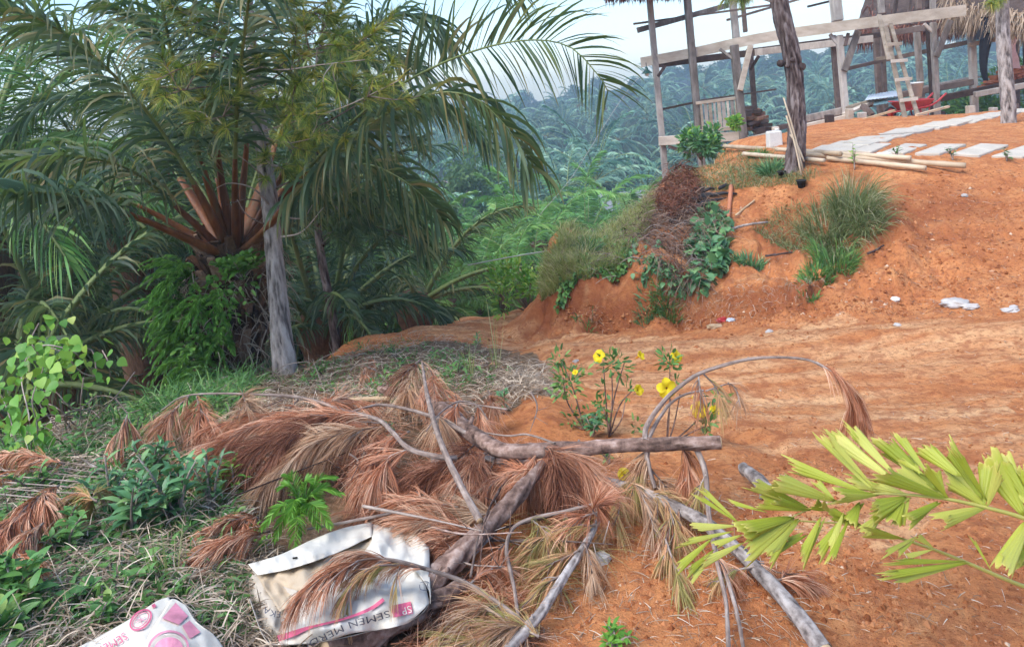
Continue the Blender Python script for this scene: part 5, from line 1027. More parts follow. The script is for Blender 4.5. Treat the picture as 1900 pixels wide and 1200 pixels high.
# roadside bushes under the young palms
for i, (u, v, d, h, r_) in enumerate([(700,610,10.5,.55,.5),(760,596,11.5,.5,.5),(820,585,12.5,.55,.5),(880,575,13.3,.6,.45),(940,566,14.3,.6,.5),(985,560,15,.6,.4),(660,620,9.9,.6,.5),(720,590,12.5,.8,.6),(850,560,15,.8,.6),(920,550,16,.9,.6),(1000,548,17,.9,.6)]):
    c = onground(PH1(u, v+4)) if i < 7 else onground(PH1(u, v+24)+np.array([-.1, 1.3, 0])); h *= .5 if i < 7 else .8; r_ *= .6 if i < 7 else .8; g = np.random.default_rng(70+i); root = thing('bush', c, ords[i]+' low bush from the left end of the row along the far road edge' if i < 7 else ['tall weed bush behind the roadside row at its left', 'weed bush behind the middle of the roadside row', 'tall bush behind the roadside row right of the middle', 'last bush before the bank hides the roadside'][i-7], 'bush', 'bushes along the far road edge')
    lb = MB(); cc = c+np.stack([r_*g.normal(size=12)*.6, r_*g.normal(size=12)*.6, h*(.2+.7*g.random(12))], 1); broadleaves(lb, cc, 800, r_*.42, .09, .034, g, up=.8); lb.obj('leaves', M['weed' if i % 2 else 'heart'], root)
    sb = MB()
    for k in range(12): tube(sb, [c-UP*.05, cc[k]], [.012, .004], 4)
    sb.obj('stem', M['twig'], root)
grassfield('verge_grass', [(640,640),(700,610),(860,585),(960,568),(960,560),(860,565),(700,590),(620,620)], 6000, .26, .013, 'weed', 'tall green verge grass between the road and the palms', 'grass', 12, .6, spread=.3)
# litter on the road
for i, (u, v, s, lb, m) in enumerate([(1660,556,.035,'white crumpled scrap at the foot of the orange slope','white'),(1356,588,.04,'bluish white plastic scrap by the bank foot','tinpale'),(1340,585,.045,'reddish scrap beside the white plastic at the bank foot','red'),(1770,566,.09,'large white rubble patch at the slope foot on the right','stone'),(1800,572,.06,'second white rubble piece right of the large one','stone'),(1875,578,.055,'rounded pale stone near the right edge','stone'),(1880,572,.03,'small pale stone behind the rounded one','stone'),(1428,616,.03,'small pale stone in the middle of the road','stone'),(1325,608,.06,'flat pale flake on the road left of the small stone','cutwood'),
     (1665,618,.025,'small pale pebble on the road to the right','stone'),(1640,294,.09,'crumpled white bag on the bamboo poles','white'),(1790,362,.03,'white scrap high on the orange slope','stone'),(1578,508,.022,'pale pebble on the orange slope','stone'),(1260,404,.05,'white scrap in the burnt heap','white'),(1112,1040,.035,'pale grey dried leaf below the grey stick','stone'),(1068,665,.02,'tiny pale pebble by the flowers','stone')]):
    c = PH1(u, v); c[2] = H(c[0], c[1]); g = np.random.default_rng(90+i); n, mm = 14, 9; ph, thh = np.meshgrid(np.linspace(0, 2*np.pi, n, endpoint=False), np.linspace(.02, np.pi-.02, mm)); D = np.stack([np.cos(ph)*np.sin(thh), np.sin(ph)*np.sin(thh), np.cos(thh)], -1)
    rr = 1+.5*vn(D[..., 0]*2+i*7, D[..., 1]*2+D[..., 2]*3, i)+.35*vn(D[..., 0]*5, D[..., 1]*5+D[..., 2]*4, i+5); V = D*rr[..., None]*s*np.array([1.2, .9, .4 if s > .05 else .65])+c+UP*s*.15
    ii = np.arange(mm-1)[:, None]*n; j = np.arange(n)[None]; k = (j+1) % n; mb = MB(); mb.add(V.reshape(-1, 3), np.stack([ii+j, ii+n+j, ii+n+k, ii+k], -1).reshape(-1, 4)); tag(mb.obj('stone' if m == 'stone' else 'litter_scrap', M[m], smooth=False), lb, 'stone' if m == 'stone' else 'litter')
g = np.random.default_rng(99)
# crumbs of earth, too many to count
mb = MB(); poly = [(850,620),(1000,600),(1500,600),(2000,560),(2100,1400),(850,1400),(1000,800)]; q = scatter(poly, 6000, g); q2 = scatter([(1500,820),(1180,780),(1330,760),(1560,880),(1700,1180),(1350,1100),(1380,900)], 1500, g); q3 = scatter([(1020,600),(1060,560),(1200,560),(1400,575),(1700,560),(1700,580),(1400,605)], 1500, g); q4 = scatter([(1400,600),(1560,520),(1650,400),(1700,330),(1900,300),(1900,570)], 2600, g); q5 = scatter([(1350,360),(1500,345),(1440,430),(1380,420)], 300, g); q = np.vstack([q, q2, q3, q4, q5])
p = PH(q[:, 0], q[:, 1]); p[:, 2] = H(p[:, 0], p[:, 1]); s = (.0035+.010*g.random(len(p))**6)*np.where(p[:, 1] > 5.4, 1.9, 1.0); octv = np.array([(1,0,0),(0,1,0),(-1,0,0),(0,-1,0),(0,0,.8),(0,0,-.8)], float); octf = np.array([(0,1,4),(1,2,4),(2,3,4),(3,0,4),(1,0,5),(2,1,5),(3,2,5),(0,3,5)])
V = p[:, None]+octv[None]*s[:, None, None]*(.6+.8*g.random((len(p), 6, 1))); T = (np.arange(len(p))[:, None, None]*6+octf[None]).reshape(-1, 3); mb.add(V.reshape(-1, 3), None, T, rnd=np.repeat(g.random(len(p)), 6))
M['crumb'] = leafmat('earth crumb', [(0, (.20, .065, .025)), (.5, (.36, .13, .05)), (.95, (.48, .22, .10)), (1, (.6, .45, .32))], trans=0, rough=.95, spec=.1)
tag(mb.obj('soil_crumbs', M['crumb'], smooth=False), 'loose crumbs of orange earth on the track', 'gravel', kind='stuff')
# ------------------------------------------------------------------ foreground: felled pine branches
def hang(st):                                   # (u, v, height above ground) -> world points
    a = np.array(st, float); return PH(a[:, 0], a[:, 1], a[:, 2])
def bigbranch(name, st, rads, mat, label, group=None, seed=0, cut=True, ridge=.18, cat='branch'):
    pts = hang(st); path = spline(pts, 90); n = len(path); rr = np.interp(np.linspace(0, 1, n), np.linspace(0, 1, len(rads)), rads)
    g = np.random.default_rng(seed); root = thing(name, pts[0], label, cat, group); mb = MB()
    path = path+.25*rr[:, None]*np.stack([vn(np.arange(n)*.13, 0*np.arange(n)+k*9., seed) for k in range(3)], 1)
    T = nrm(np.gradient(path, axis=0)); S = nrm(np.cross(T, UP)); U = np.cross(S, T); nsd = 22; an = np.arange(nsd)*2*np.pi/nsd; L = np.r_[0, np.cumsum(np.linalg.norm(np.diff(path, axis=0), axis=1))]
    AA, LL = np.meshgrid(an, L); nz = vn(np.cos(AA)*2.2+20, LL*22+np.sin(AA)*2.2, seed)+.6*vn(np.cos(AA)*5+LL*9, LL*50+np.sin(AA)*5, seed+1)
    k = rr[:, None]*(1+ridge*nz*1.5); V = path[:, None]+k[..., None]*(np.cos(an)[None, :, None]*S[:, None]+np.sin(an)[None, :, None]*U[:, None])
    i = np.arange(n-1)[:, None]*nsd; j = np.arange(nsd)[None]; kk = (j+1) % nsd; mb.add(V.reshape(-1, 3), np.stack([i+j, i+kk, i+nsd+kk, i+nsd+j], -1).reshape(-1, 4), rnd=np.clip(.5+.6*nz, 0, 1).ravel())
    for kx in range(3):                          # stubs of side shoots
        q = path[int(10+70*g.random())]; rl = rr[40]; dr = rdir(1, g)[0]; tube(mb, [q, q+dr*rl*1.9], [rl*.4, rl*.25], 6, 0, .1, rnd=.6)
    mb.obj('bark', M[mat], root)
    if cut:
        cb = MB()
        for e, s in ((0, -1), (n-1, 1)): lathe([(.001,.0015),(rr[e]*.86,.0015),(rr[e]*.93,-.004)], 18, c=path[e]+T[e]*s*.002, ax=T[e]*s, mb=cb)
        cb.obj('cut_end', M['cutwood'], root)
    return root, path
def spray(root, st, n, kind, L=.16, W=.0021, droop=1.0, spread=.55, seed=0, r=.004, lo=.0, pts=None, sub=5, twigmat='twig'):
    """a twig clothed in long hanging needles, with short side shoots"""
    g = np.random.default_rng(seed); p = spline(hang(st) if pts is None else pts, 16); nb = MB(); tb = MB(); tube(tb, p, np.linspace(r, r*.35, 16), 5, 0, rnd=g.random())
    tufts(nb, p, n, L, W, droop, spread=spread, g=g, nseg=4, lo=lo)
    ln = np.linalg.norm(p[-1]-p[0])
    for k in range(sub):
        i = int((lo+(1-lo)*g.random())*15); b = p[i]; dr = nrm(nrm(p[min(i+1, 15)]-p[max(0, i-1)])*.7+rdir(1, g)[0]*.6*[1, 1, .4]-UP*.15); q = spline(np.array([b, b+dr*ln*.22, b+dr*ln*.38-UP*.02]), 7)
        tube(tb, q, np.linspace(r*.6, r*.25, 7), 4, 0, rnd=g.random()); tufts(nb, q, n//4, L*.9, W, droop, spread=spread, g=g, nseg=4)
    nb.obj('needles', M[kind], root); tb.obj('twig', M[twigmat], root)
A, pa = bigbranch('pine_branch', [(705,722,.10),(770,738,.13),(832,768,.17),(885,812,.20),(935,836,.21),(1010,836,.22),(1080,833,.23),(1190,825,.25),(1270,823,.26),(1337,821,.27)], [.022,.030,.036,.037,.033,.031,.027,.025,.023], 'branch', 'long thick dead branch lying level across the heap, sawn end pointing right', seed=1)
B, pb_ = bigbranch('pine_branch', [(1008,862,.19),(965,912,.16),(920,960,.13),(870,1012,.10),(815,1062,.07),(765,1110,.05),(700,1165,.04),(600,1215,.04)], [.021,.026,.029,.031,.036,.042,.048,.052], 'branch', 'thickest flaky dead branch slanting from the heap down behind the cement sack', seed=2, ridge=.26)
C_, pc = bigbranch('pine_branch', [(1065,872,.12),(1130,893,.10),(1200,915,.09),(1290,958,.07),(1370,1022,.06),(1430,1083,.05),(1480,1140,.045),(1530,1208,.04)], [.014,.017,.02,.022,.021,.022,.024], 'greybranch', 'grey dead branch running down to the bottom right under the yellow green frond', seed=3)
D_, pd = bigbranch('pine_branch', [(1113,960,.10),(1087,1008,.08),(1045,1072,.07),(1005,1135,.06),(975,1170,.05),(940,1210,.05)], [.009,.012,.013,.015,.014], 'greybranch', 'straight pale grey stick slanting to the bottom centre', seed=4, ridge=.12)
E_, pe = bigbranch('pine_branch', [(783,672,.30),(793,735,.32),(815,812,.30),(850,890,.24),(890,965,.17)], [.005,.008,.010,.011,.012], 'twig', 'thin bare pinkish stick standing steeply over the heap', seed=5, ridge=.08)
F_, pf = bigbranch('pine_branch', [(300,760,.18),(350,733,.26),(470,731,.28),(560,738,.28),(640,762,.27),(700,778,.26),(728,800,.26),(760,832,.25),(815,848,.24),(845,850,.22)], [.003,.005,.007,.008,.009,.010], 'twig', 'long thin twig arching over the needle sprays from the left', seed=6, ridge=.08)
G_, pg = bigbranch('pine_branch', [(620,775,.22),(680,755,.24),(720,752,.24),(800,772,.23),(870,806,.2),(930,842,.17),(985,860,.14)], [.004,.006,.008,.009,.010,.012], 'twig', 'pale straight stick between the steep stick and the level branch', seed=7, ridge=.08)
H_, ph_ = bigbranch('pine_branch', [(1112,932,.14),(1050,948,.13),(985,962,.12),(950,982,.11),(940,1020,.09),(952,1080,.07),(962,1145,.05)], [.005,.006,.006,.006,.005], 'twig', 'thin hooked twig bending down between the two grey sticks', seed=8, ridge=.08, cut=False)
I_, pi_ = bigbranch('pine_branch', [(1196,818,.27),(1200,790,.30),(1222,756,.36),(1255,722,.42),(1300,692,.48),(1380,668,.53),(1450,663,.55),(1500,668,.55),(1530,682,.53)], [.010,.009,.008,.007,.006,.005,.004], 'twig', 'tall thin branch arching to the right with one rust red spray at its tip', seed=9, ridge=.08, cut=False)
I2, pi2 = bigbranch('pine_branch', [(1201,818,.27),(1215,790,.29),(1240,752,.34),(1270,732,.36),(1305,724,.37)], [.008,.007,.005,.004], 'twig', 'shorter arching twin of the tall thin branch beside the large yellow flower', seed=10, ridge=.08, cut=False)
J_, pj = bigbranch('pine_branch', [(1292,832,.24),(1308,875,.18),(1316,960,.12),(1330,1040,.08),(1347,1120,.05),(1352,1208,.04)], [.011,.009,.007,.006,.006], 'twig', 'thin stick dropping from the sawn end of the level branch', seed=11, ridge=.1, cut=False)
J2, pj2 = bigbranch('pine_branch', [(1325,1010,.09),(1350,1075,.06),(1368,1140,.05),(1380,1208,.04)], [.006,.006,.005], 'twig', 'thin stick just right of the dropping one at the bottom', seed=12, ridge=.08, cut=False)
J3, pj3 = bigbranch('pine_branch', [(1198,830,.24),(1205,870,.17),(1215,905,.11)], [.010,.008,.007], 'twig', 'short forked stick below the foot of the arching branch', seed=13, ridge=.1, cut=False)
K_, pk = bigbranch('pine_branch', [(570,982,.10),(620,972,.11),(700,957,.12),(780,938,.12)], [.004,.005,.004], 'twig', 'thin twig lying between the fern and the cement sack', seed=14, ridge=.08, cut=False)
L_, pl = bigbranch('pine_branch', [(985,1165,.05),(920,1115,.08),(860,1078,.12),(800,1058,.17),(740,1040,.22),(690,1034,.24)], [.008,.007,.006,.005,.004], 'twig', 'thin branch reaching over the cement sack from the right', seed=15, ridge=.08, cut=False)
G2, _ = bigbranch('pine_branch', [(640,742,.06),(700,740,.06),(745,741,.06)], [.014,.015,.012], 'cutwood', 'short pale peeled stick behind the brown sprays', seed=16, ridge=.08)
G3, _ = bigbranch('pine_branch', [(800,855,.09),(880,850,.09),(960,858,.08)], [.014,.016,.015], 'greybranch', 'grey branch piece lying under the level branch', seed=17)
G4, _ = bigbranch('pine_branch', [(880,800,.2),(940,808,.2),(980,806,.22),(1030,822,.26)], [.003,.004,.004], 'twig', 'wavy thin twig above the middle of the level branch', seed=18, cut=False)
G5, _ = bigbranch('pine_branch', [(790,800,.24),(815,768,.27),(850,745,.28),(885,752,.26),(905,778,.2)], [.003,.004,.003], 'twig', 'small hooped twig in front of the hanging rust bunches', seed=19, cut=False)
K2, _ = bigbranch('pine_branch', [(600,1215,.03),(640,1195,.04),(760,1140,.05),(860,1085,.03)], [.035,.032,.03,.02], 'branch', 'dark log half hidden below the cement sack', seed=20)
G6, _ = bigbranch('pine_branch', [(1378,868,.05),(1400,885,.05),(1428,912,.04),(1445,930,.03)], [.022,.026,.024], 'greybranch', 'short weathered grey stump piece behind the yellow green frond', seed=21, ridge=.1)
G7, _ = bigbranch('pine_branch', [(130,832,.05),(165,860,.07),(190,872,.06)], [.005,.006,.005], 'greybranch', 'bare grey stick in the weeds left of the leafy herb', seed=22, cut=False)
G8, _ = bigbranch('pine_branch', [(30,988,.06),(60,1030,.07),(68,1075,.05)], [.005,.006,.005], 'greybranch', 'crooked grey stick at the lower left edge', seed=23, cut=False)
G9, _ = bigbranch('pine_branch', [(925,975,.10),(905,1000,.09),(880,1030,.07)], [.004,.006,.004], 'greybranch', 'peeling bark strip along the thickest branch', seed=24, cut=False)
S = 500
# rust brown sprays (st, needles, length)
for root, lst in ((F_, [([(700,775,.26),(640,768,.27),(560,770,.25),(470,792,.22),(400,830,.17),(350,872,.12)],1500,.20),([(720,790,.25),(650,800,.25),(590,820,.22),(540,855,.17),(525,880,.13)],1100,.20),
        ([(690,772,.26),(600,760,.26),(520,765,.24),(440,780,.2),(380,800,.16)],1000,.18),([(640,765,.27),(560,790,.24),(480,830,.19),(420,870,.13)],1100,.19),([(350,735,.26),(325,760,.22),(308,790,.17)],420,.20),([(365,735,.26),(372,765,.22),(368,800,.16)],420,.20),
        ([(450,731,.28),(456,748,.27),(458,765,.24)],330,.13),([(600,750,.25),(640,740,.24),(690,755,.2)],500,.15),([(620,780,.24),(660,800,.22),(680,850,.17)],600,.17),([(760,800,.23),(720,820,.22),(680,870,.17),(665,920,.12)],900,.20),([(760,832,.23),(720,850,.21),(690,900,.16)],700,.18)]),
       (E_, [([(780,665,.30),(770,690,.26),(755,730,.20)],520,.24),([(785,672,.30),(800,690,.26),(808,740,.2)],480,.22),([(778,668,.30),(765,680,.28),(745,700,.24)],320,.22)]),
       (G5, [([(850,745,.27),(840,770,.22),(832,790,.17)],300,.20),([(885,750,.25),(890,775,.2),(893,800,.15)],320,.20),([(815,768,.26),(812,790,.22)],220,.16),([(905,725,.2),(915,745,.18),(918,760,.14)],260,.14)]),
       (A, [([(1010,830,.24),(1030,850,.22),(1045,880,.17),(1050,910,.12)],900,.19),([(1020,835,.24),(1070,845,.22),(1100,880,.16),(1125,900,.12)],700,.18),([(1000,835,.22),(990,860,.19),(985,900,.12)],500,.17),([(1210,830,.24),(1195,850,.2),(1180,880,.14)],330,.16),([(1265,828,.25),(1275,850,.2),(1280,890,.14)],330,.17),([(880,825,.2),(850,850,.2),(800,880,.16),(780,930,.1)],1000,.19),([(900,840,.2),(870,870,.18),(840,920,.12),(835,960,.08)],1000,.19)]),
       (B, [([(1000,870,.19),(950,880,.17),(900,900,.14),(860,930,.11)],900,.18),([(930,950,.13),(880,955,.12),(820,970,.1),(790,1000,.07)],900,.18),([(890,990,.11),(850,985,.12),(800,965,.12),(750,960,.1)],800,.17),([(850,1030,.09),(830,1010,.11),(810,990,.1)],500,.15),([(850,940,.13),(780,930,.14),(720,930,.12),(670,950,.09)],900,.18)])):
    for st, n, L in lst: S += 1; spray(root, st, int(n*.66), ['deadneedle', 'deadneedle', 'deadpale', 'deadneedle', 'deaddark'][S % 5], L*(.85+.3*((S*7) % 10)/10), .0018, .35+.6*((S*3) % 10)/10, .45+.45*((S*11) % 10)/10, S)
# yellowing sprays
for root, lst in ((D_, [([(1112,960,.12),(1100,945,.16),(1120,930,.17)],420,.15),([(1105,975,.11),(1060,975,.12),(1020,990,.10),(985,1020,.07)],600,.17),([(1085,1010,.09),(1095,1040,.08),(1100,1070,.05)],360,.15),([(1075,1020,.09),(1045,1035,.08),(1010,1050,.06)],420,.15),([(1110,950,.13),(1080,960,.13),(1050,990,.1)],420,.16),([(1050,1062,.08),(1010,1085,.07),(975,1120,.05)],420,.15),([(990,1150,.06),(950,1165,.06),(900,1180,.04)],500,.17)]),
       (H_, [([(985,962,.12),(1010,985,.11),(1020,1010,.08)],330,.15),([(945,1000,.1),(925,1020,.08),(910,1040,.05)],260,.14),([(1050,948,.13),(1045,975,.11),(1040,1005,.07)],300,.15)]),
       (C_, [([(1150,895,.10),(1180,900,.12),(1200,940,.08),(1215,985,.05)],520,.17),([(1200,915,.09),(1235,930,.10),(1250,970,.07),(1262,1010,.04)],520,.17),([(1260,945,.08),(1240,985,.06),(1235,1010,.04)],400,.16),([(1130,893,.10),(1150,930,.09),(1140,975,.06)],420,.15),([(1100,885,.1),(1080,905,.1),(1075,930,.08)],300,.14),([(1400,1050,.07),(1360,1060,.06),(1330,1080,.04)],260,.12),([(1380,1030,.07),(1440,1060,.05),(1480,1065,.03)],260,.12)]),
       (J3, [([(1200,860,.18),(1180,890,.13),(1172,920,.09)],360,.15),([(1205,868,.17),(1225,890,.13),(1245,915,.09)],420,.16),([(1210,880,.14),(1215,905,.1)],240,.14)]),
       (I2, [([(1296,694,.46),(1299,730,.40),(1300,765,.33)],150,.16),([(1305,693,.46),(1325,715,.42),(1340,745,.37)],230,.16),([(1310,725,.37),(1355,712,.38),(1368,730,.34),(1374,755,.3)],170,.16)]),
       (J_, [([(1310,880,.18),(1300,900,.15),(1292,930,.1)],200,.14),([(1325,1030,.08),(1345,1055,.07),(1350,1085,.04)],240,.12)]),
       (L_, [([(1000,1180,.05),(900,1130,.07),(850,1140,.05),(810,1180,.04)],620,.17),([(930,1120,.08),(880,1140,.06),(840,1190,.03)],620,.17),([(960,1150,.06),(900,1180,.04),(850,1205,.03)],620,.17),([(870,1085,.1),(900,1060,.09),(940,1050,.07)],300,.14)])):
    for st, n, L in lst: S += 1; spray(root, st, int(n*.42), ['olineedle', 'deadpale', 'olineedle', 'deadneedle'][S % 4], L*(.75+.3*((S*7) % 10)/10), .0016, .45+.5*((S*3) % 10)/10, .4+.4*((S*11) % 10)/10, S)
# underlayer of dead needles so that the heap has a body
for root, poly, n, kind, hz, sd in ((F_, [(350,880),(420,800),(560,770),(720,770),(760,850),(680,930),(560,900),(440,920)], 3200, 'deadneedle', .12, 1), (B, [(680,930),(780,850),(960,840),(1000,870),(900,960),(810,1050),(790,960),(700,960)], 3600, 'deadneedle', .10, 2),
        (L_, [(800,1090),(870,1060),(950,1100),(1000,1260),(680,1260),(790,1160)], 3400, 'deadneedle', .04, 3), (D_, [(930,960),(1110,930),(1150,990),(1090,1060),(1020,1120),(940,1100)], 900, 'olineedle', .05, 4), (A, [(940,870),(1100,850),(1180,890),(1120,940),(1000,930)], 1100, 'deadneedle', .10, 5), (E_, [(640,640),(700,700),(930,740),(920,790),(700,770),(640,720)], 1300, 'deadneedle', .05, 6)):
    g = np.random.default_rng(800+sd); n = int(n*.75); q = scatter(poly, n, g); p = PH(q[:, 0], q[:, 1]); p[:, 2] = H(p[:, 0], p[:, 1])+hz*g.random(n)**1.3; mb = MB()
    d = rdir(n, g)*[1, 1, .35]; fl = vn(p[:, 0]*4, p[:, 1]*4, sd)*6; d[:, 0] += np.cos(fl); d[:, 1] += np.sin(fl); ribbons(mb, p, d, rdir(n, g), .15*(.6+.7*g.random(n)), .0022, .4, 3); mb.obj('needles', M[kind], root)
spray(I_, None, 420, 'deadneedle', .14, .0024, 1.1, .28, 901, pts=PH([1515,1545,1570,1588], [672,690,715,745], [.55,.53,.48,.42]), sub=7)
spray(I_, None, 130, 'deadneedle', .13, .0024, 1.1, .25, 902, pts=PH([1588,1592,1596], [740,765,790], [.42,.37,.32]), sub=2)
# the spray lying over the sack
spray(L_, [(790,1056,.19),(700,1036,.24),(640,1048,.25),(590,1075,.23),(560,1100,.20)], 800, 'deadneedle', .125, .0014, 1.0, .30, 903, sub=5)
spray(L_, [(760,1048,.2),(700,1050,.235),(660,1075,.22),(640,1110,.19)], 260, 'olineedle', .11, .0013, 1.05, .3, 904, sub=3)
# separate sprays
def loose(st, n, L, label, kind='deadneedle', seed=0, droop=.95, spread=.45, sub=5):
    pts = hang(st); root = thing('pine_spray', pts[0], label, 'pine twig', 'loose dead pine sprays'); spray(root, None, n, kind, L, .0022, droop, spread, seed, pts=pts, sub=sub)
loose([(236,770,.22),(230,790,.2),(222,830,.13),(212,860,.07)], 520, .16, 'pointed rust brown spray standing upright in the weeds', seed=601, spread=.25)
loose([(340,835,.07),(290,838,.07),(230,850,.05),(205,860,.04)], 420, .12, 'flat orange brown spray at the foot of the upright one', seed=602)
loose([(500,985,.10),(450,998,.11),(400,1020,.09),(365,1060,.05)], 900, .15, 'drooping brown spray left of the fern, over the torn paper', seed=603)
loose([(480,960,.08),(430,965,.10),(390,985,.08),(360,1010,.05)], 600, .13, 'brown spray just above the one over the torn paper', seed=604)
loose([(120,860,.12),(60,845,.15),(20,840,.15),(-30,860,.12)], 700, .17, 'pinkish brown spray at the left edge, uppermost', seed=605)
loose([(110,900,.14),(60,930,.15),(20,975,.13),(-10,1020,.11)], 800, .17, 'brown spray at the left edge, middle one', seed=606)
loose([(80,970,.13),(40,1010,.13),(0,1050,.12)], 600, .16, 'brown spray at the left edge, lowest one', seed=607)
loose([(180,930,.15),(150,915,.16),(110,935,.13)], 500, .15, 'small tan spray behind the leafy herb', seed=608, kind='olineedle')
loose([(700,690,.06),(680,680,.12),(672,700,.1)], 220, .13, 'small orange spray standing in the dry grass behind the heap', seed=609)
loose([(1440,1075,.05),(1470,1075,.05),(1510,1085,.03)], 300, .11, 'brown needle scrap on the soil by the grey branch', seed=610, kind='deadneedle')
loose([(1235,1000,.06),(1250,1045,.05),(1262,1090,.03)], 260, .13, 'dark olive spray hanging left of the yellow green frond tips', seed=611, kind='olineedle')
# thin dry stems lying side by side at the left
for i in range(7):
    y = 852+i*11; mb = MB(); p = hang([(-40, y-6, .07), (60, y-2+i, .09), (150, y+10-i*.5, .08), (200+i*14, y+22-i*3, .05)]); tube(mb, spline(p, 14), [.0035, .0025], 5, rnd=.5+.06*i); tag(mb.obj('dry_stem', M['twig']), 'long dry stem in the bundle lying at the left edge', 'dry stem', 'dry stems lying at the left edge')
# tall dry twigs and grass behind the heap
g = np.random.default_rng(77)
def tangle(name, poly, n, L, r, mat, label, seed, hz=.08, up=.5, parent=None):
    g = np.random.default_rng(seed); q = scatter(poly, n, g); p = PH(q[:, 0], q[:, 1]); p[:, 2] = H(p[:, 0], p[:, 1])+hz*g.random(n); mb = MB(); d = rdir(n, g)*[1, 1, .5]; d[:, 2] = np.abs(d[:, 2])*up
    ribbons(mb, p, d, rdir(n, g), L*(.35+.9*g.random(n)), r*(.6+.8*g.random(n)), .5, 5); return tag(mb.obj(name, M[mat]), label, 'dry grass', kind='stuff')
tangle('dry_litter', [(-420,900),(0,880),(150,850),(330,900),(450,960),(560,1120),(640,1350),(300,1480),(-420,1480)], 21000, .125, .0042, 'straw', 'dry stalks and dead grass matted over the lower left ground', 31, .07)
tangle('dry_litter', [(-350,860),(0,800),(330,735),(560,690),(760,620),(900,640),(1015,700),(980,760),(900,790),(700,800),(420,900),(150,900),(0,920),(-350,980)], 12500, .13, .004, 'straw', 'tangled pale dead grass behind the felled branches', 32, .06, .7)
tangle('dry_litter', [(940,700),(1010,680),(1040,740),(985,755),(940,740)], 1600, .12, .005, 'straw', 'small grey heap of dead stalks beside the yellow-flowered plants', 33, .06, .5)
tangle('fine_litter', [(860,900),(1000,860),(1300,880),(1480,1050),(1500,1199),(820,1199)], 1300, .07, .0022, 'straw', 'scattered fine dead needles on the soil', 34, .01, .15)
tangle('fine_litter', [(900,620),(1900,640),(1900,1199),(1450,1199),(1300,880),(1050,760)], 900, .06, .0022, 'straw', 'scattered bits of dead stalk on the bare track', 35, .01, .1)
tangle('fine_litter', [(1300,600),(1500,560),(1650,400),(1700,330),(1900,300),(1900,590)], 700, .10, .004, 'brush', 'sparse dead roots and stalk bits on the orange slope', 40, .01, .15)
mb = MB(); 
for (b, t_) in [((540,650),(620,560)),((560,700),(700,600)),((500,700),(640,640)),((600,720),(560,610)),((640,700),(760,640)),((470,690),(560,560)),((700,700),(690,610)),((580,690),(740,660)),((520,720),(450,640)),((620,680),(600,590)),((560,720),(660,650)),((600,700),(540,640))]:
    p0 = PH1(*b, 0); h = .12+.22*g.random(); p1 = PH1(t_[0]*.5+b[0]*.5, t_[1]*.5+b[1]*.5, h)
    mb = MB(); tube(mb, spline(np.array([p0, (p0+p1)/2+rdir(1, g)[0]*.04, p1]), 8), [.004, .002], 4, rnd=.7); tag(mb.obj('dry_stem', M['twig']), 'dry bare stem standing in the dead grass by the pine foot', 'dry stem', 'dry stems by the pine foot')
# green ground weeds
def rosettes(poly, n, L, W, mat, label, seed, hz=.1, k=7, name='ground_weeds'):
    g = np.random.default_rng(seed); q = scatter(poly, n, g); p = PH(q[:, 0], q[:, 1]); keep = vn(p[:, 0]*2.3, p[:, 1]*2.3, seed) > -.12+.1*g.normal(size=n); p = p[keep]; n = len(p); p[:, 2] = H(p[:, 0], p[:, 1])+.02+hz*g.random(n)**1.5
    c = np.repeat(p, k, 0); a = np.tile(np.arange(k)*2.4, n)+np.repeat(g.random(n)*6, k); s = np.repeat(.5+.8*g.random(n), k); d = np.stack([np.cos(a), np.sin(a), .35+.5*g.random(n*k)], 1)
    c[:, 2] -= np.tile(np.arange(k)/k, n)*np.repeat((p[:, 2]-H(p[:, 0], p[:, 1])), k)*.8
    mb = MB(); ribbons(mb, c, d, np.cross(d, UP)+.3*g.normal(size=(n*k, 3)), L*s*(.7+.5*g.random(n*k)), W*s, .45, 4, prof=[.15, .8, 1, .7, .05], fold=.25, rnd=np.repeat(g.random(n), k)*.7+.3*g.random(n*k))
    tag(mb.obj(name, M[mat]), label, 'weeds', kind='stuff')
rosettes([(-420,1450),(-420,900),(0,850),(200,820),(330,850),(480,930),(450,1000),(330,1040),(300,1100),(200,1150),(120,1210),(100,1450)], 1900, .042, .020, 'weed', 'small broad-leaved weeds growing through the dry stalks at the lower left', 361, .05)
rosettes([(-350,880),(0,800),(200,800),(330,745),(480,705),(470,750),(330,820),(210,860),(0,880),(-350,960)], 1250, .045, .016, 'weed', 'low leafy weeds along the edge of the gully', 362, .12)
rosettes([(540,700),(640,650),(760,640),(960,670),(950,720),(800,740),(600,740)], 130, .05, .015, 'weed', 'low leafy weeds between the pine foot and the track', 363, .08)
rosettes([(300,1020),(450,980),(480,1199),(330,1199)], 160, .035, .013, 'weed', 'tiny weeds between the two sacks', 364, .05)
grassfield('ground_weeds', [(-350,870),(0,800),(330,735),(500,700),(480,760),(330,830),(200,850),(0,870),(-350,950)], 20000, .10, .013, 'weed', 'green weeds covering the ground at the edge of the gully', 'weeds', 36, .9, clump=2.2, spread=.8, hz=.05)
grassfield('ground_weeds', [(440,700),(640,640),(760,630),(960,670),(960,740),(700,750)], 2200, .10, .010, 'weed', 'green shoots scattered through the dead grass behind the heap', 'weeds', 37, .8, clump=2.5, spread=.6)
grassfield('ground_weeds', [(0,870),(330,860),(440,960),(450,1199),(0,1199)], 9000, .08, .016, 'weed', 'small green shoots among the matted dry stalks', 'weeds', 38, .9, clump=2.8, spread=.9, hz=.04)
grassfield('green_grass', [(250,760),(430,700),(480,705),(470,740),(330,800)], 1800, .22, .009, 'weed', 'bright grass below the big palm trunk', 'grass', 39, .8, spread=.6)

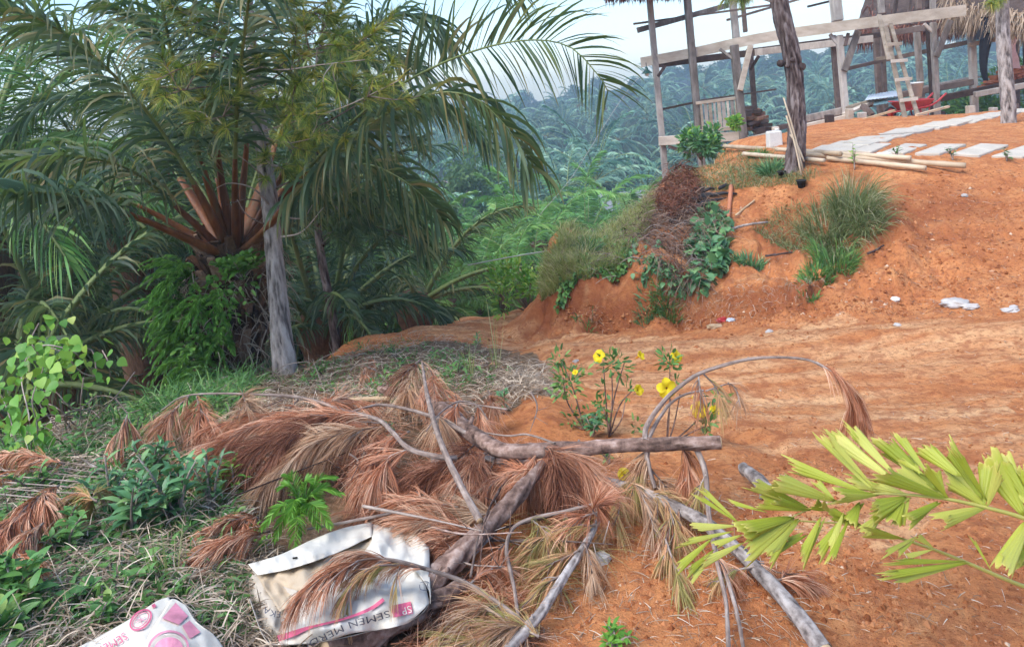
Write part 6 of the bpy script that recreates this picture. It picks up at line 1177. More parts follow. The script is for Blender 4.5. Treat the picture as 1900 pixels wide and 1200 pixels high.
# ------------------------------------------------------------------ cement sacks
def bagh1(u, v):
    u = np.asarray(u, float); v = np.asarray(v, float)
    e = np.clip(1-((u-640)/205)**2, 0, 1)*np.clip(1-((v-1085)/135)**2, 0, 1)
    h = .020+.125*e**.75
    h = h+.044*fbm(u/80, v/80, 5, 3)+.030*np.abs(fbm(u/45+v/90, v/100-u/70, 9, 3))-.024*np.abs(vn(u/26-v/40, v/60+u/90, 14))
    h = h-.018*np.exp(-((v-(1140-.30*(u-560)))/16)**2)*sst(650, 720, u)
    return h
def patch(poly_top, poly_bot, n=44, m=24, hf=bagh1, off=0.0, dz=None):
    """sheet between an upper and a lower edge line, both in photo pixels"""
    a = spline(np.c_[np.array(poly_top, float), np.zeros(len(poly_top))], n)[:, :2]; b = spline(np.c_[np.array(poly_bot, float), np.zeros(len(poly_bot))], n)[:, :2]
    t = np.linspace(0, 1, m)[:, None, None]; uv = a[None]*(1-t)+b[None]*t; h = hf(uv[..., 0], uv[..., 1])+off
    if dz is not None: h = h+dz(np.linspace(0, 1, n)[None, :], np.linspace(0, 1, m)[:, None])
    V = PH(uv[..., 0].ravel(), uv[..., 1].ravel(), h.ravel()); i = np.arange(m-1)[:, None]*n; j = np.arange(n-1)[None]
    return V, np.stack([i+j, i+n+j, i+n+j+1, i+j+1], -1).reshape(-1, 4), uv
def paper(name, c1, rough=.75, stain=(.42, .30, .17), amt=.5):
    m, t, N, L = newmat(name); tc = N('ShaderNodeTexCoord'); n1 = noise(N, L, tc.outputs['Object'], 9, 5, .6); n2 = noise(N, L, tc.outputs['Object'], 45, 4, .6)
    c = mixc(N, L, maprange(N, L, n1, .52, .8, 0, amt), c1, stain); c = mixc(N, L, maprange(N, L, n2, .6, .8, 0, .25), c, (.45, .36, .26))
    b = N('ShaderNodeBsdfPrincipled'); b.inputs['Roughness'].default_value = rough; b.inputs['Specular IOR Level'].default_value = .25; L(c, b.inputs['Base Color'])
    bp = N('ShaderNodeBump'); bp.inputs['Strength'].default_value = .5; bp.inputs['Distance'].default_value = .006; L(noise(N, L, tc.outputs['Object'], 22, 6, .6, .6), bp.inputs['Height']); L(bp.outputs[0], b.inputs['Normal'])
    o = N('ShaderNodeOutputMaterial'); L(b.outputs[0], o.inputs[0]); return m
M['paper'] = paper('white sack paper', (.70, .66, .57), amt=.5); M['kraft'] = paper('brown inner paper', (.50, .40, .28), stain=(.34, .22, .11), amt=.7); M['paperside'] = paper('grey beige sack paper', (.50, .45, .38), amt=.3)
M['inkpink'] = plain('pink print', (.62, .13, .22), .6, .3, .15, 40); M['inkgrey'] = plain('grey print', (.10, .10, .12), .6, .3, .3, 60); M['inkpale'] = plain('pale pink print', (.66, .26, .34), .6, .3, .25, 20)
def bagpart(name, pt, pb, mat, root, off=0., dz=None, th=.0015, n=44, m=24, hf=bagh1):
    V, Q, uv = patch(pt, pb, n, m, hf, off, dz); mb = MB(); mb.add(V, Q); o = mb.obj(name, M[mat], root); s_ = o.modifiers.new('solid', 'SOLIDIFY'); s_.thickness = th; s_.offset = -1; return o
sack = thing('cement_sack', PH1(630, 1100), 'torn white cement sack with upside-down pink and grey print under a dead pine spray', 'sack')
bagpart('front_panel', [(545,1108),(600,1078),(660,1040),(690,1000),(692,972),(745,1000),(775,1022)], [(515,1196),(600,1190),(650,1175),(700,1168),(740,1160),(762,1152),(797,1118)], 'paper', sack, .004)
bagpart('right_fold', [(690,970),(720,978),(741,970),(750,984),(772,992),(797,1015)], [(690,1035),(730,1046),(765,1055),(785,1075),(798,1100),(798,1120)], 'paper', sack, .010, lambda s, t: .012*np.sin(s*9)*(1-t))
bagpart('back_flap', [(460,1046),(520,1028),(580,1000),(640,978),(691,968)], [(478,1066),(530,1056),(590,1038),(640,1018),(690,994)], 'paper', sack, .022, lambda s, t: .006*np.sin(s*14+t*2)-.008*t)
bagpart('inner_lining', [(472,1060),(530,1048),(590,1030),(640,1012),(692,988)], [(520,1135),(560,1105),(610,1082),(660,1048),(694,1015)], 'kraft', sack, -.006)
bagpart('side_panel', [(459,1050),(490,1070),(520,1085),(552,1096)], [(462,1110),(470,1135),(488,1180),(518,1200)], 'paperside', sack, .0, lambda s, t: -.02*(1-s)-.04*t)
bagpart('skirt', [(462,1110),(488,1180),(515,1196),(600,1190),(700,1168),(762,1152),(797,1118),(798,1060)], [(468,1112),(492,1178),(518,1193),(602,1187),(700,1165),(758,1150),(792,1118),(795,1065)], 'paperside', sack, 0, lambda s, t: -.05*t, m=6)
def textmesh(s, size=1.0):
    cu = bpy.data.curves.new('t', 'FONT'); cu.body = s; cu.size = size; cu.resolution_u = 3; cu.space_character = 1.05; ob = bpy.data.objects.new('t', cu); COL.objects.link(ob)
    me = bpy.data.meshes.new_from_object(ob); V = np.array([v.co[:2] for v in me.vertices]); T = []
    for p in me.polygons:
        v = list(p.vertices); T += [(v[0], v[i], v[i+1]) for i in range(1, len(v)-1)]
    bpy.data.objects.remove(ob); bpy.data.meshes.remove(me); return V, np.array(T)
def subdiv2(V, T, mx):
    for _ in range(5):
        a = np.linalg.norm(V[T[:, 0]]-V[T[:, 1]], axis=1); b = np.linalg.norm(V[T[:, 1]]-V[T[:, 2]], axis=1); c = np.linalg.norm(V[T[:, 2]]-V[T[:, 0]], axis=1); L = np.stack([a, b, c], 1); big = L.max(1) > mx
        if not big.any(): break
        k = L.argmax(1); keep = T[~big]; T2 = T[big]; k2 = k[big]; i0 = T2[np.arange(len(T2)), k2]; i1 = T2[np.arange(len(T2)), (k2+1) % 3]; i2 = T2[np.arange(len(T2)), (k2+2) % 3]
        nv = (V[i0]+V[i1])/2; ni = len(V)+np.arange(len(nv)); V = np.vstack([V, nv]); T = np.vstack([keep, np.stack([i0, ni, i2], 1), np.stack([ni, i1, i2], 1)])
    return V, T
def ink(name, V, T, fn, mat, root, hf, off=.009):
    """flat artwork laid on the sack surface"""
    V, T = subdiv2(V, T, .35); uv = fn(V); h = hf(uv[:, 0], uv[:, 1])+off; W3 = PH(uv[:, 0], uv[:, 1], h); mb = MB(); mb.add(W3, None, T); return mb.obj(name, M[mat], root, smooth=True)
def alongpath(path, x0, hgt):                    # letters follow a line given in photo pixels; y grows to the left of the line
    p = spline(np.c_[np.array(path, float), np.zeros(len(path))], 60)[:, :2]; L = np.r_[0, np.cumsum(np.linalg.norm(np.diff(p, axis=0), axis=1))]; T = np.gradient(p, axis=0); T /= np.linalg.norm(T, axis=1)[:, None]
    def fn(V):
        s = x0+V[:, 0]*hgt; c = np.stack([np.interp(s, L, p[:, k]) for k in (0, 1)], 1); t = np.stack([np.interp(s, L, T[:, k]) for k in (0, 1)], 1); nrmv = np.stack([t[:, 1], -t[:, 0]], 1); return c+nrmv*(V[:, 1]*hgt)[:, None]
    return fn
V, T = textmesh('SEMEN MERDEKA')
m_ = V[:, 0] < 99
def cutx(V, T, x): k = V[T].mean(1)[:, 0] < x; return V, T[k]
base_l = [(722,1131),(690,1141),(655,1150),(620,1165),(590,1180),(560,1192),(535,1200)]
fn = alongpath(base_l, 0, 19)
V = V*[1.42, 1]; k = V[T].mean(1)[:, 0]*18.5 < 166; fn = alongpath(base_l, 0, 18.5); ink('printed_name', V, T[k], fn, 'inkgrey', sack, bagh1, .010)
V, T = textmesh('SP'); ink('printed_letters', V, T, alongpath([(764,1122),(744,1128),(728,1132)], 2, 19), 'paper', sack, bagh1, .0125)
def quadart(cs): V = np.array(cs, float)/20; return V, np.array([[0, 1, 2], [0, 2, 3]])
ident = lambda V: V*20
V, T = quadart([(726,1123),(762,1115),(766,1137),(730,1145)]); V = np.vstack([V]); ink('print_box', V, T, ident, 'inkpink', sack, bagh1, .0105)
def strip(path, w0, w1, hf, root, mat, off): 
    p = spline(np.c_[np.array(path, float), np.zeros(len(path))], 40)[:, :2]; T_ = np.gradient(p, axis=0); T_ /= np.linalg.norm(T_, axis=1)[:, None]; N_ = np.stack([-T_[:, 1], T_[:, 0]], 1); w_ = np.interp(np.linspace(0, 1, 40), np.linspace(0, 1, len(w0)), w0)[:, None] if isinstance(w0, list) else w0
    uv = np.stack([p-N_*w_, p+N_*w_], 1).reshape(-1, 2); W3 = PH(uv[:, 0], uv[:, 1], hf(uv[:, 0], uv[:, 1])+off); i = np.arange(39)*2; mb = MB(); mb.add(W3, np.stack([i, i+1, i+3, i+2], 1)); return mb.obj('printed_line', M[mat], root)
strip([(516,1184),(545,1174),(575,1163),(620,1152),(660,1140),(690,1127),(712,1111)], [6, 5, 2.2, 2, 2.2, 3, 3.5], 0, bagh1, sack, 'inkpink', .010)
V, T = textmesh('MERDEKA'); k = V[T].mean(1)[:, 0] > 2.75
ink('printed_name', V-[2.75, 0], T[k], alongpath([(522,1134),(505,1131),(488,1121),(478,1108)], 0, 17), 'inkgrey', sack, lambda u, v: bagh1(u, v)-.01, .016)
# small square mark at the right fold
strip([(780,1080),(790,1078),(796,1080)], .6, 0, bagh1, sack, 'inkgrey', .017); strip([(778,1084),(781,1093),(796,1094)], .6, 0, bagh1, sack, 'inkgrey', .017); V, T = textmesh('R'); ink('printed_mark', V, T, alongpath([(794,1082),(785,1084),(780,1085)], 0, 10), 'inkgrey', sack, bagh1, .017)
mb = MB(); mp_ = PH([543,552],[1035,1034],[.20,.20]); mp_ = PH([543,552],[1035,1034],bagh1(np.array([543,552]),np.array([1035,1034]))+.024); bar(mb, mp_[0], mp_[1], .005, .004); mb.obj('staple', M['rubber'], sack)
def bagh2(u, v):
    u = np.asarray(u, float); v = np.asarray(v, float); return .080+.06*np.exp(-((u-310)/90)**2-((v-1190)/90)**2)+.014*fbm(u/60, v/60, 15, 3)+.010*np.abs(fbm(u/35-v/60, v/80+u/70, 19, 3))
sack2 = thing('cement_sack', PH1(280, 1170), 'folded cream cement sack with red print in the bottom left corner', 'sack')
bagpart('front_panel', [(120,1212),(180,1182),(240,1148),(290,1115),(312,1107)], [(130,1260),(200,1252),(250,1240),(290,1180),(322,1118)], 'paper', sack2, .004, hf=bagh2)
bagpart('folded_panel', [(252,1235),(275,1180),(305,1130),(320,1110),(345,1122)], [(360,1260),(420,1225),(400,1180),(372,1162),(355,1140)], 'paper', sack2, .014, hf=bagh2)
bagpart('skirt', [(120,1214),(240,1150),(312,1108),(345,1122),(372,1164),(415,1205)], [(126,1214),(244,1152),(314,1111),(342,1126),(370,1168),(412,1208)], 'paperside', sack2, 0, lambda s, t: -.10*t, m=5, hf=bagh2)
V, T = textmesh('SEMEN'); ink('printed_name', V, T, alongpath([(231,1171),(214,1182),(196,1192),(178,1202),(140,1222)], 0, 21), 'inkpink', sack2, bagh2, .010)
def ring(cx, cy, rx, ry, rot, w_, hf, root, mat, off, a0=0, a1=6.283): a = np.linspace(a0, a1, 40); x = rx*np.cos(a); y = ry*np.sin(a); o = strip(np.c_[cx+x*math.cos(rot)-y*math.sin(rot), cy+x*math.sin(rot)+y*math.cos(rot)], w_, 0, hf, root, mat, off); o.name = 'printed_emblem'; return o
ring(261,1149,23,14,-.75,1.6,bagh2,sack2,'inkpink',.010); ring(261,1149,18,10,-.75,.7,bagh2,sack2,'inkpink',.010)
for a in (0, 1.05, 2.1): strip([(261-13*math.cos(a-.75), 1149-8*math.sin(a-.75)), (261, 1149), (261+13*math.cos(a-.75), 1149+8*math.sin(a-.75))], .6, 0, bagh2, sack2, 'inkpale', .0105)
strip([(284,1120),(287,1126)], 3.5, 0, bagh2, sack2, 'inkpink', .010)
ring(312,1205,38,34,-.5,2.0,bagh2,sack2,'inkpale',.021); ring(312,1205,33,29,-.5,.8,bagh2,sack2,'paper',.0215)
def disc(cx, cy, rx, ry, rot, mat, off, hf, root): a = np.linspace(0, 6.283, 30, endpoint=False); V = np.vstack([[cx, cy], np.c_[cx+rx*np.cos(a)*math.cos(rot)-ry*np.sin(a)*math.sin(rot), cy+rx*np.cos(a)*math.sin(rot)+ry*np.sin(a)*math.cos(rot)]])/20; T = np.array([[0, i+1, (i+1) % 30+1] for i in range(30)]); o = ink('printed_emblem', V, T, ident, mat, root, hf, off); return o
disc(312,1207,29,25,-.5,'inkpale',.0205,bagh2,sack2)
V, T = quadart([(301,1146),(326,1117),(349,1142),(332,1158)]); ink('printed_band', V, T, ident, 'inkpale', sack2, bagh2, .020)
V, T = quadart([(338,1160),(352,1150),(372,1172),(352,1184)]); ink('printed_band', V, T, ident, 'inkpale', sack2, bagh2, .020)
# torn kraft scrap
tp = thing('torn_paper', PH1(355, 1045), 'torn beige paper scrap under the brown spray, left of the white sack', 'paper'); bagpart('sheet', [(330,1022),(345,1015),(375,1003),(392,1010)], [(334,1080),(350,1078),(365,1068),(400,1050)], 'kraft', tp, 0, hf=lambda u, v: .05+.01*fbm(u/20, v/20, 3, 3), n=16, m=12)
M['kraftpale'] = paper('pale torn paper', (.55, .45, .30)); tp.children[0].data.materials[0] = M['kraftpale']

# ------------------------------------------------------------------ fern, herbs, vine, flowers
fc = PH1(560, 935, .17); fb_ = thing('fern', PH1(548, 1035), 'bright green fern rosette above the white cement sack', 'fern')
for i, (tip, h, L) in enumerate([((632,915),.20,1),((620,885),.24,1),((575,893),.26,1),((520,905),.24,1),((488,978),.14,1),((510,1000),.1,1),((545,1035),.08,1),((590,975),.14,1),((612,975),.16,1),((540,955),.2,1),((600,935),.18,1),((560,990),.12,1),((530,880),.25,1)]):
    e = PH1(*tip, h); p = spline(np.array([fc-UP*.02, (fc+e)/2+UP*.035, e]), 16); mb = MB(); leaflets(mb, p, .08, 34, .045, .0065, .25, 3, 0, 700+i, .07, .10, tipL=.1); tube(mb, p, [.0018, .0008], 4, 0, cap=False, rnd=.9); mb.obj('frond', M['fern'], fb_)
mb = MB(); tube(mb, spline(np.array([fc, PH1(553, 990, .1), PH1(548, 1034, .01)]), 8), [.003, .003], 5); mb.obj('stem', M['rachis'], fb_)
def herb(name, u, v, stems, h, rad, n, L, W, mat, label, seed, cat='weed plant', **k): return leafy_plant(name, onground(PH1(u, v)), label, cat, stems, h, rad, n, L, W, mat, seed, **k)
herb('leafy_herb', 330, 985, 9, .27, .16, 120, .085, .030, 'weeddark', 'largest leafy dark green herb in the left foreground', 701)
herb('leafy_herb', 245, 1010, 6, .20, .14, 62, .095, .028, 'weeddark', 'long-leaved herb left of and below the largest one', 702)
herb('leafy_herb', 285, 900, 5, .22, .09, 60, .075, .030, 'weeddark', 'herb directly behind the largest one', 703)
herb('leafy_herb', 40, 1150, 6, .16, .12, 80, .085, .036, 'weed', 'broad-leaved herb in the bottom left corner', 704)
herb('leafy_herb', 30, 1195, 4, .12, .10, 40, .09, .036, 'weed', 'pale herb at the very bottom left edge', 705)
herb('leafy_herb', 150, 1140, 4, .10, .08, 34, .06, .032, 'weed', 'small herb between the corner herb and the red-printed sack', 706)
herb('leafy_herb', 245, 1110, 4, .09, .09, 36, .05, .024, 'weed', 'little shoot just above the red-printed sack', 707)
herb('leafy_herb', 440, 935, 4, .16, .09, 40, .085, .020, 'fern', 'bright narrow-leaved shoot left of the fern', 708)
herb('leafy_herb', 465, 1035, 4, .07, .08, 60, .04, .012, 'fern', 'small bright shoot at the left end of the white sack', 709)
herb('leafy_herb', 1142, 1200, 4, .05, .045, 36, .042, .014, 'fern', 'small bright green sprout at the bottom centre on bare soil', 710)
herb('leafy_herb', 85, 1000, 4, .12, .09, 40, .055, .022, 'weed', 'fresh green shoot among the brown needles at the left', 711)
herb('leafy_herb', 1100, 812, 4, .10, .10, 44, .055, .026, 'weeddark', 'broad-leaved weed below the yellow-flowered plants', 712)
herb('leafy_herb', 935, 775, 3, .16, .07, 36, .055, .020, 'weeddark', 'weed standing between the rust bunches and the soil mound', 713)
herb('leafy_herb', 750, 775, 4, .20, .09, 40, .06, .022, 'weeddark', 'weed showing behind the steep bare stick', 714)
herb('leafy_herb', 720, 825, 2, .13, .04, 14, .06, .022, 'weeddark', 'weed leaves poking through the brown sprays', 715)
herb('leafy_herb', 880, 655, 4, .16, .16, 50, .06, .016, 'weed', 'green weed at the left rim of the track', 716)
herb('leafy_herb', 1130, 862, 3, .06, .06, 20, .04, .014, 'weed', 'small weed under the level branch', 717)
herb('leafy_herb', 730, 665, 3, .12, .12, 36, .06, .014, 'weed', 'low green weed behind the heap at its left', 718)
for i, (u, v, h, lb) in enumerate([(922,660,.42,'tall single grass stalk with a seed head behind the heap'),(872,700,.25,'shorter grass stalk left of the tall one'),(310,1100,.18,'thin grass blade plant left of the torn paper')]):
    tuft('grass_stalk', u, v+20*(i == 0), 14, h*1.3, .005, lb, 'grass', 'grass', 730+i, rad=.03, droop=.25, bspread=.2)
for i, (u, v, st_, h, r_, n, L, W, m, lb) in enumerate([(395,960,5,.22,.12,60,.07,.022,'weeddark','leafy weed between the large herb and the fern'),(210,960,4,.24,.10,44,.09,.022,'weeddark','tall thin-leaved weed at the left of the large herb'),(120,1040,5,.16,.12,60,.06,.024,'weed','bushy weed below the left brown sprays'),
        (180,1190,4,.10,.1,40,.06,.028,'weed','weed against the lower edge of the picture left of the red-printed sack'),(70,930,4,.15,.1,44,.06,.02,'weed','weed between the uppermost and middle brown sprays at the left edge'),(255,830,4,.14,.1,40,.05,.02,'weed','weed in front of the upright brown spray'),
        (390,760,4,.13,.12,40,.05,.018,'weed','weed behind the long thin arching twig'),(160,790,4,.18,.12,60,.05,.018,'weed','weed on the lip of the gully right of the heart-leaved vine'),(850,700,4,.14,.12,44,.05,.014,'weed','weed between the hanging rust bunches'),(600,700,4,.14,.12,44,.05,.014,'weed','weed near the pine foot behind the needle heap')]):
    herb('leafy_herb', u, v, st_, h, r_, n, L, W, m, lb, 740+i)
g = np.random.default_rng(991)
for k in range(26):
    q = scatter([(360,790),(700,690),(960,730),(1150,880),(1050,1000),(800,1050),(700,980),(420,930)], 1, g)[0]; a = PH1(*q, .05+.14*g.random()); L_c = .18+.4*g.random(); dr = nrm(np.array([g.normal(), g.normal(), .12*g.normal()])); mid_ = a+rdir(1, g)[0]*[.04, .04, .02]
    b_ = a+dr*L_c/2; c_ = a-dr*L_c/2; b_[2] = max(b_[2], float(H(b_[0], b_[1]))+.01); c_[2] = max(c_[2], float(H(c_[0], c_[1]))+.01)
    mb = MB(); tube(mb, spline(np.array([c_, mid_, b_]), 12), [.0035+.003*g.random(), .0015], 5, 0, .12, rnd=g.random(), seed=k)
    for _ in range(3):
        e_ = mid_+(b_-mid_)*g.random(); tube(mb, [e_, e_+rdir(1, g)[0]*.07+dr*.04], [.002, .001], 4, rnd=g.random())
    tag(mb.obj('twig', M['twig' if k % 3 else 'branch']), 'thin bare twig caught in the heap of dead pine branches', 'twig', 'bare twigs in the heap of branches')
# heart-leaved vine over a dry shrub
vn_ = thing('heart_leaf_vine', onground(P(60, 850, 3.9)), 'heart-leaved climbing vine over dry twigs at the left edge', 'vine'); g = np.random.default_rng(55); VD = 3.7
vst = [[(60,870),(55,780),(40,700),(60,650),(110,650),(150,690),(185,700)],[(40,860),(20,780),(0,730),(-30,700)],[(60,860),(70,800),(60,740),(80,680),(60,640)],[(50,870),(80,850),(95,900),(100,940)],[(20,880),(10,830),(-10,800)],[(60,650),(90,640),(140,655),(150,680)]]
sb = MB(); lc = []
for s in vst:
    a = np.array(s, float); p = spline(P(a[:, 0], a[:, 1], VD+.12*g.normal(size=len(a))), 40); p[0, 2] = min(p[0, 2], float(H(p[0, 0], p[0, 1]))) if s[0][1] > 850 else p[0, 2]; tube(sb, p, .0035, 5, rnd=.8); lc.append(p)
for s in [[(130,825),(70,745),(55,720)],[(60,735),(110,760),(145,790),(150,740),(155,700)],[(70,730),(100,725),(140,760),(180,735),(215,740),(235,765),(260,760)],[(145,758),(120,770),(90,770),(70,780)],[(135,800),(120,770),(165,760),(185,775)],[(190,650),(200,670),(205,700)],[(250,690),(215,735),(160,790),(140,810)],[(55,632),(72,600)],[(180,700),(170,650),(130,650)]]:
    a = np.array(s, float); tube(sb, spline(P(a[:, 0], a[:, 1], VD+.25+.1*g.normal(size=len(a))), 24), .0035, 5, rnd=.5)
sb.obj('stem', M['twig'], vn_); q = np.vstack([l[5:] for l in lc]); k = g.integers(0, len(q), 420); c = q[k]+g.normal(size=(420, 3))*.07
hb = MB(); nn_ = nrm(-fw*.8+UP*.9+.45*g.normal(size=(420, 3))); dr = nrm(-UP*.7+.5*g.normal(size=(420, 3))); sz = .060*(.5+.7*g.random(420)**1.5); ribbons(hb, c, dr, np.cross(dr, nn_), sz, sz*.95, .25, 6, prof=[.55, .98, 1, .85, .6, .32, .03], fold=.22); hb.obj('leaves', M['heart'], vn_)
# allamanda
def flower(c, facing, size, root, seed, closed=0.0):
    g = np.random.default_rng(seed); f = nrm(facing); x = nrm(np.cross(f, UP+.01)); y = np.cross(x, f); pb2 = MB()
    for k in range(5):
        a = k*2*math.pi/5+.3+g.normal()*.06; o = x*math.cos(a)+y*math.sin(a); n, m_ = 7, 7; V = []
        for i in range(m_):
            t = i/(m_-1); wd = size*1.0*math.sin(math.pi*min(1, .08+.80*t))**.75*(1 if t < .9 else .8)
            tw_ = x*math.cos(a+.5)+y*math.sin(a+.5)
            for j in range(n):
                s = (j/(n-1)-.5)*2; sd_ = nrm(np.cross(f, o)); V.append(c+o*size*(.10+.95*t)*(1-closed*.6)+sd_*wd*.5*s+f*size*(closed*t*.8+.22*math.sin(t*2.6)-.30*t*t+.06*s*s*(1+s)))
        i = np.arange(m_-1)[:, None]*n; j = np.arange(n-1)[None]; pb2.add(V, np.stack([i+j, i+j+1, i+n+j+1, i+n+j], -1).reshape(-1, 4), rnd=.2+.7*g.random())
    pb2.obj('petal_ring', M['petal'], root); lathe([(size*.22,.0+size*.06),(size*.14,-size*.05),(size*.10,-size*.5),(size*.05,-size*.8),(.001,-size*.82)], 12, c=c, ax=f).obj('throat', M['throat'], root)
def allamanda(label, base, tops, leafspots, flowers, seed):
    g = np.random.default_rng(seed); b0 = PH1(*base); b0[2] = H(b0[0], b0[1]); root = thing('flowering_plant', b0, label, 'flowering plant', 'yellow-flowered plants'); sb = MB(); D = float((b0-CAM)@fw)
    for (u, v, dd) in tops: e = P(u, v, D+dd); tube(sb, spline(np.array([b0, (b0*.45+e*.55)+rdir(1, g)[0]*.03, e]), 12), [.005, .0025], 5, rnd=.4)
    sb.obj('stem', M['branch'], root); lb = MB()
    for (u, v, dd, r_, n) in leafspots: c = P(u, v, D+dd); broadleaves(lb, c+rdir(5, g)*r_*.5, max(6, int(n*.6)), r_, .038, .014, g, up=.5, droop=.3)
    lb.obj('leaves', M['weed'], root)
    for (u, v, dd, s, cl, fc_) in flowers:
        fr = thing('flower', P(u, v, D+dd), None, None); fr.parent = root; fr.matrix_parent_inverse = root.matrix_basis.inverted() if False else fr.matrix_parent_inverse
        fr.location = Vector((P(u, v, D+dd)-np.array(root.location)).tolist()); bpy.context.view_layer.update()
        loc = P(u, v, D+dd); 
        n0 = len(root.children); flower(np.zeros(3), np.array(fc_, float), s, fr, seed+int(u), cl)
        for ch in fr.children: ch.matrix_parent_inverse.identity()
allamanda('left yellow-flowered plant with leaf whorls and no open flower', (1085,800), [(1045,700,0),(1040,665,.05),(1075,760,.0),(1060,790,0)], [(1042,705,0,.075,150),(1040,735,0,.04,30),(1035,665,.05,.04,40),(1075,690,.02,.035,26),(1060,775,0,.05,40),(1095,775,0,.06,50)], [], 41)
allamanda('middle yellow-flowered plant behind the level branch', (1130,812), [(1135,690,0),(1118,755,0),(1160,745,0),(1183,715,.05),(1120,680,0),(1160,668,.05)], [(1137,678,0,.06,130),(1115,750,0,.035,34),(1162,725,0,.03,26),(1128,770,0,.03,20),(1120,720,0,.03,16),(1180,790,0,.03,14)], [(1112,661,-.03,.036,.25,(-.5,-.6,.6)),(1186,661,0,.034,.6,(.6,-.4,.5)),(1183,724,.02,.036,.5,(.5,-.7,.5)),(1068,692,.02,.022,.6,(-.3,-.5,.8))], 42)
allamanda('right yellow-flowered plant with the large open yellow flower', (1238,832), [(1243,680,0),(1245,740,0),(1262,730,0),(1300,770,0),(1262,810,0),(1310,790,0)], [(1243,672,0,.045,90),(1250,705,0,.03,20),(1312,783,0,.035,60),(1325,735,.05,.03,30),(1305,800,0,.03,20),(1345,740,.05,.02,10)], [(1237,720,-.06,.045,.05,(.05,-.95,.25)),(1254,661,0,.036,.25,(.5,-.6,.5)),(1297,760,-.03,.040,.15,(-.1,-.85,.35)),(1327,762,.02,.034,.35,(.2,-.5,.8)),(1283,738,.02,.02,.8,(1,-.2,.1))], 43)
fl = thing('fallen_flower', PH1(1158, 880, .11), 'single crumpled yellow flower below the level branch', 'flower'); flower(np.zeros(3)+np.array(fl.location), np.array([-.2, -.7, .6]), .032, fl, 9, .5)
# ------------------------------------------------------------------ yellow green palm fronds from the right
Z = lambda x, y: (1240+x/2.4, 700+y/2.4)
def leaf_piece(mb, b, t, w_, db, dt, g, ragged=True, curl=0.):
    """one wedge-shaped leaflet with a torn tip"""
    t = (b[0]+(t[0]-b[0])*1.10, b[1]+(t[1]-b[1])*1.10); A_ = P(*b, db); B_ = P(*t, dt); ax = B_-A_; Ln = np.linalg.norm(ax); T = ax/Ln; view = nrm((A_+B_)/2-CAM); S_ = nrm(np.cross(T, view)); N_ = np.cross(S_, T); n, m_ = 13, 14; W_ = 1.05*w_/2.4/F*((db+dt)/2); V = []; rv = g.random(n)*.16+.22*np.linspace(0, 1, n)[::(1 if g.random() < .5 else -1)] if ragged else np.zeros(n); tw_ = g.normal()*.35+curl
    for i in range(m_):
        t_ = i/(m_-1); hw = W_*.56*(.07+.93*min(1, t_*1.12)**.75)
        for j in range(n):
            s = (j/(n-1)-.5)*2; k = t_*(1-rv[j]*t_**3); ang = tw_*t_
            pl_ = 0.045*W_*math.cos(s*14)
            V.append(A_+T*Ln*k+(S_*math.cos(ang)+N_*math.sin(ang))*hw*s+N_*(pl_+.25*hw*s*s-.05*Ln*t_*t_))
    i = np.arange(m_-1)[:, None]*n; j = np.arange(n-1)[None]; tt = np.repeat(np.linspace(0, 1, m_), n)
    mb.add(V, np.stack([i+j, i+j+1, i+n+j+1, i+n+j], -1).reshape(-1, 4), rnd=g.random(), t=tt)
def areca(label, rachis, rr, leaves, seed, group):
    g = np.random.default_rng(seed); pts = np.array([P(*q) for q in rachis]); root = thing('palm_frond', pts[0], label, 'palm frond', group); mb = MB(); tube(mb, spline(pts, 60), rr, 7, rnd=.5); mb.obj('rachis', M['arecastem'], root)
    more = []
    for (b, t, w_, *dd) in leaves:
        if w_ >= 40: more.append(((b[0]+14+8*g.random(), b[1]+3), (t[0]+34*g.normal(), t[1]+26*g.normal()), w_*.62, (dd[0] if dd else 0)+.05*g.normal()))
    for (b, t, w_, *dd) in leaves+more:
        d0 = 1.86+.0; off = dd[0] if dd else g.normal()*.06; lm_ = MB(); leaf_piece(lm_, Z(*b), Z(*t), w_, d0, d0+off, g); o = lm_.obj('leaflet', M['arecaleaf'], root); s_ = o.modifiers.new('s', 'SOLIDIFY'); s_.thickness = .0006
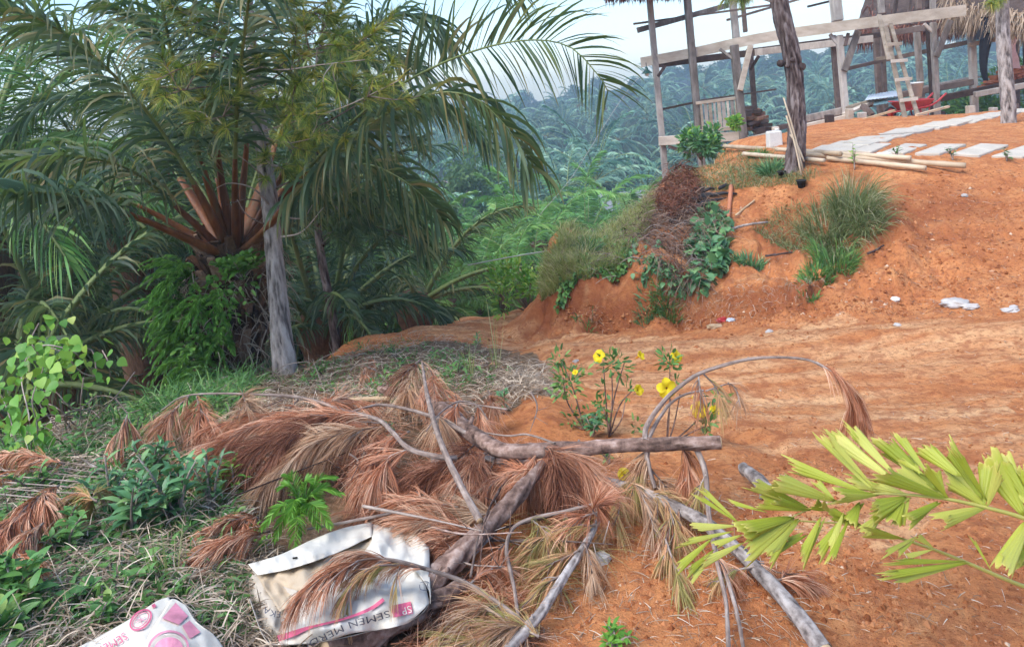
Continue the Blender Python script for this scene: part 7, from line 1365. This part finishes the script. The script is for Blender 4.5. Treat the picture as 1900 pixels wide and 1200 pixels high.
areca('upper yellow green palm frond reaching in from the right edge', [(2250,1280,1.9),(2150,1120,1.9),(2000,1000,1.88),(*Z(1700,690),1.86),(*Z(1580,625),1.86),(*Z(1400,575),1.86),(*Z(1235,540),1.86),(*Z(1060,522),1.86),(*Z(900,520),1.86),(*Z(740,556),1.86),(*Z(620,590),1.86),(*Z(540,625),1.86)], [.010,.008,.006,.0035,.0015],
  [((915,505),(668,243),48,.12),((985,445),(742,270),66,.14),((1005,432),(818,232),52,.1),((1200,505),(928,258),66,.12),((1160,435),(1012,238),38,.1),((1295,440),(1118,305),66,.1),((1398,545),(1233,285),56,.08),((1410,575),(1240,430),92,.06),((1240,542),(985,402),105,.04),((1235,540),(1165,395),60,.03),((1580,615),(1400,335),110,.1),((1600,570),(1470,345),90,.12),((1400,575),(1430,370),70,.05),((1640,600),(1555,385),90,.08),((870,508),(525,380),52,.1),((1060,522),(790,455),50,.08),((745,550),(450,450),78,-.03),((610,578),(345,460),54,-.02),((620,590),(375,545),62,-.02),
   ((920,520),(745,525),60,-.03),((700,590),(640,560),60,-.02),((545,620),(285,700),78,-.05),((560,625),(325,790),82,-.05),((570,630),(430,820),60,-.05),((680,620),(585,825),42,-.06),((790,610),(650,810),44,-.06),((780,600),(715,790),36,-.06),((852,555),(805,655),56,-.04),((1060,532),(905,600),80,-.05),((1050,540),(985,660),70,-.05),((960,600),(855,705),52,-.06),((1200,552),(1045,655),52,-.05),((1400,578),(1165,645),62,-.06),((1590,640),(1500,870),96,-.08),((1620,650),(1560,860),80,-.06),((1700,690),(1640,560),80,.05),((1060,520),(905,480),50,.04),((1120,430),(1075,350),40,.1),((740,545),(650,455),32,.06)], 61, 'yellow green fronds at the right')
areca('lower yellow green palm frond with fewer leaflets, below the upper one', [(2250,1290,1.9),(2150,1180,1.9),(1990,1120,1.92),(*Z(1584,930),1.93),(*Z(1460,880),1.93),(*Z(1320,820),1.93),(*Z(1180,765),1.93),(*Z(1030,715),1.93),(*Z(850,660),1.93),(*Z(560,638),1.93),(*Z(320,640),1.93)], [.009,.007,.005,.003,.0015],
  [((1325,822),(955,902),52,.0),((1325,818),(950,820),26,.0),((1180,765),(1050,800),22,.0),((1035,716),(860,680),48,.0),((1180,758),(1100,700),30,0),((1110,705),(945,795),22,.0),((1100,720),(1015,790),20,0),((1440,862),(1345,700),14,.05),((310,642),(128,478),24,.05),((315,648),(112,515),20,.05),((305,660),(90,668),34,0),((290,684),(35,742),26,0),((195,715),(22,868),34,-.04),((205,765),(75,880),28,-.04),((215,775),(88,915),26,-.04),((335,735),(135,835),36,-.04),((620,700),(470,775),28,-.02),((600,690),(520,740),30,0),((330,700),(190,750),28,0),((850,660),(700,600),40,.02),((440,600),(260,550),18,.04)], 62, 'yellow green fronds at the right')
